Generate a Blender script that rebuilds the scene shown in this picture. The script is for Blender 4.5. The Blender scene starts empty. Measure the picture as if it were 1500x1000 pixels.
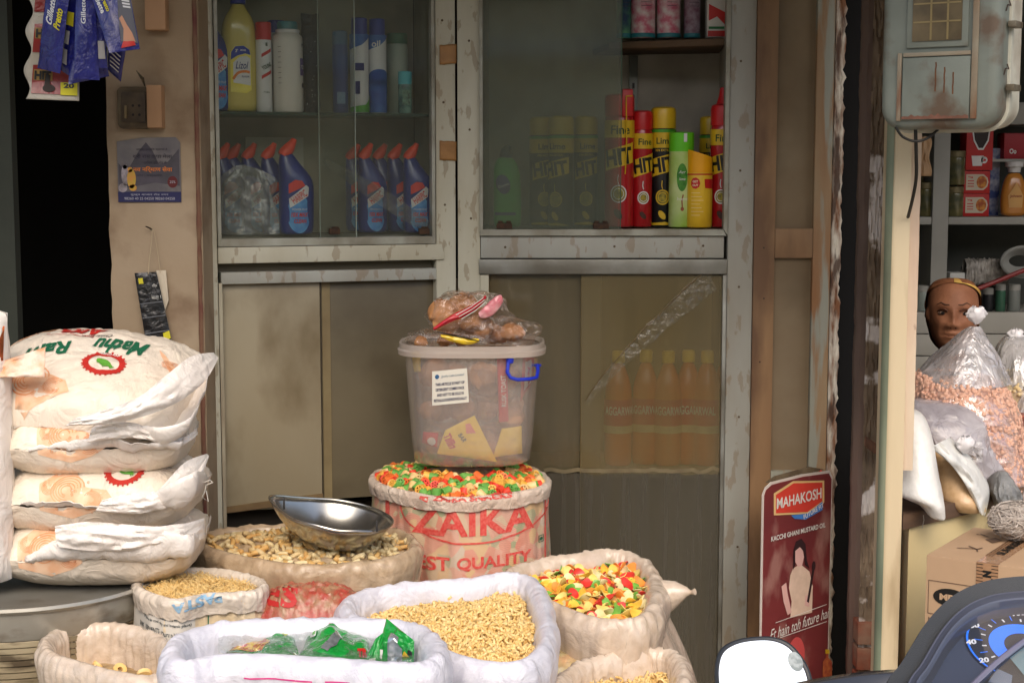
import bpy, bmesh, math, random
from mathutils import Vector, Matrix, noise, Euler
from mathutils.bvhtree import BVHTree
from mathutils.geometry import tessellate_polygon
V = Vector; PI = math.pi; R = math.radians
random.seed(7)
scene = bpy.context.scene
COL = scene.collection
# ------------------------------------------------------------------ camera
PITCH = 6.23; FPX = 2292.0; EYE = V((0, 0, 1.5))
cam = bpy.data.cameras.new('camera'); camo = bpy.data.objects.new('camera', cam); COL.objects.link(camo)
camo.location = EYE; camo.rotation_euler = (R(90 - PITCH), 0, 0)
cam.sensor_width = 36; cam.lens = 36 * FPX / 1500; cam.clip_start = .05; cam.clip_end = 500
scene.camera = camo
# ------------------------------------------------------------------ world and sun
SUN_EL, SUN_AZ = 46, 176        # azimuth from +Y clockwise: behind the camera
w = bpy.data.worlds.new('World'); scene.world = w; w.use_nodes = True
nt = w.node_tree; bg = nt.nodes['Background']
sky = nt.nodes.new('ShaderNodeTexSky'); sky.sky_type = 'NISHITA'; sky.sun_disc = False
sky.sun_elevation = R(SUN_EL); sky.sun_rotation = R(SUN_AZ); sky.dust_density = 4; sky.air_density = 1.0; sky.ozone_density = .6
nt.links.new(sky.outputs[0], bg.inputs[0]); bg.inputs[1].default_value = .15
sl = bpy.data.lights.new('sun', 'SUN'); sl.energy = .52; sl.angle = R(45); sl.color = (1, .91, .78)
so = bpy.data.objects.new('sun', sl); COL.objects.link(so)
sd = V((math.sin(R(SUN_AZ)) * math.cos(R(SUN_EL)), math.cos(R(SUN_AZ)) * math.cos(R(SUN_EL)), math.sin(R(SUN_EL))))
so.rotation_euler = sd.to_track_quat('Z', 'Y').to_euler(); so.location = (0, -4, 6)
scene.view_settings.view_transform = 'Standard'; scene.view_settings.look = 'None'
scene.view_settings.exposure = .76; scene.view_settings.gamma = 1
try:
    scene.cycles.max_bounces = 8; scene.cycles.transparent_max_bounces = 24; scene.cycles.use_denoising = True
    scene.cycles.caustics_reflective = False; scene.cycles.caustics_refractive = False
except Exception: pass
# ------------------------------------------------------------------ helpers
CP, SP = math.cos(R(PITCH)), math.sin(R(PITCH))
def ray(px, py):
    xc = (px - 750) / FPX; yc = (500 - py) / FPX
    return V((xc, CP + yc * SP, -SP + yc * CP))
def P(px, py, Y): d = ray(px, py); return EYE + d * (Y / d.y)
def Pz(px, py, z): d = ray(px, py); return EYE + d * ((z - EYE.z) / d.z)
class Pl:                                   # a plane with an origin, two axes and a normal towards the viewer
    def __init__(s, o, u, v):
        s.o = V(o); s.u = V(u).normalized(); s.v = V(v).normalized(); s.n = s.u.cross(s.v).normalized()
        s.v = s.n.cross(s.u)
    def hit(s, px, py, c=0):
        d = ray(px, py); t = ((s.o + s.n * c) - EYE).dot(s.n) / d.dot(s.n); p = EYE + d * t - s.o
        return (p.dot(s.u), p.dot(s.v))
    def w(s, a, b, c=0): return s.o + s.u * a + s.v * b + s.n * c
def lin(r, g, b):
    f = lambda x: (x / 255) / 12.92 if x / 255 <= .04045 else ((x / 255 + .055) / 1.055) ** 2.4
    return (f(r), f(g), f(b), 1)
MATS = {}
def mat(name, col, col2=None, f=.5, ns=5, rough=.6, metal=0, dirt=None, da=.5, ds=3, bump=0, bs=60, st=(1, 1, 1), spec=.4,
        alpha=1, trans=0, coat=0, fold=0, fs=10, sub=0, emit=0, dst=None, lo=.45, hi=.65):
    if name in MATS: return MATS[name]
    m = bpy.data.materials.new(name); m.use_nodes = True; t = m.node_tree; N = t.nodes; L = t.links
    b = N['Principled BSDF']
    tc = N.new('ShaderNodeTexCoord'); mp = N.new('ShaderNodeMapping'); L.new(tc.outputs['Object'], mp.inputs[0]); mp.inputs['Scale'].default_value = st
    def nz(scale, det=6, src=None, dist=0):
        n = N.new('ShaderNodeTexNoise'); n.inputs['Scale'].default_value = scale; n.inputs['Detail'].default_value = det
        n.inputs['Distortion'].default_value = dist; L.new(src or mp.outputs[0], n.inputs['Vector']); return n.outputs[0]
    def rmp(src, a, c):
        r = N.new('ShaderNodeMapRange'); r.inputs[1].default_value = a; r.inputs[2].default_value = c; L.new(src, r.inputs[0]); return r.outputs[0]
    def mix(fac, a, c):
        x = N.new('ShaderNodeMix'); x.data_type = 'RGBA'; L.new(fac, x.inputs[0])
        for i, q in ((6, a), (7, c)):
            if isinstance(q, tuple): x.inputs[i].default_value = q
            else: L.new(q, x.inputs[i])
        return x.outputs[2]
    c = col
    if col2 is None: col2 = tuple(min(1, q * .8) for q in col[:3]) + (1,)
    cur = mix(rmp(nz(ns), .5 - f * .4, .5 + f * .4), c, col2)
    if dirt is not None:
        mp2 = N.new('ShaderNodeMapping'); L.new(tc.outputs['Object'], mp2.inputs[0]); mp2.inputs['Scale'].default_value = dst or st; mp2.inputs['Location'].default_value = (3.1, 1.7, .4)
        fac = rmp(nz(ds, 8, mp2.outputs[0]), lo, hi); mm = N.new('ShaderNodeMath'); mm.operation = 'MULTIPLY'; mm.inputs[1].default_value = da; L.new(fac, mm.inputs[0])
        cur = mix(mm.outputs[0], cur, dirt)
    L.new(cur, b.inputs['Base Color'])
    b.inputs['Roughness'].default_value = rough; b.inputs['Metallic'].default_value = metal; b.inputs['Specular IOR Level'].default_value = spec
    b.inputs['Alpha'].default_value = alpha; b.inputs['Transmission Weight'].default_value = trans; b.inputs['Coat Weight'].default_value = coat
    if emit: L.new(cur, b.inputs['Emission Color']); b.inputs['Emission Strength'].default_value = emit
    last = None
    for s_, sc_, dt_ in ((fold, fs, .6), (bump, bs, 0)):
        if s_:
            bp = N.new('ShaderNodeBump'); bp.inputs['Strength'].default_value = min(1, s_); bp.inputs['Distance'].default_value = .012 if dt_ else .002
            L.new(nz(sc_, 7 if dt_ else 3, None, dt_ * 2.8), bp.inputs['Height'])
            if last: L.new(last, bp.inputs['Normal'])
            last = bp.outputs[0]
    if last: L.new(last, b.inputs['Normal'])
    MATS[name] = m; return m
def glass(name, dust=.15, dcol=(.4, .38, .33, 1), gloss=.07, rough=.06, tint=(.93, .95, .93, 1), st=(1, 1, 1), ns=4, lo=.3, hi=.7, mn=.35, crease=0, cs=14):
    if name in MATS: return MATS[name]
    m = bpy.data.materials.new(name); m.use_nodes = True; t = m.node_tree; N = t.nodes; L = t.links; N.remove(N['Principled BSDF'])
    out = N['Material Output']; tc = N.new('ShaderNodeTexCoord'); mp = N.new('ShaderNodeMapping'); L.new(tc.outputs['Object'], mp.inputs[0]); mp.inputs['Scale'].default_value = st
    tr = N.new('ShaderNodeBsdfTransparent'); tr.inputs[0].default_value = tint
    df = N.new('ShaderNodeBsdfDiffuse'); df.inputs[0].default_value = dcol
    gl = N.new('ShaderNodeBsdfGlossy'); gl.inputs['Roughness'].default_value = rough; gl.inputs[0].default_value = (.9, .9, .9, 1)
    n = N.new('ShaderNodeTexNoise'); n.inputs['Scale'].default_value = ns; n.inputs['Detail'].default_value = 7; L.new(mp.outputs[0], n.inputs['Vector'])
    r = N.new('ShaderNodeMapRange'); r.inputs[1].default_value = lo; r.inputs[2].default_value = hi; r.inputs[3].default_value = dust * mn; r.inputs[4].default_value = min(1, dust * 1.25); L.new(n.outputs[0], r.inputs[0])
    a = N.new('ShaderNodeMixShader'); L.new(r.outputs[0], a.inputs[0]); L.new(tr.outputs[0], a.inputs[1]); L.new(df.outputs[0], a.inputs[2])
    lw = N.new('ShaderNodeLayerWeight'); lw.inputs[0].default_value = .3
    r2 = N.new('ShaderNodeMapRange'); r2.inputs[3].default_value = gloss; r2.inputs[4].default_value = min(1, gloss + .5); L.new(lw.outputs['Facing'], r2.inputs[0])
    c = N.new('ShaderNodeMixShader'); L.new(r2.outputs[0], c.inputs[0]); L.new(a.outputs[0], c.inputs[1]); L.new(gl.outputs[0], c.inputs[2]); L.new(c.outputs[0], out.inputs[0])
    if crease:
        n2 = N.new('ShaderNodeTexNoise'); n2.inputs['Scale'].default_value = cs; n2.inputs['Detail'].default_value = 5; n2.inputs['Distortion'].default_value = 1.6; L.new(mp.outputs[0], n2.inputs['Vector'])
        bp = N.new('ShaderNodeBump'); bp.inputs['Strength'].default_value = crease; bp.inputs['Distance'].default_value = .02; L.new(n2.outputs[0], bp.inputs['Height'])
        for q in (gl, df, lw): L.new(bp.outputs[0], q.inputs['Normal'])
    MATS[name] = m; return m
ORG = {}
def org(o): return ORG.get(o.name, V((0, 0, 0))) if o else V((0, 0, 0))
def tag(o, label=None, cat=None, group=None, kind=None):
    if label: o['label'] = label
    if cat: o['category'] = cat
    if group: o['group'] = group
    if kind: o['kind'] = kind
    return o
def thing(name, label, cat, loc=(0, 0, 0), group=None):
    o = bpy.data.objects.new(name, None); COL.objects.link(o); o.location = loc; o.empty_display_size = .05; ORG[o.name] = V(loc)
    return tag(o, label, cat, group)
class MB:
    def __init__(s): s.v = []; s.f = []; s.sm = True
    def add(s, vs, fs):
        k = len(s.v); s.v += [V(p) for p in vs]; s.f += [tuple(i + k for i in f) for f in fs]; return s
    def box8(s, p): return s.add(p, [(0, 1, 2, 3), (7, 6, 5, 4), (0, 4, 5, 1), (1, 5, 6, 2), (2, 6, 7, 3), (3, 7, 4, 0)])
    def box(s, a, b):
        x0, y0, z0 = a; x1, y1, z1 = b
        return s.box8([(x0, y0, z0), (x1, y0, z0), (x1, y0, z1), (x0, y0, z1), (x0, y1, z0), (x1, y1, z0), (x1, y1, z1), (x0, y1, z1)])
    def pbox(s, pl, a0, b0, a1, b1, c0, c1):          # box on a plane, c1 towards the viewer
        w = pl.w; return s.box8([w(a0, b0, c1), w(a1, b0, c1), w(a1, b1, c1), w(a0, b1, c1), w(a0, b0, c0), w(a1, b0, c0), w(a1, b1, c0), w(a0, b1, c0)])
    def prism(s, pts, mp, c0, c1):                    # 2D outline, mp(x, y, c) -> world
        n = len(pts); s.add([mp(x, y, c1) for x, y in pts] + [mp(x, y, c0) for x, y in pts],
            [tuple(range(n)), tuple(range(2 * n - 1, n - 1, -1))] + [(i, i + n, (i + 1) % n + n, (i + 1) % n) for i in range(n)]); return s
    def grid(s, fn, nu, nv, cu=False, cv=False):
        NU = nu if cu else nu + 1; NV = nv if cv else nv + 1
        vs = [fn(i / nu, j / nv) for i in range(NU) for j in range(NV)]
        s.add(vs, [((i % NU) * NV + j % NV, ((i + 1) % NU) * NV + j % NV, ((i + 1) % NU) * NV + (j + 1) % NV, (i % NU) * NV + (j + 1) % NV) for i in range(nu) for j in range(nv)]); return s
    def loft(s, rings, cap=True):                     # rings: lists of points of one length
        n = len(rings[0]); m = len(rings); vs = [p for r in rings for p in r]
        fs = [(i * n + j, i * n + (j + 1) % n, (i + 1) * n + (j + 1) % n, (i + 1) * n + j) for i in range(m - 1) for j in range(n)]
        if cap: fs += [tuple(range(n - 1, -1, -1)), tuple((m - 1) * n + j for j in range(n))]
        return s.add(vs, fs)
    def lathe(s, prof, c=(0, 0, 0), n=24, sx=1, sy=1, cap=True):
        c = V(c); return s.loft([[c + V((r * sx * math.cos(2 * PI * j / n), r * sy * math.sin(2 * PI * j / n), z)) for j in range(n)] for r, z in prof], cap)
    def tube(s, pts, r, n=8, cap=True):
        pts = [V(p) for p in pts]; rings = []; up = V((0, 0, 1))
        for i, p in enumerate(pts):
            d = (pts[min(i + 1, len(pts) - 1)] - pts[max(i - 1, 0)]).normalized()
            if abs(d.dot(up)) > .95: up = V((1, 0, 0)) if abs(d.x) < .9 else V((0, 1, 0))
            a = d.cross(up).normalized(); b = a.cross(d); up = b
            rr = r[i] if isinstance(r, (list, tuple)) else r
            rings.append([p + (a * math.cos(2 * PI * j / n) + b * math.sin(2 * PI * j / n)) * rr for j in range(n)])
        return s.loft(rings, cap)
    def xf(s, M): s.v = [M @ p for p in s.v]; return s
    def bvh(s): return BVHTree.FromPolygons([tuple(p) for p in s.v], s.f)
    def build(s, name, m, parent=None, smooth=True, bevel=0, sub=0, solid=0, off=0, ang=40):
        me = bpy.data.meshes.new(name); o_ = org(parent); me.from_pydata([tuple(p - o_) for p in s.v], [], s.f)
        bm = bmesh.new(); bm.from_mesh(me); bmesh.ops.recalc_face_normals(bm, faces=bm.faces)
        if bevel: bmesh.ops.bevel(bm, geom=list(bm.edges), offset=bevel, segments=2, affect='EDGES', profile=.6)
        bm.to_mesh(me); bm.free()
        if smooth:
            me.polygons.foreach_set('use_smooth', [True] * len(me.polygons))
            try: me.set_sharp_from_angle(angle=R(ang))
            except Exception: pass
        me.materials.append(m); o = bpy.data.objects.new(name, me); COL.objects.link(o)
        if parent: o.parent = parent; ORG[o.name] = o_
        if solid: x = o.modifiers.new('solid', 'SOLIDIFY'); x.thickness = solid; x.offset = off
        if sub: x = o.modifiers.new('sub', 'SUBSURF'); x.levels = x.render_levels = sub
        return o
TXT = {}
def text2d(s, bold=0, shear=0, sp=1):
    k = (s, bold, shear, sp)
    if k in TXT: return TXT[k]
    cu = bpy.data.curves.new('t', 'FONT'); cu.body = s; cu.size = 1; cu.offset = bold; cu.shear = shear; cu.space_character = sp; cu.resolution_u = 3; cu.fill_mode = 'FRONT'
    ob = bpy.data.objects.new('t', cu); me = ob.to_mesh()
    vs = [(v.co.x, v.co.y) for v in me.vertices]; fs = [tuple(p.vertices) for p in me.polygons]
    ob.to_mesh_clear(); bpy.data.objects.remove(ob); bpy.data.curves.remove(cu)
    if vs:
        x0 = min(v[0] for v in vs); x1 = max(v[0] for v in vs); y0 = min(v[1] for v in vs); y1 = max(v[1] for v in vs)
        vs = [((x - (x0 + x1) / 2), (y - (y0 + y1) / 2)) for x, y in vs]; TXT[k] = (vs, fs, x1 - x0, y1 - y0)
    else: TXT[k] = ([], [], 1, 1)
    return TXT[k]
class Dec:                                  # flat marks laid on a surface through a mapper
    def __init__(s): s.v = []; s.f = []
    def add(s, vs, fs): k = len(s.v); s.v += list(vs); s.f += [tuple(i + k for i in f) for f in fs]; return s
    def poly(s, pts): tri = tessellate_polygon([[V((x, y, 0)) for x, y in pts]]); return s.add(pts, tri)
    def rect(s, x0, y0, x1, y1): return s.add([(x0, y0), (x1, y0), (x1, y1), (x0, y1)], [(0, 1, 2, 3)])
    def ell(s, x, y, a, b, n=28, rot=0): return s.poly([(x + a * math.cos(t) * math.cos(rot) - b * math.sin(t) * math.sin(rot), y + a * math.cos(t) * math.sin(rot) + b * math.sin(t) * math.cos(rot)) for t in [2 * PI * i / n for i in range(n)]])
    def ring(s, x, y, a, b, w, n=40, t0=0, t1=2 * PI):
        ps = [t0 + (t1 - t0) * i / n for i in range(n + 1)]
        vs = [(x + a * math.cos(t), y + b * math.sin(t)) for t in ps] + [(x + (a - w) * math.cos(t), y + (b - w) * math.sin(t)) for t in ps]
        return s.add(vs, [(i, i + 1, n + 2 + i, n + 1 + i) for i in range(n)])
    def stroke(s, pts, w):
        n = len(pts); A = []; B = []
        for i, (x, y) in enumerate(pts):
            x0, y0 = pts[max(i - 1, 0)]; x1, y1 = pts[min(i + 1, n - 1)]; d = math.hypot(x1 - x0, y1 - y0) or 1; nx, ny = -(y1 - y0) / d * w / 2, (x1 - x0) / d * w / 2
            A.append((x + nx, y + ny)); B.append((x - nx, y - ny))
        return s.add(A + B, [(n + i, n + i + 1, i + 1, i) for i in range(n - 1)])
    def text(s, t, x, y, w=None, h=None, bold=0, shear=0, rot=0, sp=1):
        vs, fs, tw, th = text2d(t, bold, shear, sp)
        sx = (w / tw) if w else h / th; sy = (h / th) if h else sx
        c, q = math.cos(rot), math.sin(rot)
        return s.add([(x + a * sx * c - b * sy * q, y + a * sx * q + b * sy * c) for a, b in vs], fs)
    def build(s, name, m, mp, parent=None, edge=0):
        bm = bmesh.new(); vv = [bm.verts.new((x, y, 0)) for x, y in s.v]
        for f in s.f:
            try: bm.faces.new([vv[i] for i in f])
            except ValueError: pass
        if edge and s.v:
            for ax in (0, 1):
                lo = min(p[ax] for p in s.v); hi = max(p[ax] for p in s.v); n = int((hi - lo) / edge)
                for i in range(1, min(n, 60) + 1):
                    co = [0, 0, 0]; no = [0, 0, 0]; co[ax] = lo + (hi - lo) * i / (min(n, 60) + 1); no[ax] = 1
                    bmesh.ops.bisect_plane(bm, geom=bm.verts[:] + bm.edges[:] + bm.faces[:], plane_co=co, plane_no=no, dist=1e-6)
        o_ = org(parent)
        for v in bm.verts: v.co = V(mp(v.co.x, v.co.y)) - o_
        me = bpy.data.meshes.new(name); bm.to_mesh(me); bm.free(); me.materials.append(m)
        if edge: me.polygons.foreach_set('use_smooth', [True] * len(me.polygons))
        o = bpy.data.objects.new(name, me); COL.objects.link(o)
        if parent: o.parent = parent; ORG[o.name] = o_
        return o
def on(pl, c=.0015): return lambda x, y: pl.w(x, y, c)
def cylmap(cx, cy, z0, r, off=.0008, a0=0, ry=None): 
    ry = ry or r
    return lambda x, y: V((cx + (r + off) * math.sin(x / r + a0), cy - (ry + off) * math.cos(x / r + a0), z0 + y))
def projmap(bv, o, u, v, d, off=.0015, far=2.0):      # project flat marks along d on a surface
    o = V(o); u = V(u).normalized(); v = V(v).normalized(); d = V(d).normalized()
    def mp(x, y):
        p = o + u * x + v * y; h = bv.ray_cast(p - d * .6, d, far)
        if h[0] is None: h = bv.find_nearest(p); 
        n = h[1] if h[1].dot(d) < 0 else -h[1]
        return h[0] + n * off
    return mp
def cr(pts, n=8, closed=True):              # Catmull-Rom through points of any dimension
    m = len(pts); out = []
    for i in range(m if closed else m - 1):
        g = (lambda k: pts[k % m]) if closed else (lambda k: pts[min(max(k, 0), m - 1)])
        p0, p1, p2, p3 = g(i - 1), g(i), g(i + 1), g(i + 2)
        for j in range(n):
            t = j / n
            out.append(tuple(.5 * (2 * b + (c - a) * t + (2 * a - 5 * b + 4 * c - d) * t * t + (3 * b - a - 3 * c + d) * t ** 3) for a, b, c, d in zip(p0, p1, p2, p3)))
    if not closed: out.append(tuple(pts[-1]))
    return out
def nz(x, y, z=0.0): return noise.noise(V((x, y, z)))
def copy_tree(o, loc=None, label=None, group=None, parent=None, rotz=None, scale=None):
    c = o.copy(); COL.objects.link(c); c.parent = parent
    if loc is not None: c.location = loc
    if rotz is not None: c.rotation_euler = (0, 0, rotz)
    if scale is not None: c.scale = scale
    if label: c['label'] = label
    if group: c['group'] = group
    for ch in list(KIDS.get(o.name, [])): copy_tree(ch, parent=c)
    return c
KIDS = {}
def kids_scan(o):
    ks = list(o.children); KIDS[o.name] = ks
    for k in ks: kids_scan(k)
# ------------------------------------------------------------------ shared materials
WOODP = mat('painted_wood_grey', lin(196, 196, 180), lin(172, 166, 144), ns=7, rough=.5, dirt=lin(128, 108, 80), da=.5, ds=46, st=(1, 1, .35), lo=.575, hi=.61, dst=(1, 1, .4), bump=.25, bs=120)
WOODG = mat('painted_wood_bluegrey', lin(170, 174, 168), lin(144, 140, 128), ns=5, rough=.48, dirt=lin(128, 108, 82), da=.5, ds=42, st=(1, 1, .3), lo=.58, hi=.62, dst=(1, 1, .35), bump=.2, bs=100)
ALU = mat('dull_aluminium', lin(158, 160, 154), lin(120, 118, 108), ns=9, rough=.42, metal=.35, dirt=lin(84, 76, 60), da=.5, ds=7, bump=.15, bs=90)
BLACK = mat('black_plastic', lin(32, 33, 36), rough=.45, bump=.2, bs=300)
WHITE = mat('white_print', lin(225, 224, 218), rough=.5)
RED = mat('red_print', lin(196, 40, 34), rough=.4)
# ================================================================== SETTING
g = MB(); g.grid(lambda a, b: V(((a - .5) * 160, -60 + b * 140, nz(a * 900, b * 900) * .004)), 40, 40)
go = g.build('ground', mat('street', lin(168, 158, 142), lin(146, 138, 124), ns=3, rough=.9, dirt=lin(70, 62, 52), ds=.8, bump=.5, bs=60)); tag(go, kind='structure')
OB = thing('opposite_building', 'plain cream building across the street, seen only in the scooter mirror', 'building', (0, -15, 0))
m = MB(); m.box((-22, -19, 0), (22, -15, 6.6)); m.build('facade', mat('cream_facade', lin(232, 214, 176), lin(214, 194, 156), ns=.6, rough=.85), OB, smooth=False)
m = MB(); m.box((-22, -14.99, 3.1), (22, -14.6, 3.3)); m.build('ledge', mat('ledge_white', lin(226, 222, 210), rough=.8), OB, smooth=False)
for k in range(-4, 5):
    m = MB(); m.box((k * 4.4 - .7, -14.99, 3.9), (k * 4.4 + .7, -14.94, 5.4)); m.build('window', mat('window_dark', lin(70, 64, 58), rough=.3), OB, smooth=False)
# ------------------------------------------------------------------ main shop building
B1 = thing('shop_building', 'old plastered shop building with stained pier beside the dark doorway', 'building', (-1.0, 3.7, 0))
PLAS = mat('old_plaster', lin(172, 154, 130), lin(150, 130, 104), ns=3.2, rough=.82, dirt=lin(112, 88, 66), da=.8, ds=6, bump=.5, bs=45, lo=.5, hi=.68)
PLASD = mat('dark_green_plaster', lin(52, 56, 48), lin(38, 42, 36), ns=4, rough=.9, bump=.5, bs=40)  # dark greenish plaster tone
DARK = mat('shaded_interior', lin(44, 42, 40), rough=.95)  # darkness of the unlit room put into the wall colour
YW = 3.50
def X(px, py, Y): return P(px, py, Y).x
xa, xb = X(160, 300, YW), X(283, 300, YW) + .02
def wall_grid(x0, x1, z0, z1, Y, dep, seed, edgeamp=.004):
    m = MB(); nu, nv = 14, 90
    def fr(a, b):
        z = z0 + (z1 - z0) * b; x = x0 + (x1 - x0) * a; e = edgeamp * nz(z * 18, seed) + edgeamp * nz(z * 60, seed + 3)
        if a == 0: x += e
        return V((x, Y + .0035 * nz(x * 9, z * 9, seed) , z))
    m.grid(fr, nu, nv)
    m.grid(lambda a, b: V((x0 + edgeamp * nz((z0 + (z1 - z0) * b) * 18, seed) + edgeamp * nz((z0 + (z1 - z0) * b) * 60, seed + 3), Y + dep * a, z0 + (z1 - z0) * b)), 3, nv)
    m.grid(lambda a, b: V((x1, Y + dep * a, z0 + (z1 - z0) * b)), 3, 20)
    m.grid(lambda a, b: V((x0 + (x1 - x0) * a, Y + dep, z0 + (z1 - z0) * b)), 3, 20)
    return m
wall_grid(xa, xb, 0, 2.42, YW, .16, 1).build('pier', PLAS, B1)
# reddish paint line down the pier's right edge
mr = MB(); mr.grid(lambda a, b: V((xb - .002 - .010 * a + .002 * nz(b * 60, a), YW - .006 - .003 * math.sin(a * PI), 2.4 * b)), 3, 160)
mr.build('paint_edge', mat('oxide_paint', lin(100, 52, 46), lin(120, 96, 70), ns=20, rough=.7, bump=.4), B1)
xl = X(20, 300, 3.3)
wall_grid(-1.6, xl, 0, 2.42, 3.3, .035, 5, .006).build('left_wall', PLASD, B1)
# room behind the doorway
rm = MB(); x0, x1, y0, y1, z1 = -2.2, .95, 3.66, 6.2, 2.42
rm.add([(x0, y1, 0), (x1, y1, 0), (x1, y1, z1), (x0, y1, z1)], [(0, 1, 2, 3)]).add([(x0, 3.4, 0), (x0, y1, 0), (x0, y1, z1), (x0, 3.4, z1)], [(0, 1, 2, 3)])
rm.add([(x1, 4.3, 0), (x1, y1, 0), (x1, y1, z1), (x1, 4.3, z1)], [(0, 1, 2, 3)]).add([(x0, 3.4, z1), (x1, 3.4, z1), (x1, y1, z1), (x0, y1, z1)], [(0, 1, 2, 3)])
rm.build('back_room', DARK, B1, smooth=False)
fac = MB(); fac.box((-1.6, 3.32, 2.43), (.78, 3.9, 4.6)); fac.build('upper_wall', PLAS, B1, smooth=False)
aw = MB(); aw.box((-1.9, 2.35, 2.36), (1.02, 3.75, 2.40)); aw.build('awning', mat('tin_awning', lin(120, 112, 100), lin(90, 76, 62), ns=5, rough=.7, metal=.2), B1, smooth=False)
# ------------------------------------------------------------------ left display cabinet
A_ = P(287, 345, 3.60); B_ = P(670, 345, 3.80)
PL = Pl((A_.x, A_.y, 0), (B_.x - A_.x, B_.y - A_.y, 0), (0, 0, 1))
LW = (V((B_.x, B_.y)) - V((A_.x, A_.y))).length
def h(pl, px, py): return pl.hit(px, py)
CL = thing('display_cabinet', 'grey painted display cabinet set at an angle, blue bottles behind its sliding glass', 'cabinet', (A_.x, A_.y, 0))
u1 = h(PL, 318, 345)[0]; u2 = h(PL, 637, 345)[0]; zb1 = h(PL, 400, 360)[1]; zb0 = h(PL, 400, 386)[1]; ZT = 2.36
m = MB(); m.pbox(PL, 0, 0, u1, ZT, -.05, 0); m.build('left_post', WOODP, CL, bevel=.003)
m = MB(); m.pbox(PL, u2 + .004, 0, LW - .003, ZT, -.05, -.002); m.build('right_post', WOODP, CL, bevel=.003)
m = MB(); m.pbox(PL, u1 + .001, zb0 + .002, u2 + .022, zb1 - .001, -.045, .004); m.build('sill_rail', WOODP, CL, bevel=.002)
zl1 = h(PL, 400, 398)[1]; zl0 = h(PL, 400, 415)[1]
m = MB(); m.pbox(PL, u1 + .008, zl0, u2 + .024, zl1, -.05, -.004); m.build('lower_rail', WOODG, CL, bevel=.0015)
m = MB(); m.pbox(PL, u1, zb0 - .02, u2, zb0 + .001, -.06, -.03); m.build('rail_backing', mat('dark_gap', lin(96, 90, 76), rough=.9), CL, smooth=False)
# inner glazing trim
zi = h(PL, 400, 349)[1]
m = MB(); m.prism([(u1 + .001, zb1), (u2, zb1), (u2 - .009, zi), (u1 + .009, zi)], PL.w, -.02, .008)
m.prism([(u1 + .001, zb1 + .001), (u1 + .009, zi + .001), (u1 + .009, ZT), (u1 + .001, ZT)], PL.w, -.02, .008)
m.prism([(u2, zb1 + .001), (u2 - .008, zi + .001), (u2 - .008, ZT), (u2, ZT)], PL.w, -.02, .006)
m.build('glazing_trim', mat('trim_grey', lin(168, 170, 160), lin(140, 138, 122), ns=15, rough=.45, dirt=lin(90, 78, 56), ds=12, da=.5), CL, smooth=False)
# carcass
CARC = mat('cabinet_lining', lin(182, 176, 156), lin(160, 152, 130), ns=3, rough=.75, dirt=lin(88, 78, 62), ds=4, da=.5)
zs = zi + .004; zsh = h(PL, 450, 168)[1]
m = MB(); m.pbox(PL, u1 - .02, zs - .02, u2 + .02, zs - .004, -.26, -.021); m.pbox(PL, u1 - .02, zs - .003, u2 + .02, ZT, -.275, -.262)
m.pbox(PL, u1 - .035, zs, u1 - .021, ZT, -.26, -.052); m.pbox(PL, u2 + .021, zs, u2 + .035, ZT, -.26, -.055)
m.build('lining', CARC, CL, smooth=False)
m = MB(); m.pbox(PL, h(PL, 385, 200)[0], zs + .001, h(PL, 475, 200)[0], zs + .235, -.258, -.254); m.build('back_card', mat('pale_card', lin(196, 190, 172), rough=.8), CL, smooth=False)
GSH = glass('shelf_glass', .15, lin(70, 96, 84), .1, tint=(.75, .9, .82, 1))
m = MB(); m.pbox(PL, u1 - .015, zsh, u2 + .015, zsh + .006, -.25, -.03); m.build('glass_shelf', GSH, CL, smooth=False)
m = MB(); m.pbox(PL, u1 - .015, zsh - .001, u2 + .015, zsh + .005, -.0295, -.027); m.build('shelf_edge', mat('glass_edge_green', lin(40, 62, 50), rough=.2), CL, smooth=False)
zsh2 = zsh + .33
m = MB(); m.pbox(PL, u1 - .015, zsh2, u2 + .015, zsh2 + .006, -.25, -.03); m.build('glass_shelf', GSH, CL, smooth=False)
GL1 = glass('dusty_pane', .07, lin(150, 146, 130), .02, ns=5, st=(1, 1, .5))
um = h(PL, 520, 200)[0]; um2 = h(PL, 470, 200)[0]
m = MB(); m.pbox(PL, u1 + .009, zi, um, ZT, -.006, -.002); m.build('glass_pane', GL1, CL, smooth=False)
m = MB(); m.pbox(PL, um2, zi, u2 - .009, ZT, -.016, -.012); m.build('glass_pane', GL1, CL, smooth=False)
EDG = mat('pane_edge', lin(150, 160, 148), rough=.25)
m = MB(); m.pbox(PL, um + .0005, zi, um + .0025, ZT, -.006, -.0015); m.pbox(PL, um2 - .0025, zi, um2 - .0005, ZT, -.016, -.012); m.build('pane_edge', EDG, CL, smooth=False)
# pane catches
for px in (489, 620):
    a, b = h(PL, px, 338); m = MB(); m.pbox(PL, a - .013, b - .008, a + .013, b + .006, .0, .012); m.pbox(PL, a - .006, b + .006, a + .011, b + .010, .0, .008)
    o = m.build('pane_catch', mat('rusty_catch', lin(74, 52, 34), lin(40, 28, 22), ns=90, rough=.8, bump=.4), CL, bevel=.002)
# packing tape
TAPE = mat('brown_tape', lin(166, 122, 70), lin(130, 92, 52), ns=30, rough=.35)
for (px, py, t) in ((656, 80, .1), (656, 221, -.05)):
    a, b = h(PL, px, py); m = MB(); m.grid(lambda i, j: PL.w(a + (i - .5) * .042, b + (j - .5) * .046 + t * (i - .5) * .04 + .003 * nz(i * 5, px), .0015 + .0016 * abs(nz(i * 4, j * 4, px))), 8, 8); m.build('tape', TAPE, CL, solid=.0004)
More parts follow.
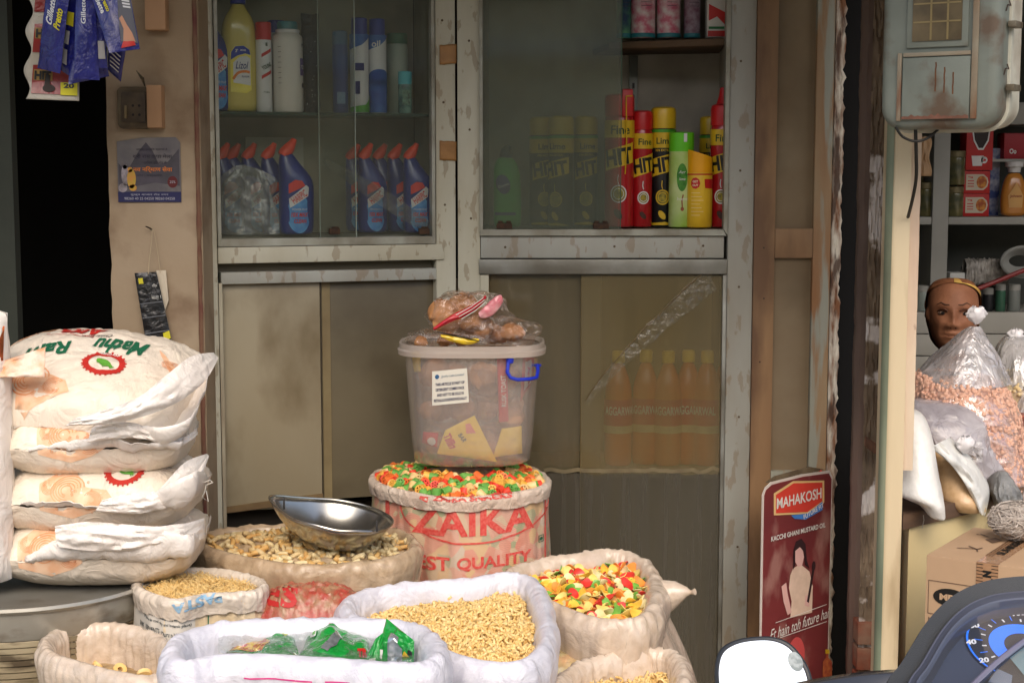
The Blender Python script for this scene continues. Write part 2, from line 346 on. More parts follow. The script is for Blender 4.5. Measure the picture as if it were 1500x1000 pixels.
# lower panels (dusty laminated sliding doors)
PANL = mat('dusty_panel', lin(166, 157, 134), lin(146, 134, 108), ns=2.2, rough=.3, dirt=lin(104, 88, 60), da=.7, ds=7, st=(1, 1, .6), lo=.48, hi=.72, bump=.1)
u3, u4 = u1 + .004, h(PL, 473, 560)[0]
zpb = h(PL, 400, 748)[1]
m = MB(); m.pbox(PL, u3 + .006, zpb, u4, zl0 - .001, -.030, -.024); m.build('sliding_panel', PANL, CL, bevel=.001)
m = MB(); m.pbox(PL, u4 - .03, zpb + .012, LW + .02, zl0 - .001, -.040, -.033); m.build('sliding_panel', mat('dusty_panel_dark', lin(124, 115, 94), lin(100, 92, 72), ns=2, rough=.35, dirt=lin(70, 60, 44), da=.7, ds=3, bump=.1), CL, bevel=.001)
m = MB(); m.pbox(PL, u4 + .006, zpb + .014, u4 + .026, zl0 - .002, -.0325, -.030); m.build('edge_strip', mat('yellowed_strip', lin(140, 126, 92), lin(120, 104, 74), ns=12, rough=.5), CL, smooth=False)
m = MB(); m.tube([PL.w(u4 + .001 + .0012 * nz(i * .6, 3), zpb + (zl0 - zpb) * i / 30, -.0235) for i in range(31)], .0014, 5); m.build('seam_wire', mat('seam_dark', lin(60, 52, 38), rough=.7), CL)
m = MB(); m.prism([(u3 + .006, zpb - .002), (u4, zpb + .014), (u4, zpb + .030), (u3 + .006, zpb + .013)], PL.w, -.0235, -.018); m.build('bottom_strip', mat('raw_batten', lin(134, 112, 78), lin(104, 84, 56), ns=20, rough=.7, st=(.3, 1, 1)), CL, smooth=False)
m = MB(); m.pbox(PL, u1 + .001, 0, u1 + .009, h(PL, 322, 415)[1], -.02, .002); m.build('slide_strip', mat('pale_strip', lin(196, 192, 170), lin(110, 86, 60), ns=9, rough=.5, st=(1, 1, .4)), CL, smooth=False)
m = MB(); m.pbox(PL, u1, 0, LW, zpb - .01, -.12, -.10); m.build('kick_board', mat('dark_board', lin(72, 66, 56), rough=.8), CL, smooth=False)
m = MB(); m.pbox(PL, u1 - .03, 0, LW + .0, zl0 + .02, -.27, -.26); m.build('lower_back', DARK, CL, smooth=False)
# ------------------------------------------------------------------ right display cabinet
YR = 3.80
PR = Pl((B_.x + .001, YR, 0), (1, 0, 0), (0, 0, 1))
CR_ = thing('display_cabinet', 'grey display cabinet with spray cans above and oil bottles behind dusty lower glass', 'cabinet', (B_.x, YR, 0))
r0 = h(PR, 704, 345)[0]; r1 = h(PR, 1062, 345)[0]; r2 = h(PR, 1103, 345)[0]
q1 = h(PR, 800, 345)[1]; q0 = h(PR, 800, 378)[1]; qi = h(PR, 800, 336)[1]
m = MB(); m.pbox(PR, 0, 0, r0 - .001, ZT, -.05, .0); m.build('left_post', WOODP, CR_, bevel=.003)
m = MB(); m.pbox(PR, r1 + .006, 0, r2, ZT, -.06, .004); m.build('right_post', WOODG, CR_, bevel=.003)
m = MB(); m.pbox(PR, r0, q0, r1 - .002, q1 - .001, -.05, .0); m.build('sill_rail', WOODG, CR_, bevel=.002)
m = MB(); m.pbox(PR, r0 - .004, h(PR, 800, 401)[1], r1 + .005, q0 - .003, -.045, .008); m.build('lower_rail', ALU, CR_, bevel=.0015)
m = MB(); m.prism([(r0 - .002, q1), (r1 + .002, q1), (r1 - .006, qi), (r0 + .006, qi)], PR.w, -.02, .010)
m.prism([(r0 - .002, q1 + .001), (r0 + .006, qi + .001), (r0 + .006, ZT), (r0 - .002, ZT)], PR.w, -.02, .010)
m.prism([(r1 + .005, q1 + .001), (r1 - .005, qi + .001), (r1 - .005, ZT), (r1 + .005, ZT)], PR.w, -.02, .010)
m.build('glazing_trim', MATS['trim_grey'], CR_, smooth=False)
LR = mat('cabinet_lining_grey', lin(196, 190, 176), lin(170, 162, 146), ns=3, rough=.75, dirt=lin(92, 80, 66), ds=5, da=.45, bump=.2)
qs = qi + .002; PRB = .30
qw = h(PR, 980, 50)[1]
m = MB(); m.pbox(PR, r0 - .02, qs - .02, r1 + .02, qs - .003, -PRB, -.021); m.pbox(PR, r0 - .03, qs - .002, r1 + .03, ZT, -PRB - .015, -PRB)
m.pbox(PR, r0 - .034, qs, r0 - .02, ZT, -PRB, -.052); m.pbox(PR, r1 + .02, qs, r1 + .034, ZT, -PRB, -.062); m.build('lining', LR, CR_, smooth=False)
us = h(PR, 902, 50)[0]
m = MB(); m.prism([(us - .01, -.10), (r1 - .004, -.035), (r1 + .018, -.29), (us - .04, -.29)], lambda x, y, c: PR.w(x, qw - .028 + c + .006 * math.sin((x - us) * 9), y), 0, .017)
m.build('wooden_shelf', mat('dark_timber', lin(96, 74, 50), lin(60, 46, 34), ns=9, rough=.7, st=(.3, 1, 3), bump=.3, bs=40), CR_, bevel=.002)
a, b = h(PR, 930, 100); 
m = MB(); m.pbox(PR, a + .008, qs, a + .030, qw - .03, -PRB + .001, -PRB + .011); m.build('shelf_upright', mat('slotted_steel', lin(120, 120, 112), rough=.4, metal=.5), CR_, bevel=.001)
d = Dec(); 
for i in range(12): d.rect(a + .016, qs + .02 + i * .03, a + .022, qs + .034 + i * .03)
d.build('slot', mat('slot_dark', lin(24, 22, 20)), on(PR, -PRB + .012), CR_)
ug = h(PR, 909, 200)[0]
GL2 = glass('hazy_pane', .20, lin(118, 122, 104), .05, ns=3, st=(1.5, 1, .3), lo=.3, hi=.7, mn=.7)
m = MB(); m.pbox(PR, r0 + .007, qi + .001, ug, ZT, -.006, -.002); m.build('glass_pane', GL2, CR_, smooth=False)
m = MB(); m.pbox(PR, r0 + .02, qi + .001, ug - .004, ZT, -.016, -.012); m.build('glass_pane', glass('hazy_pane_thin', .06, lin(118, 122, 104), .04), CR_, smooth=False)
m = MB(); m.pbox(PR, ug + .0004, qi + .001, ug + .0025, ZT, -.006, -.0015); m.build('pane_edge', mat('pane_edge_green', lin(70, 96, 78), rough=.2), CR_, smooth=False)
for px in (739, 880):
    a, b = h(PR, px, 329); m = MB(); m.pbox(PR, a - .019, b - .010, a + .019, b + .004, .0, .014); m.pbox(PR, a - .016, b + .004, a - .004, b + .009, .0, .010); m.pbox(PR, a + .004, b + .004, a + .016, b + .009, .0, .010)
    m.build('pane_catch', MATS['rusty_catch'], CR_, bevel=.002)
# lower part
w1 = h(PR, 716, 560)[0]; w2 = h(PR, 1057, 560)[0]; wm = h(PR, 851, 560)[0]; zt = h(PR, 800, 402)[1]
m = MB(); m.pbox(PR, r0 - .001, 0, w1, zt - .001, -.03, .002); m.build('slide_strip', WOODP, CR_, smooth=False)
m = MB(); m.pbox(PR, w2 - .001, 0, r1 + .005, zt - .001, -.03, .007); m.build('slide_strip', ALU, CR_, bevel=.001)
GLW = glass('grimy_pane', .36, lin(142, 126, 88), .05, rough=.14, ns=7, st=(4, 1, .35), lo=.25, hi=.75, mn=.75)
GLW2 = glass('grimy_pane_dark', .42, lin(122, 110, 82), .05, rough=.14, ns=7, st=(4, 1, .35), lo=.25, hi=.75, mn=.7)
m = MB(); m.pbox(PR, wm, 0.05, w2, zt - .001, -.010, -.006); m.build('glass_pane', GLW, CR_, smooth=False)
m = MB(); m.pbox(PR, w1, 0.05, wm + .05, zt - .001, -.022, -.018); m.build('glass_pane', GLW2, CR_, smooth=False)
m = MB(); m.tube([PR.w(wm, .06 + (zt - .07) * i / 30, -.0055) for i in range(31)], .0011, 5); m.build('pane_edge', mat('edge_brown', lin(120, 104, 70), rough=.4), CR_)
zsf = h(PR, 950, 692)[1]
m = MB(); m.pbox(PR, w1 - .01, zsf - .02, w2 + .01, zsf, -.29, -.03); m.build('lower_shelf', CARC, CR_, smooth=False)
m = MB(); m.pbox(PR, w1 - .01, zsf, w2 + .01, zt + .01, -.30, -.29); m.build('lower_back', mat('tan_back', lin(120, 106, 76), lin(98, 86, 60), ns=3, rough=.8), CR_, smooth=False)
m = MB(); m.pbox(PR, w1 - .01, 0, w2 + .01, zsf - .021, -.06, -.045); m.build('lower_front', mat('ribbed_grey', lin(92, 88, 78), lin(62, 60, 54), ns=30, rough=.7, st=(5, 1, .2), dirt=lin(120, 112, 92), ds=12, dst=(4, 1, .3), da=.4), CR_, smooth=False)
# grime tide line and torn film stuck on the pane
d = Dec(); rr = random.Random(4)
pts = [(wm - .09 + (w2 - wm + .09) * i / 26, zsf + .004 + .007 * nz(i * .5, 1) + .004 * nz(i * 2, 5) + (.012 if i > 15 else 0) * nz(i * .9, 2)) for i in range(27)]
d.stroke(pts, .010); d.build('grime_line', mat('grime', lin(132, 120, 92), lin(110, 98, 74), ns=30, rough=.8), on(PR, -.005), CR_)
FILM = glass('stuck_film', .15, lin(156, 140, 106), .05, rough=.15, ns=30, crease=.6, cs=30)
GRS = glass('grime_streaks', .62, lin(92, 88, 78), .03, rough=.3, ns=9, st=(7, 1, .22), lo=.3, hi=.65, mn=.62)
m = MB(); m.grid(lambda a, b: PR.w(w1 + .004 + (w2 - w1 - .006) * a, .06 + (zsf - .004 + .006 * nz(a * 12, 3) + .004 * nz(a * 30, 3) - .06) * b, -.0045), 60, 4); m.build('grime_layer', GRS, CR_)
a0, b0 = h(PR, 860, 590); a1, b1 = h(PR, 1042, 408)
def film(i, j):
    t = i; x = a0 + (a1 - a0) * t; y = b0 + (b1 - b0) * (t ** .85) ; wd = .010 + .034 * t * (1 - .2 * t) + .004 * nz(t * 9, 2)
    return PR.w(x + wd * (j - .5) * .8, y - wd * (j - .5) * 1.4, -.003 + .002 * nz(t * 20, j * 4))
m = MB(); m.grid(film, 50, 6); m.build('stuck_film', FILM, CR_)
m = MB(); m.tube([film(i / 50, .08) for i in range(51)], [.0008 + .0016 * abs(nz(i * .3, 2)) for i in range(51)], 5); m.build('film_fold', mat('film_fold', lin(128, 108, 74), lin(84, 68, 46), ns=30, rough=.4), CR_)
def screw(pl, px, py, c, par):
    a, b = h(pl, px, py); m = MB(); m.lathe([(0, -.0004), (.0030, 0), (.0026, .0012), (0, .0015)], n=10); m.v = [pl.w(a + v.x, b + v.y, v.z + c) for v in m.v]; m.build('screw_head', mat('screw_brown', lin(92, 76, 54), rough=.6), par)
for q_ in ((296, 60), (298, 210), (300, 318), (302, 480), (303, 640), (648, 30), (650, 150), (652, 300), (340, 374), (480, 371), (612, 368)): screw(PL, q_[0], q_[1], .0002 if q_[0] < 640 else -.0018, CL)
for q_ in ((687, 60), (688, 190), (690, 320), (1085, 90), (1084, 250), (1082, 420), (1082, 610), (1080, 800), (740, 362), (900, 361), (1030, 360)): screw(PR, q_[0], q_[1], .0042 if q_[0] > 1070 else .0002, CR_)
# ------------------------------------------------------------------ wooden door on the right
YD = 3.79; PD = Pl((X(1104, 400, YD), YD, 0), (1, 0, 0), (0, 0, 1))
DR = thing('wooden_door', 'narrow worn wooden door leaf with two glass panels and peeling edge', 'door', (PD.o.x, YD, 0))
WOODD = mat('door_wood', lin(158, 126, 90), lin(130, 98, 68), ns=6, rough=.6, st=(1, 1, .18), dirt=lin(90, 64, 46), da=.8, ds=7, dst=(1, 1, .3), lo=.46, hi=.62, bump=.25, bs=70)
WOODS = mat('door_stile_peeled', lin(160, 140, 108), lin(140, 98, 62), ns=9, rough=.65, st=(1.6, 1, .25), dirt=lin(150, 154, 140), da=.85, ds=7, dst=(3, 1, .35), lo=.5, hi=.56, bump=.4, bs=50)
e = [h(PD, px, 360)[0] for px in (1104, 1135, 1191, 1217, 1231)]
zc1, zc0 = h(PD, 1160, 335)[1], h(PD, 1160, 378)[1]; zd0 = h(PD, 1160, 690)[1]
m = MB(); m.pbox(PD, e[0], 0.02, e[1], ZT, -.04, 0); m.build('left_stile', WOODD, DR, bevel=.002)
m = MB(); m.pbox(PD, e[2], 0.02, e[3], ZT, -.04, -.001); m.build('right_stile', WOODS, DR, bevel=.002)
m = MB(); m.pbox(PD, e[1] + .0005, zc0, e[2] - .0005, zc1, -.035, -.002); m.build('cross_rail', WOODD, DR, bevel=.0015)
m = MB(); m.pbox(PD, e[1] + .0005, zd0 - .035, e[2] - .0005, zd0, -.035, -.002); m.build('cross_rail', WOODS, DR, bevel=.0015)
PANE = mat('painted_pane', lin(142, 128, 104), lin(118, 98, 74), ns=2.6, rough=.17, dirt=lin(96, 84, 66), da=.5, ds=4)
m = MB(); m.pbox(PD, e[1] + .0005, zc1, e[2] - .0005, ZT, -.024, -.018); m.build('panel', PANE, DR, smooth=False)
m = MB(); m.pbox(PD, e[1] + .0005, zd0, e[2] - .0005, zc0, -.024, -.018); m.build('panel', PANE, DR, smooth=False)
m = MB(); m.pbox(PD, e[1] + .0005, .05, e[2] - .0005, zd0 - .035, -.024, -.018); m.build('panel', PANE, DR, smooth=False)
m = MB(); m.grid(lambda a, b: PD.w(e[3] + .001 + (e[4] - e[3]) * a * (1 + .25 * nz(b * 40, 2) + .3 * nz(b * 130, 7) if a > .5 else 1), .02 + (ZT - .02) * b, -.001 + .004 * nz(a * 9, b * 160) - .004 * a), 8, 260)
m.build('peeling_edge', mat('peeling_paint', lin(206, 198, 180), lin(120, 78, 48), ns=24, f=.25, rough=.7, st=(2.2, 1, .45), dirt=lin(72, 50, 36), da=.9, ds=20, lo=.52, hi=.6, bump=.8, bs=60), DR, solid=.004)
m = MB(); rr = random.Random(3)
for px, py in ((1119, 363), (1119, 437), (1113, 530)):
    a, b = h(PD, px, py); m.lathe([(0, -.0006), (.0022, 0), (.0015, .0012), (0, .0014)], n=8)
    for v in m.v[-32:]: v.xyz = PD.w(a + v.x, b + v.y, v.z)
m.build('nail_head', mat('rusty_nail', lin(60, 44, 34)), DR)
# ------------------------------------------------------------------ neighbouring building with pillar
B2 = thing('shop_building', 'neighbouring shop building with a cream and green pillar at its open front', 'building', (1.2, 3.6, 0))
m = MB(); x0, x1 = X(1232, 360, 4.05), X(1262, 360, 4.05); m.box((X(1222, 360, 3.84), 3.84, 0), (X(1275, 360, 3.84), 3.86, 2.42)); m.build('gap_shade', mat('shade_black', lin(14, 13, 12), rough=.95), B2, smooth=False)  # black panel, the deep shade of the gap put into its colour
m = MB(); x0, x1 = X(1258, 360, 3.62), X(1283, 360, 3.62)
m.grid(lambda a, b: V((x0 + (x1 - x0) * a + (.0035 * nz(b * 22, 1) + .002 * nz(b * 80, 3)) * (1 - a), 3.62 + .05 * max(0, .25 - a) + .002 * nz(a * 5, b * 30), 2.42 * b)), 8, 200)
m.grid(lambda a, b: V((x0 + (.0035 * nz(b * 22, 1) + .002 * nz(b * 80, 3)), 3.6325 + a * .02, 2.42 * b)), 2, 200)
m.build('jamb_board', mat('mauve_board', lin(128, 108, 96), lin(96, 78, 68), ns=5, rough=.7, st=(1, 1, .3), dirt=lin(60, 48, 42), ds=5, da=.6, bump=.3), B2)
m = MB(); x2, x3 = X(1280, 360, 3.5), X(1303, 360, 3.5)
m.grid(lambda a, b: V((x2 + (x3 - x2) * a + .002 * nz(b * 50, 8), 3.56 - .004 * (nz(a * 6, b * 50, 2) > .05) + .003 * nz(a * 8, b * 90), 2.42 * b)), 12, 260)
m.build('crumbling_edge', mat('crumbling_plaster', lin(128, 112, 92), lin(90, 76, 62), ns=14, rough=.9, dirt=lin(204, 198, 192), ds=9, lo=.56, hi=.6, da=.8, bump=.7, bs=40), B2)
zbk = P(1280, 905, 3.55).z
m = MB()
for i in range(7):
    z = zbk - .062 * (i + 1) + .003 * math.sin(i * 3); m.box((x2 - .004, 3.545 + .002 * (i % 2), z), (x3 + .01, 3.6, z + .052))
m.build('exposed_brick', mat('brick', lin(150, 82, 58), lin(110, 66, 50), ns=20, rough=.9, dirt=lin(140, 126, 106), ds=14, da=.6, bump=.6), B2, bevel=.003)
# pillar: green painted pipe-like return and cream face
YP = 3.30; x4, x5, x6 = X(1296, 500, YP), X(1310, 500, YP), X(1328, 500, YP); x7 = X(1344, 500, YP)
m = MB()
def pil(a, b):
    z = 2.42 * b
    if a < .4: t = a / .4; th = PI * (1 - .5 * t) ; return V((x5 + (x5 - x4) * math.cos(th), YP + .022 - .022 * math.sin(th), z))
    t = (a - .4) / .6; return V((x5 + (x6 - x5) * t, YP, z))
m.grid(pil, 16, 60)
m.grid(lambda a, b: V((x4, YP + .022 + a * .03, 2.42 * b)), 2, 8)
m.build('pillar', mat('pillar_paint', lin(220, 206, 174), lin(200, 182, 148), ns=4, rough=.6, st=(1, 1, .3), dirt=lin(150, 128, 96), ds=9, da=.5, lo=.56, hi=.7, dst=(2, 1, .4), bump=.3), B2)
m = MB(); m.grid(lambda a, b: V((x5 - .0005 + (x5 - x4 + .001) * math.cos(PI * (1 - .34 * a)), YP + .021 - .0235 * math.sin(PI * (1 - .34 * a)), 2.42 * b)), 8, 40)
m.build('green_paint', mat('green_paint', lin(122, 140, 120), lin(160, 158, 130), ns=6, rough=.6, st=(1, 1, .3), dirt=lin(84, 78, 60), ds=8, da=.6, bump=.3), B2)
m = MB(); m.grid(lambda a, b: V((x6 + (x7 - x6) * a + (.0012 * nz(b * 50, 4) if a > .9 else 0), YP + .0105 * (a > 0) + .001 * nz(a * 5, b * 60), P(1335, 690, YP).z + (2.42 - P(1335, 690, YP).z) * b)), 8, 160)
m.grid(lambda a, b: V((x7, YP + .0105 + .3 * a, P(1335, 690, YP).z + (2.42 - P(1335, 690, YP).z) * b)), 2, 10)
m.build('outer_strip', mat('pillar_strip', lin(214, 198, 172), lin(196, 170, 148), ns=8, rough=.7, st=(1, 1, .3), dirt=lin(120, 84, 66), ds=16, da=.8, lo=.6, hi=.64, dst=(1, 1, .5), bump=.4), B2)
m = MB(); m.box((X(1288, 440, 3.4), 3.38, P(1290, 667, 3.38).z), (x4 + .01, 3.5, P(1290, 652, 3.38).z)); m.build('hinge', mat('rusty_hinge', lin(120, 84, 62), lin(86, 60, 46), ns=60, rough=.7), B2, bevel=.002)
# shop shell of the neighbour
xr0, xr1 = x7 + .02, 3.4
m = MB(); sh = mat('neighbour_shell', lin(150, 146, 138), lin(128, 124, 116), ns=2, rough=.8)
m.box((x4 + .135, 5.95, 0), (xr1, 6.0, 2.42)); m.box((x4 + .10, 3.88, 0), (x4 + .13, 5.95, 2.42)); m.box((xr1, 3.6, 0), (xr1 + .05, 6, 2.42)); m.box((x4 - .02, 3.56, 2.43), (xr1, 6, 2.46))
m.build('shop_shell', sh, B2, smooth=False)
m = MB(); m.box((.80, 3.34, 2.47), (3.4, 3.9, 4.6)); m.build('upper_wall', PLAS, B2, smooth=False)
# ================================================================== BOTTLES AND CANS
ZR_L = math.atan2(PL.u.y, PL.u.x)
def atL(px, c, z): a = PL.hit(px, 250, -c)[0]; p = PL.w(a, 0, -c); return V((p.x, p.y, z))
def atR(px, c, z): return V((X(px, 250, YR + c), YR + c, z))
NAVY = mat('bottle_blue', lin(16, 42, 128), lin(12, 34, 110), rough=.32, coat=.3)
ORNG = mat('cap_orange', lin(232, 70, 36), lin(214, 58, 30), rough=.38)
PINKR = mat('label_red', lin(214, 52, 48), rough=.4); CYANB = mat('label_blue', lin(58, 120, 196), lin(90, 160, 214), ns=60, rough=.35)
LWH = mat('label_white', lin(222, 222, 222), rough=.4); YEL = mat('can_yellow', lin(224, 186, 40), rough=.35, coat=.2); GRN = mat('label_green', lin(84, 168, 52), rough=.4)
KBLK = mat('can_black', lin(30, 32, 34), rough=.28, coat=.4); CRED = mat('can_red', lin(176, 26, 34), rough=.26, coat=.5); CAPR = mat('cap_red', lin(196, 34, 36), rough=.35)
def ellmap(hw, hd, z0=0, cx=0, off=.0012): return lambda x, y: V((cx + x, -(hd + off) * math.sqrt(max(.02, 1 - ((x) / (hw + off)) ** 2)), z0 + y))
def ering(z, cx, hw, hd, n=28, e=2.4):
    out = []
    for j in range(n):
        t = 2 * PI * j / n; c, s = math.cos(t), math.sin(t); out.append(V((cx + hw * abs(c) ** (2 / e) * (1 if c > 0 else -1), hd * abs(s) ** (2 / e) * (1 if s > 0 else -1), z)))
    return out
def cleaner(marks=True):
    t = thing('cleaner_bottle', '', 'bottle')
    m = MB(); prof = [(0, 0, .034, .024), (.004, 0, .038, .028), (.03, 0, .0405, .030), (.08, .001, .0395, .0295), (.12, .0015, .0405, .030), (.138, -.002, .037, .028), (.155, -.009, .030, .024), (.172, -.016, .023, .019), (.186, -.020, .017, .015), (.194, -.022, .013, .013)]
    m.loft([ering(*p) for p in prof]); m.build('body', NAVY, t, sub=1)
    m = MB(); m.tube([(-.029, 0, .186), (-.024, 0, .193), (-.014, 0, .206), (-.006, 0, .218), (-.002, 0, .226)], [.0135, .0155, .0135, .0085, .0065], 16); m.build('cap', ORNG, t)
    mp = ellmap(.0405, .0303)
    d = Dec(); d.poly([(-.024, .098), (-.024, .120), (-.010, .130), (.006, .128), (.014, .116)]); d.build('label_flag', PINKR, mp, t, .006)
    d = Dec(); d.ell(-.001, .05, .027, .046); d.build('label_field', CYANB, ellmap(.0405, .0303, off=.0006), t, .006)
    d = Dec(); d.poly([(-.024, .086), (.016, .118), (.023, .112), (.021, .092), (-.022, .064)]); d.build('label_panel', LWH, ellmap(.0405, .0303, off=.0016), t, .006)
    d = Dec(); d.text('HARPIC', -.001, .0905, w=.038, h=.018, bold=.02, rot=R(33)); d.text('10X MAX', 0, .048, w=.040, h=.011, bold=.03, shear=.2); d.text('CLEAN', .001, .033, w=.03, h=.010, bold=.03, shear=.2)
    d.build('lettering', mat('letter_red', lin(206, 36, 40), rough=.4), ellmap(.0405, .0303, off=.0022), t, .006)
    d = Dec(); d.text('POWER PLUS', 0, .0605, w=.034, h=.005); d.build('lettering', WHITE, ellmap(.0405, .0303, off=.0022), t, .008)
    return t
hb = cleaner(); kids_scan(hb)
hl = [(336, .185, 'blue bottle with orange spout at the left end of the low shelf, behind crumpled film'), (352, .215, 'blue bottle with orange spout deep at the back, second from left end'), (375, .19, 'blue bottle with orange spout third from left, half hidden behind others'), (404, .135, 'blue bottle with orange spout just behind the front one beside the pale card'),
      (433, .065, 'blue bottle with orange spout nearest the glass, its printed label fully in view'),
      (527, .20, 'blue bottle with orange spout beside the inner edge of the overlapping pane'), (545, .12, 'blue bottle with orange spout whose red label shows behind the pane edge'), (566, .19, 'blue bottle with orange spout in the middle of the right-hand group'),
      (588, .15, 'blue bottle with orange spout second from the right end'), (612, .07, 'blue bottle with orange spout at the far right end of the low shelf')]
for i, (px, c, lb) in enumerate(hl):
    p = atL(px, c, zs + .001)
    sc = (1.04, 1.04, 1.0) if i == 4 else (.92, .92, .96)
    o = hb if i == 0 else copy_tree(hb); o.location = p; o.rotation_euler.z = ZR_L + R([12, -6, 9, 4, 5, -12, 8, 0, 6, -4][i]) ; o.scale = sc
    o['label'] = lb; o['group'] = 'blue cleaner bottles in the left cabinet'
o = copy_tree(hb, atL(316, .07, zsh + .007), 'blue bottle with orange spout cut off by the frame on the upper glass shelf', 'blue cleaner bottles in the left cabinet', rotz=ZR_L + R(15)); o.scale = (1, 1, 1.1)
# crumpled film bag in front of the left bottles
FILMC = glass('crumpled_film', .26, lin(190, 190, 188), .07, rough=.2, ns=16, crease=.7, cs=14)
pf = atL(362, .10, zs)
m = MB()
def fb(a, b):
    th = 2 * PI * a; ph = PI * (b * .5); r = .078 * math.cos(ph) ** .6 * (1 + .35 * nz(math.cos(th) * 2.2, math.sin(th) * 2.2, b * 4)) ; z = .15 * math.sin(ph) * (1 + .18 * nz(math.cos(th) * 3, math.sin(th) * 3, 4))
    return pf + V((r * math.cos(th), r * .42 * math.sin(th) - .01, z + .002))
m.grid(fb, 60, 26, cu=True); o = m.build('film_bag', FILMC, ang=18); tag(o, 'crumpled clear plastic film bag in front of the blue bottles', 'plastic bag')
# stretched film inside right half
m = MB(); pa = PL.hit(478, 236, .0); pb = PL.hit(634, 335, 0)
m.grid(lambda a, b: PL.w(pa[0] + (pb[0] - pa[0]) * a, pa[1] + (pb[1] - pa[1]) * a + (.006 + .04 * a * (1.2 - a)) * (b - .5) * 2.2 , -.020 - .006 * nz(a * 6, b * 14)), 50, 24)
o = m.build('torn_film', glass('torn_film_m', .20, lin(178, 176, 160), .07, rough=.1, st=(1, 1, 1), ns=30, crease=1, cs=26), ang=15); tag(o, 'torn clear film stretched diagonally inside the cabinet glass', 'plastic film')
def can(name, label, cat, loc, r, H, capH, bm_, cm_, n=28, neck=.9, capr=1.0, group=None, rot=0, sh='can'):
    t = thing(name, label, cat, loc, group); o_ = V(loc); bh = H - capH
    m = MB(); m.lathe([(r * .9, 0), (r, .003), (r, bh * .93), (r * (.97), bh * .97), (r * neck, bh)], o_, n); m.build('body', bm_, t, ang=50)
    m = MB(); cr_ = r * capr
    if sh == 'can': m.lathe([(cr_, bh - .001), (cr_, bh + capH * .75), (cr_ * .93, bh + capH * .93), (cr_ * .7, H)], o_, n)
    elif sh == 'angled':
        rg = [[o_ + V((cr_ * math.cos(a), cr_ * math.sin(a), zz + (-.010 * (math.cos(a)) if k == 1 else 0))) for a in [2 * PI * j / n for j in range(n)]] for k, zz in enumerate((bh - .001, H - .012))]
        m.loft(rg)
    else: m.lathe([(cr_, bh - .001), (cr_, H - .002), (cr_ * .9, H)], o_, n)
    m.build('cap', cm_, t, ang=35)
    return t
def hitcan(name, label, loc, r, H, body, capm, capH, bandm, red, twist=0, group=None, shift=0):
    t = can(name, label, 'spray can', loc, r, H, capH, body, capm, group=group); x, y, z = loc; bh = H - capH
    cm = lambda off: cylmap(x, y, z, r, off, twist)
    d = Dec(); d.rect(-r * 2, bh * .80, r * 2, bh * .955); d.build('top_band', bandm, cm(.0006), t, .006)
    d = Dec(); d.text('Lime' if not red else 'Fine', .004, bh * .87, w=r * 1.3, bold=.02); d.build('lettering', mat('dark_green_ink', lin(40, 70, 34)), cm(.0012), t, .006)
    d = Dec(); d.poly([(-r * 1.05, bh * .50), (r * 1.1, bh * .58), (r * 1.1, bh * .76), (-r * 1.05, bh * .68)]); d.build('label_panel', YEL, cm(.0010), t, .006)
    d = Dec(); d.text('HIT', 0, bh * .63, w=r * 1.9, h=bh * .15, bold=.04, rot=R(8)); d.build('lettering', mat('ink_black', lin(24, 24, 22), rough=.4), cm(.0016), t, .006)
    d = Dec(); d.ring(0, bh * .30, r * .55, r * .6, .003, 28); d.stroke(cr([(.0, bh * .385), (-.002, bh * .42), (-.001, bh * .47)], 5, False), .002); d.ring(0, bh * .30, r * .36, r * .38, .0015, 20)
    d.build('target_mark', LWH if red else YEL, cm(.0012), t, .005)
    d = Dec(); d.ell(0, bh * .30, r * .46, r * .48); d.build('target_disc', mat('olive_disc', lin(96, 96, 40), lin(180, 160, 50), ns=120), cm(.0009), t, .005)
    d = Dec(); d.ell(-.001, bh * .12, r * .22, r * .4, rot=.6); d.build('insect_mark', mat('insect_brown', lin(70, 34, 20)) if red else YEL, cm(.0012), t, .005)
    if not red:
        d = Dec(); d.poly([(-r * 1.2, 0.004), (r * 1.2, .004), (r * .2, bh * .05), (-r * 1.2, bh * .035)]); d.build('base_band', YEL, cm(.0008), t, .006)
        d = Dec(); d.rect(-r * 2, bh * .955, r * 2, bh * .985); d.build('green_line', GRN, cm(.0010), t, .006)
        d = Dec(); d.text('35% EXTRA', 0, bh * .775, w=r * 1.2, bold=.02); d.build('lettering', YEL, cm(.0014), t, .006)
    return t
zc = qs + .001
gc = 'insect spray cans in the right cabinet'
hitcan('spray_can', 'tall red insect spray can with red trigger cap, half behind hazy pane', atR(907, .085, zc), .0365, .325, CRED, CAPR, .052, YEL, True, group=gc, twist=-.1)
c0 = atR(907, .085, zc)
m = MB(); m.box8([c0 + V(q) for q in [(.004, -.040, .270), (.030, -.036, .270), (.030, -.034, .335), (.004, -.038, .335), (.004, 0, .27), (.03, 0, .27), (.03, 0, .338), (.004, 0, .338)]]); o = bpy.data.objects[[n for n in bpy.data.objects.keys() if n.startswith('spray_can')][0]]; m.build('trigger', CAPR, o, bevel=.003)
m = MB(); m.tube([c0 + V((.013, -.040, .318)), c0 + V((.015, -.0395, .20)), c0 + V((.012, -.0385, .13))], .0016, 6); m.tube([c0 + V((.012, -.040, .318)), c0 + V((.028, -.036, .319))], .0016, 6); m.build('straw', YEL, o)
hitcan('spray_can', 'slim red insect spray can with red cap next to the black one', atR(940, .10, zc), .0265, .285, CRED, CAPR, .045, YEL, True, group=gc, twist=.1)
hitcan('spray_can', 'black insect spray can with yellow cap in the open half of the cabinet', atR(971, .12, zc), .0315, .295, KBLK, YEL, .052, YEL, False, group=gc, twist=-.1)
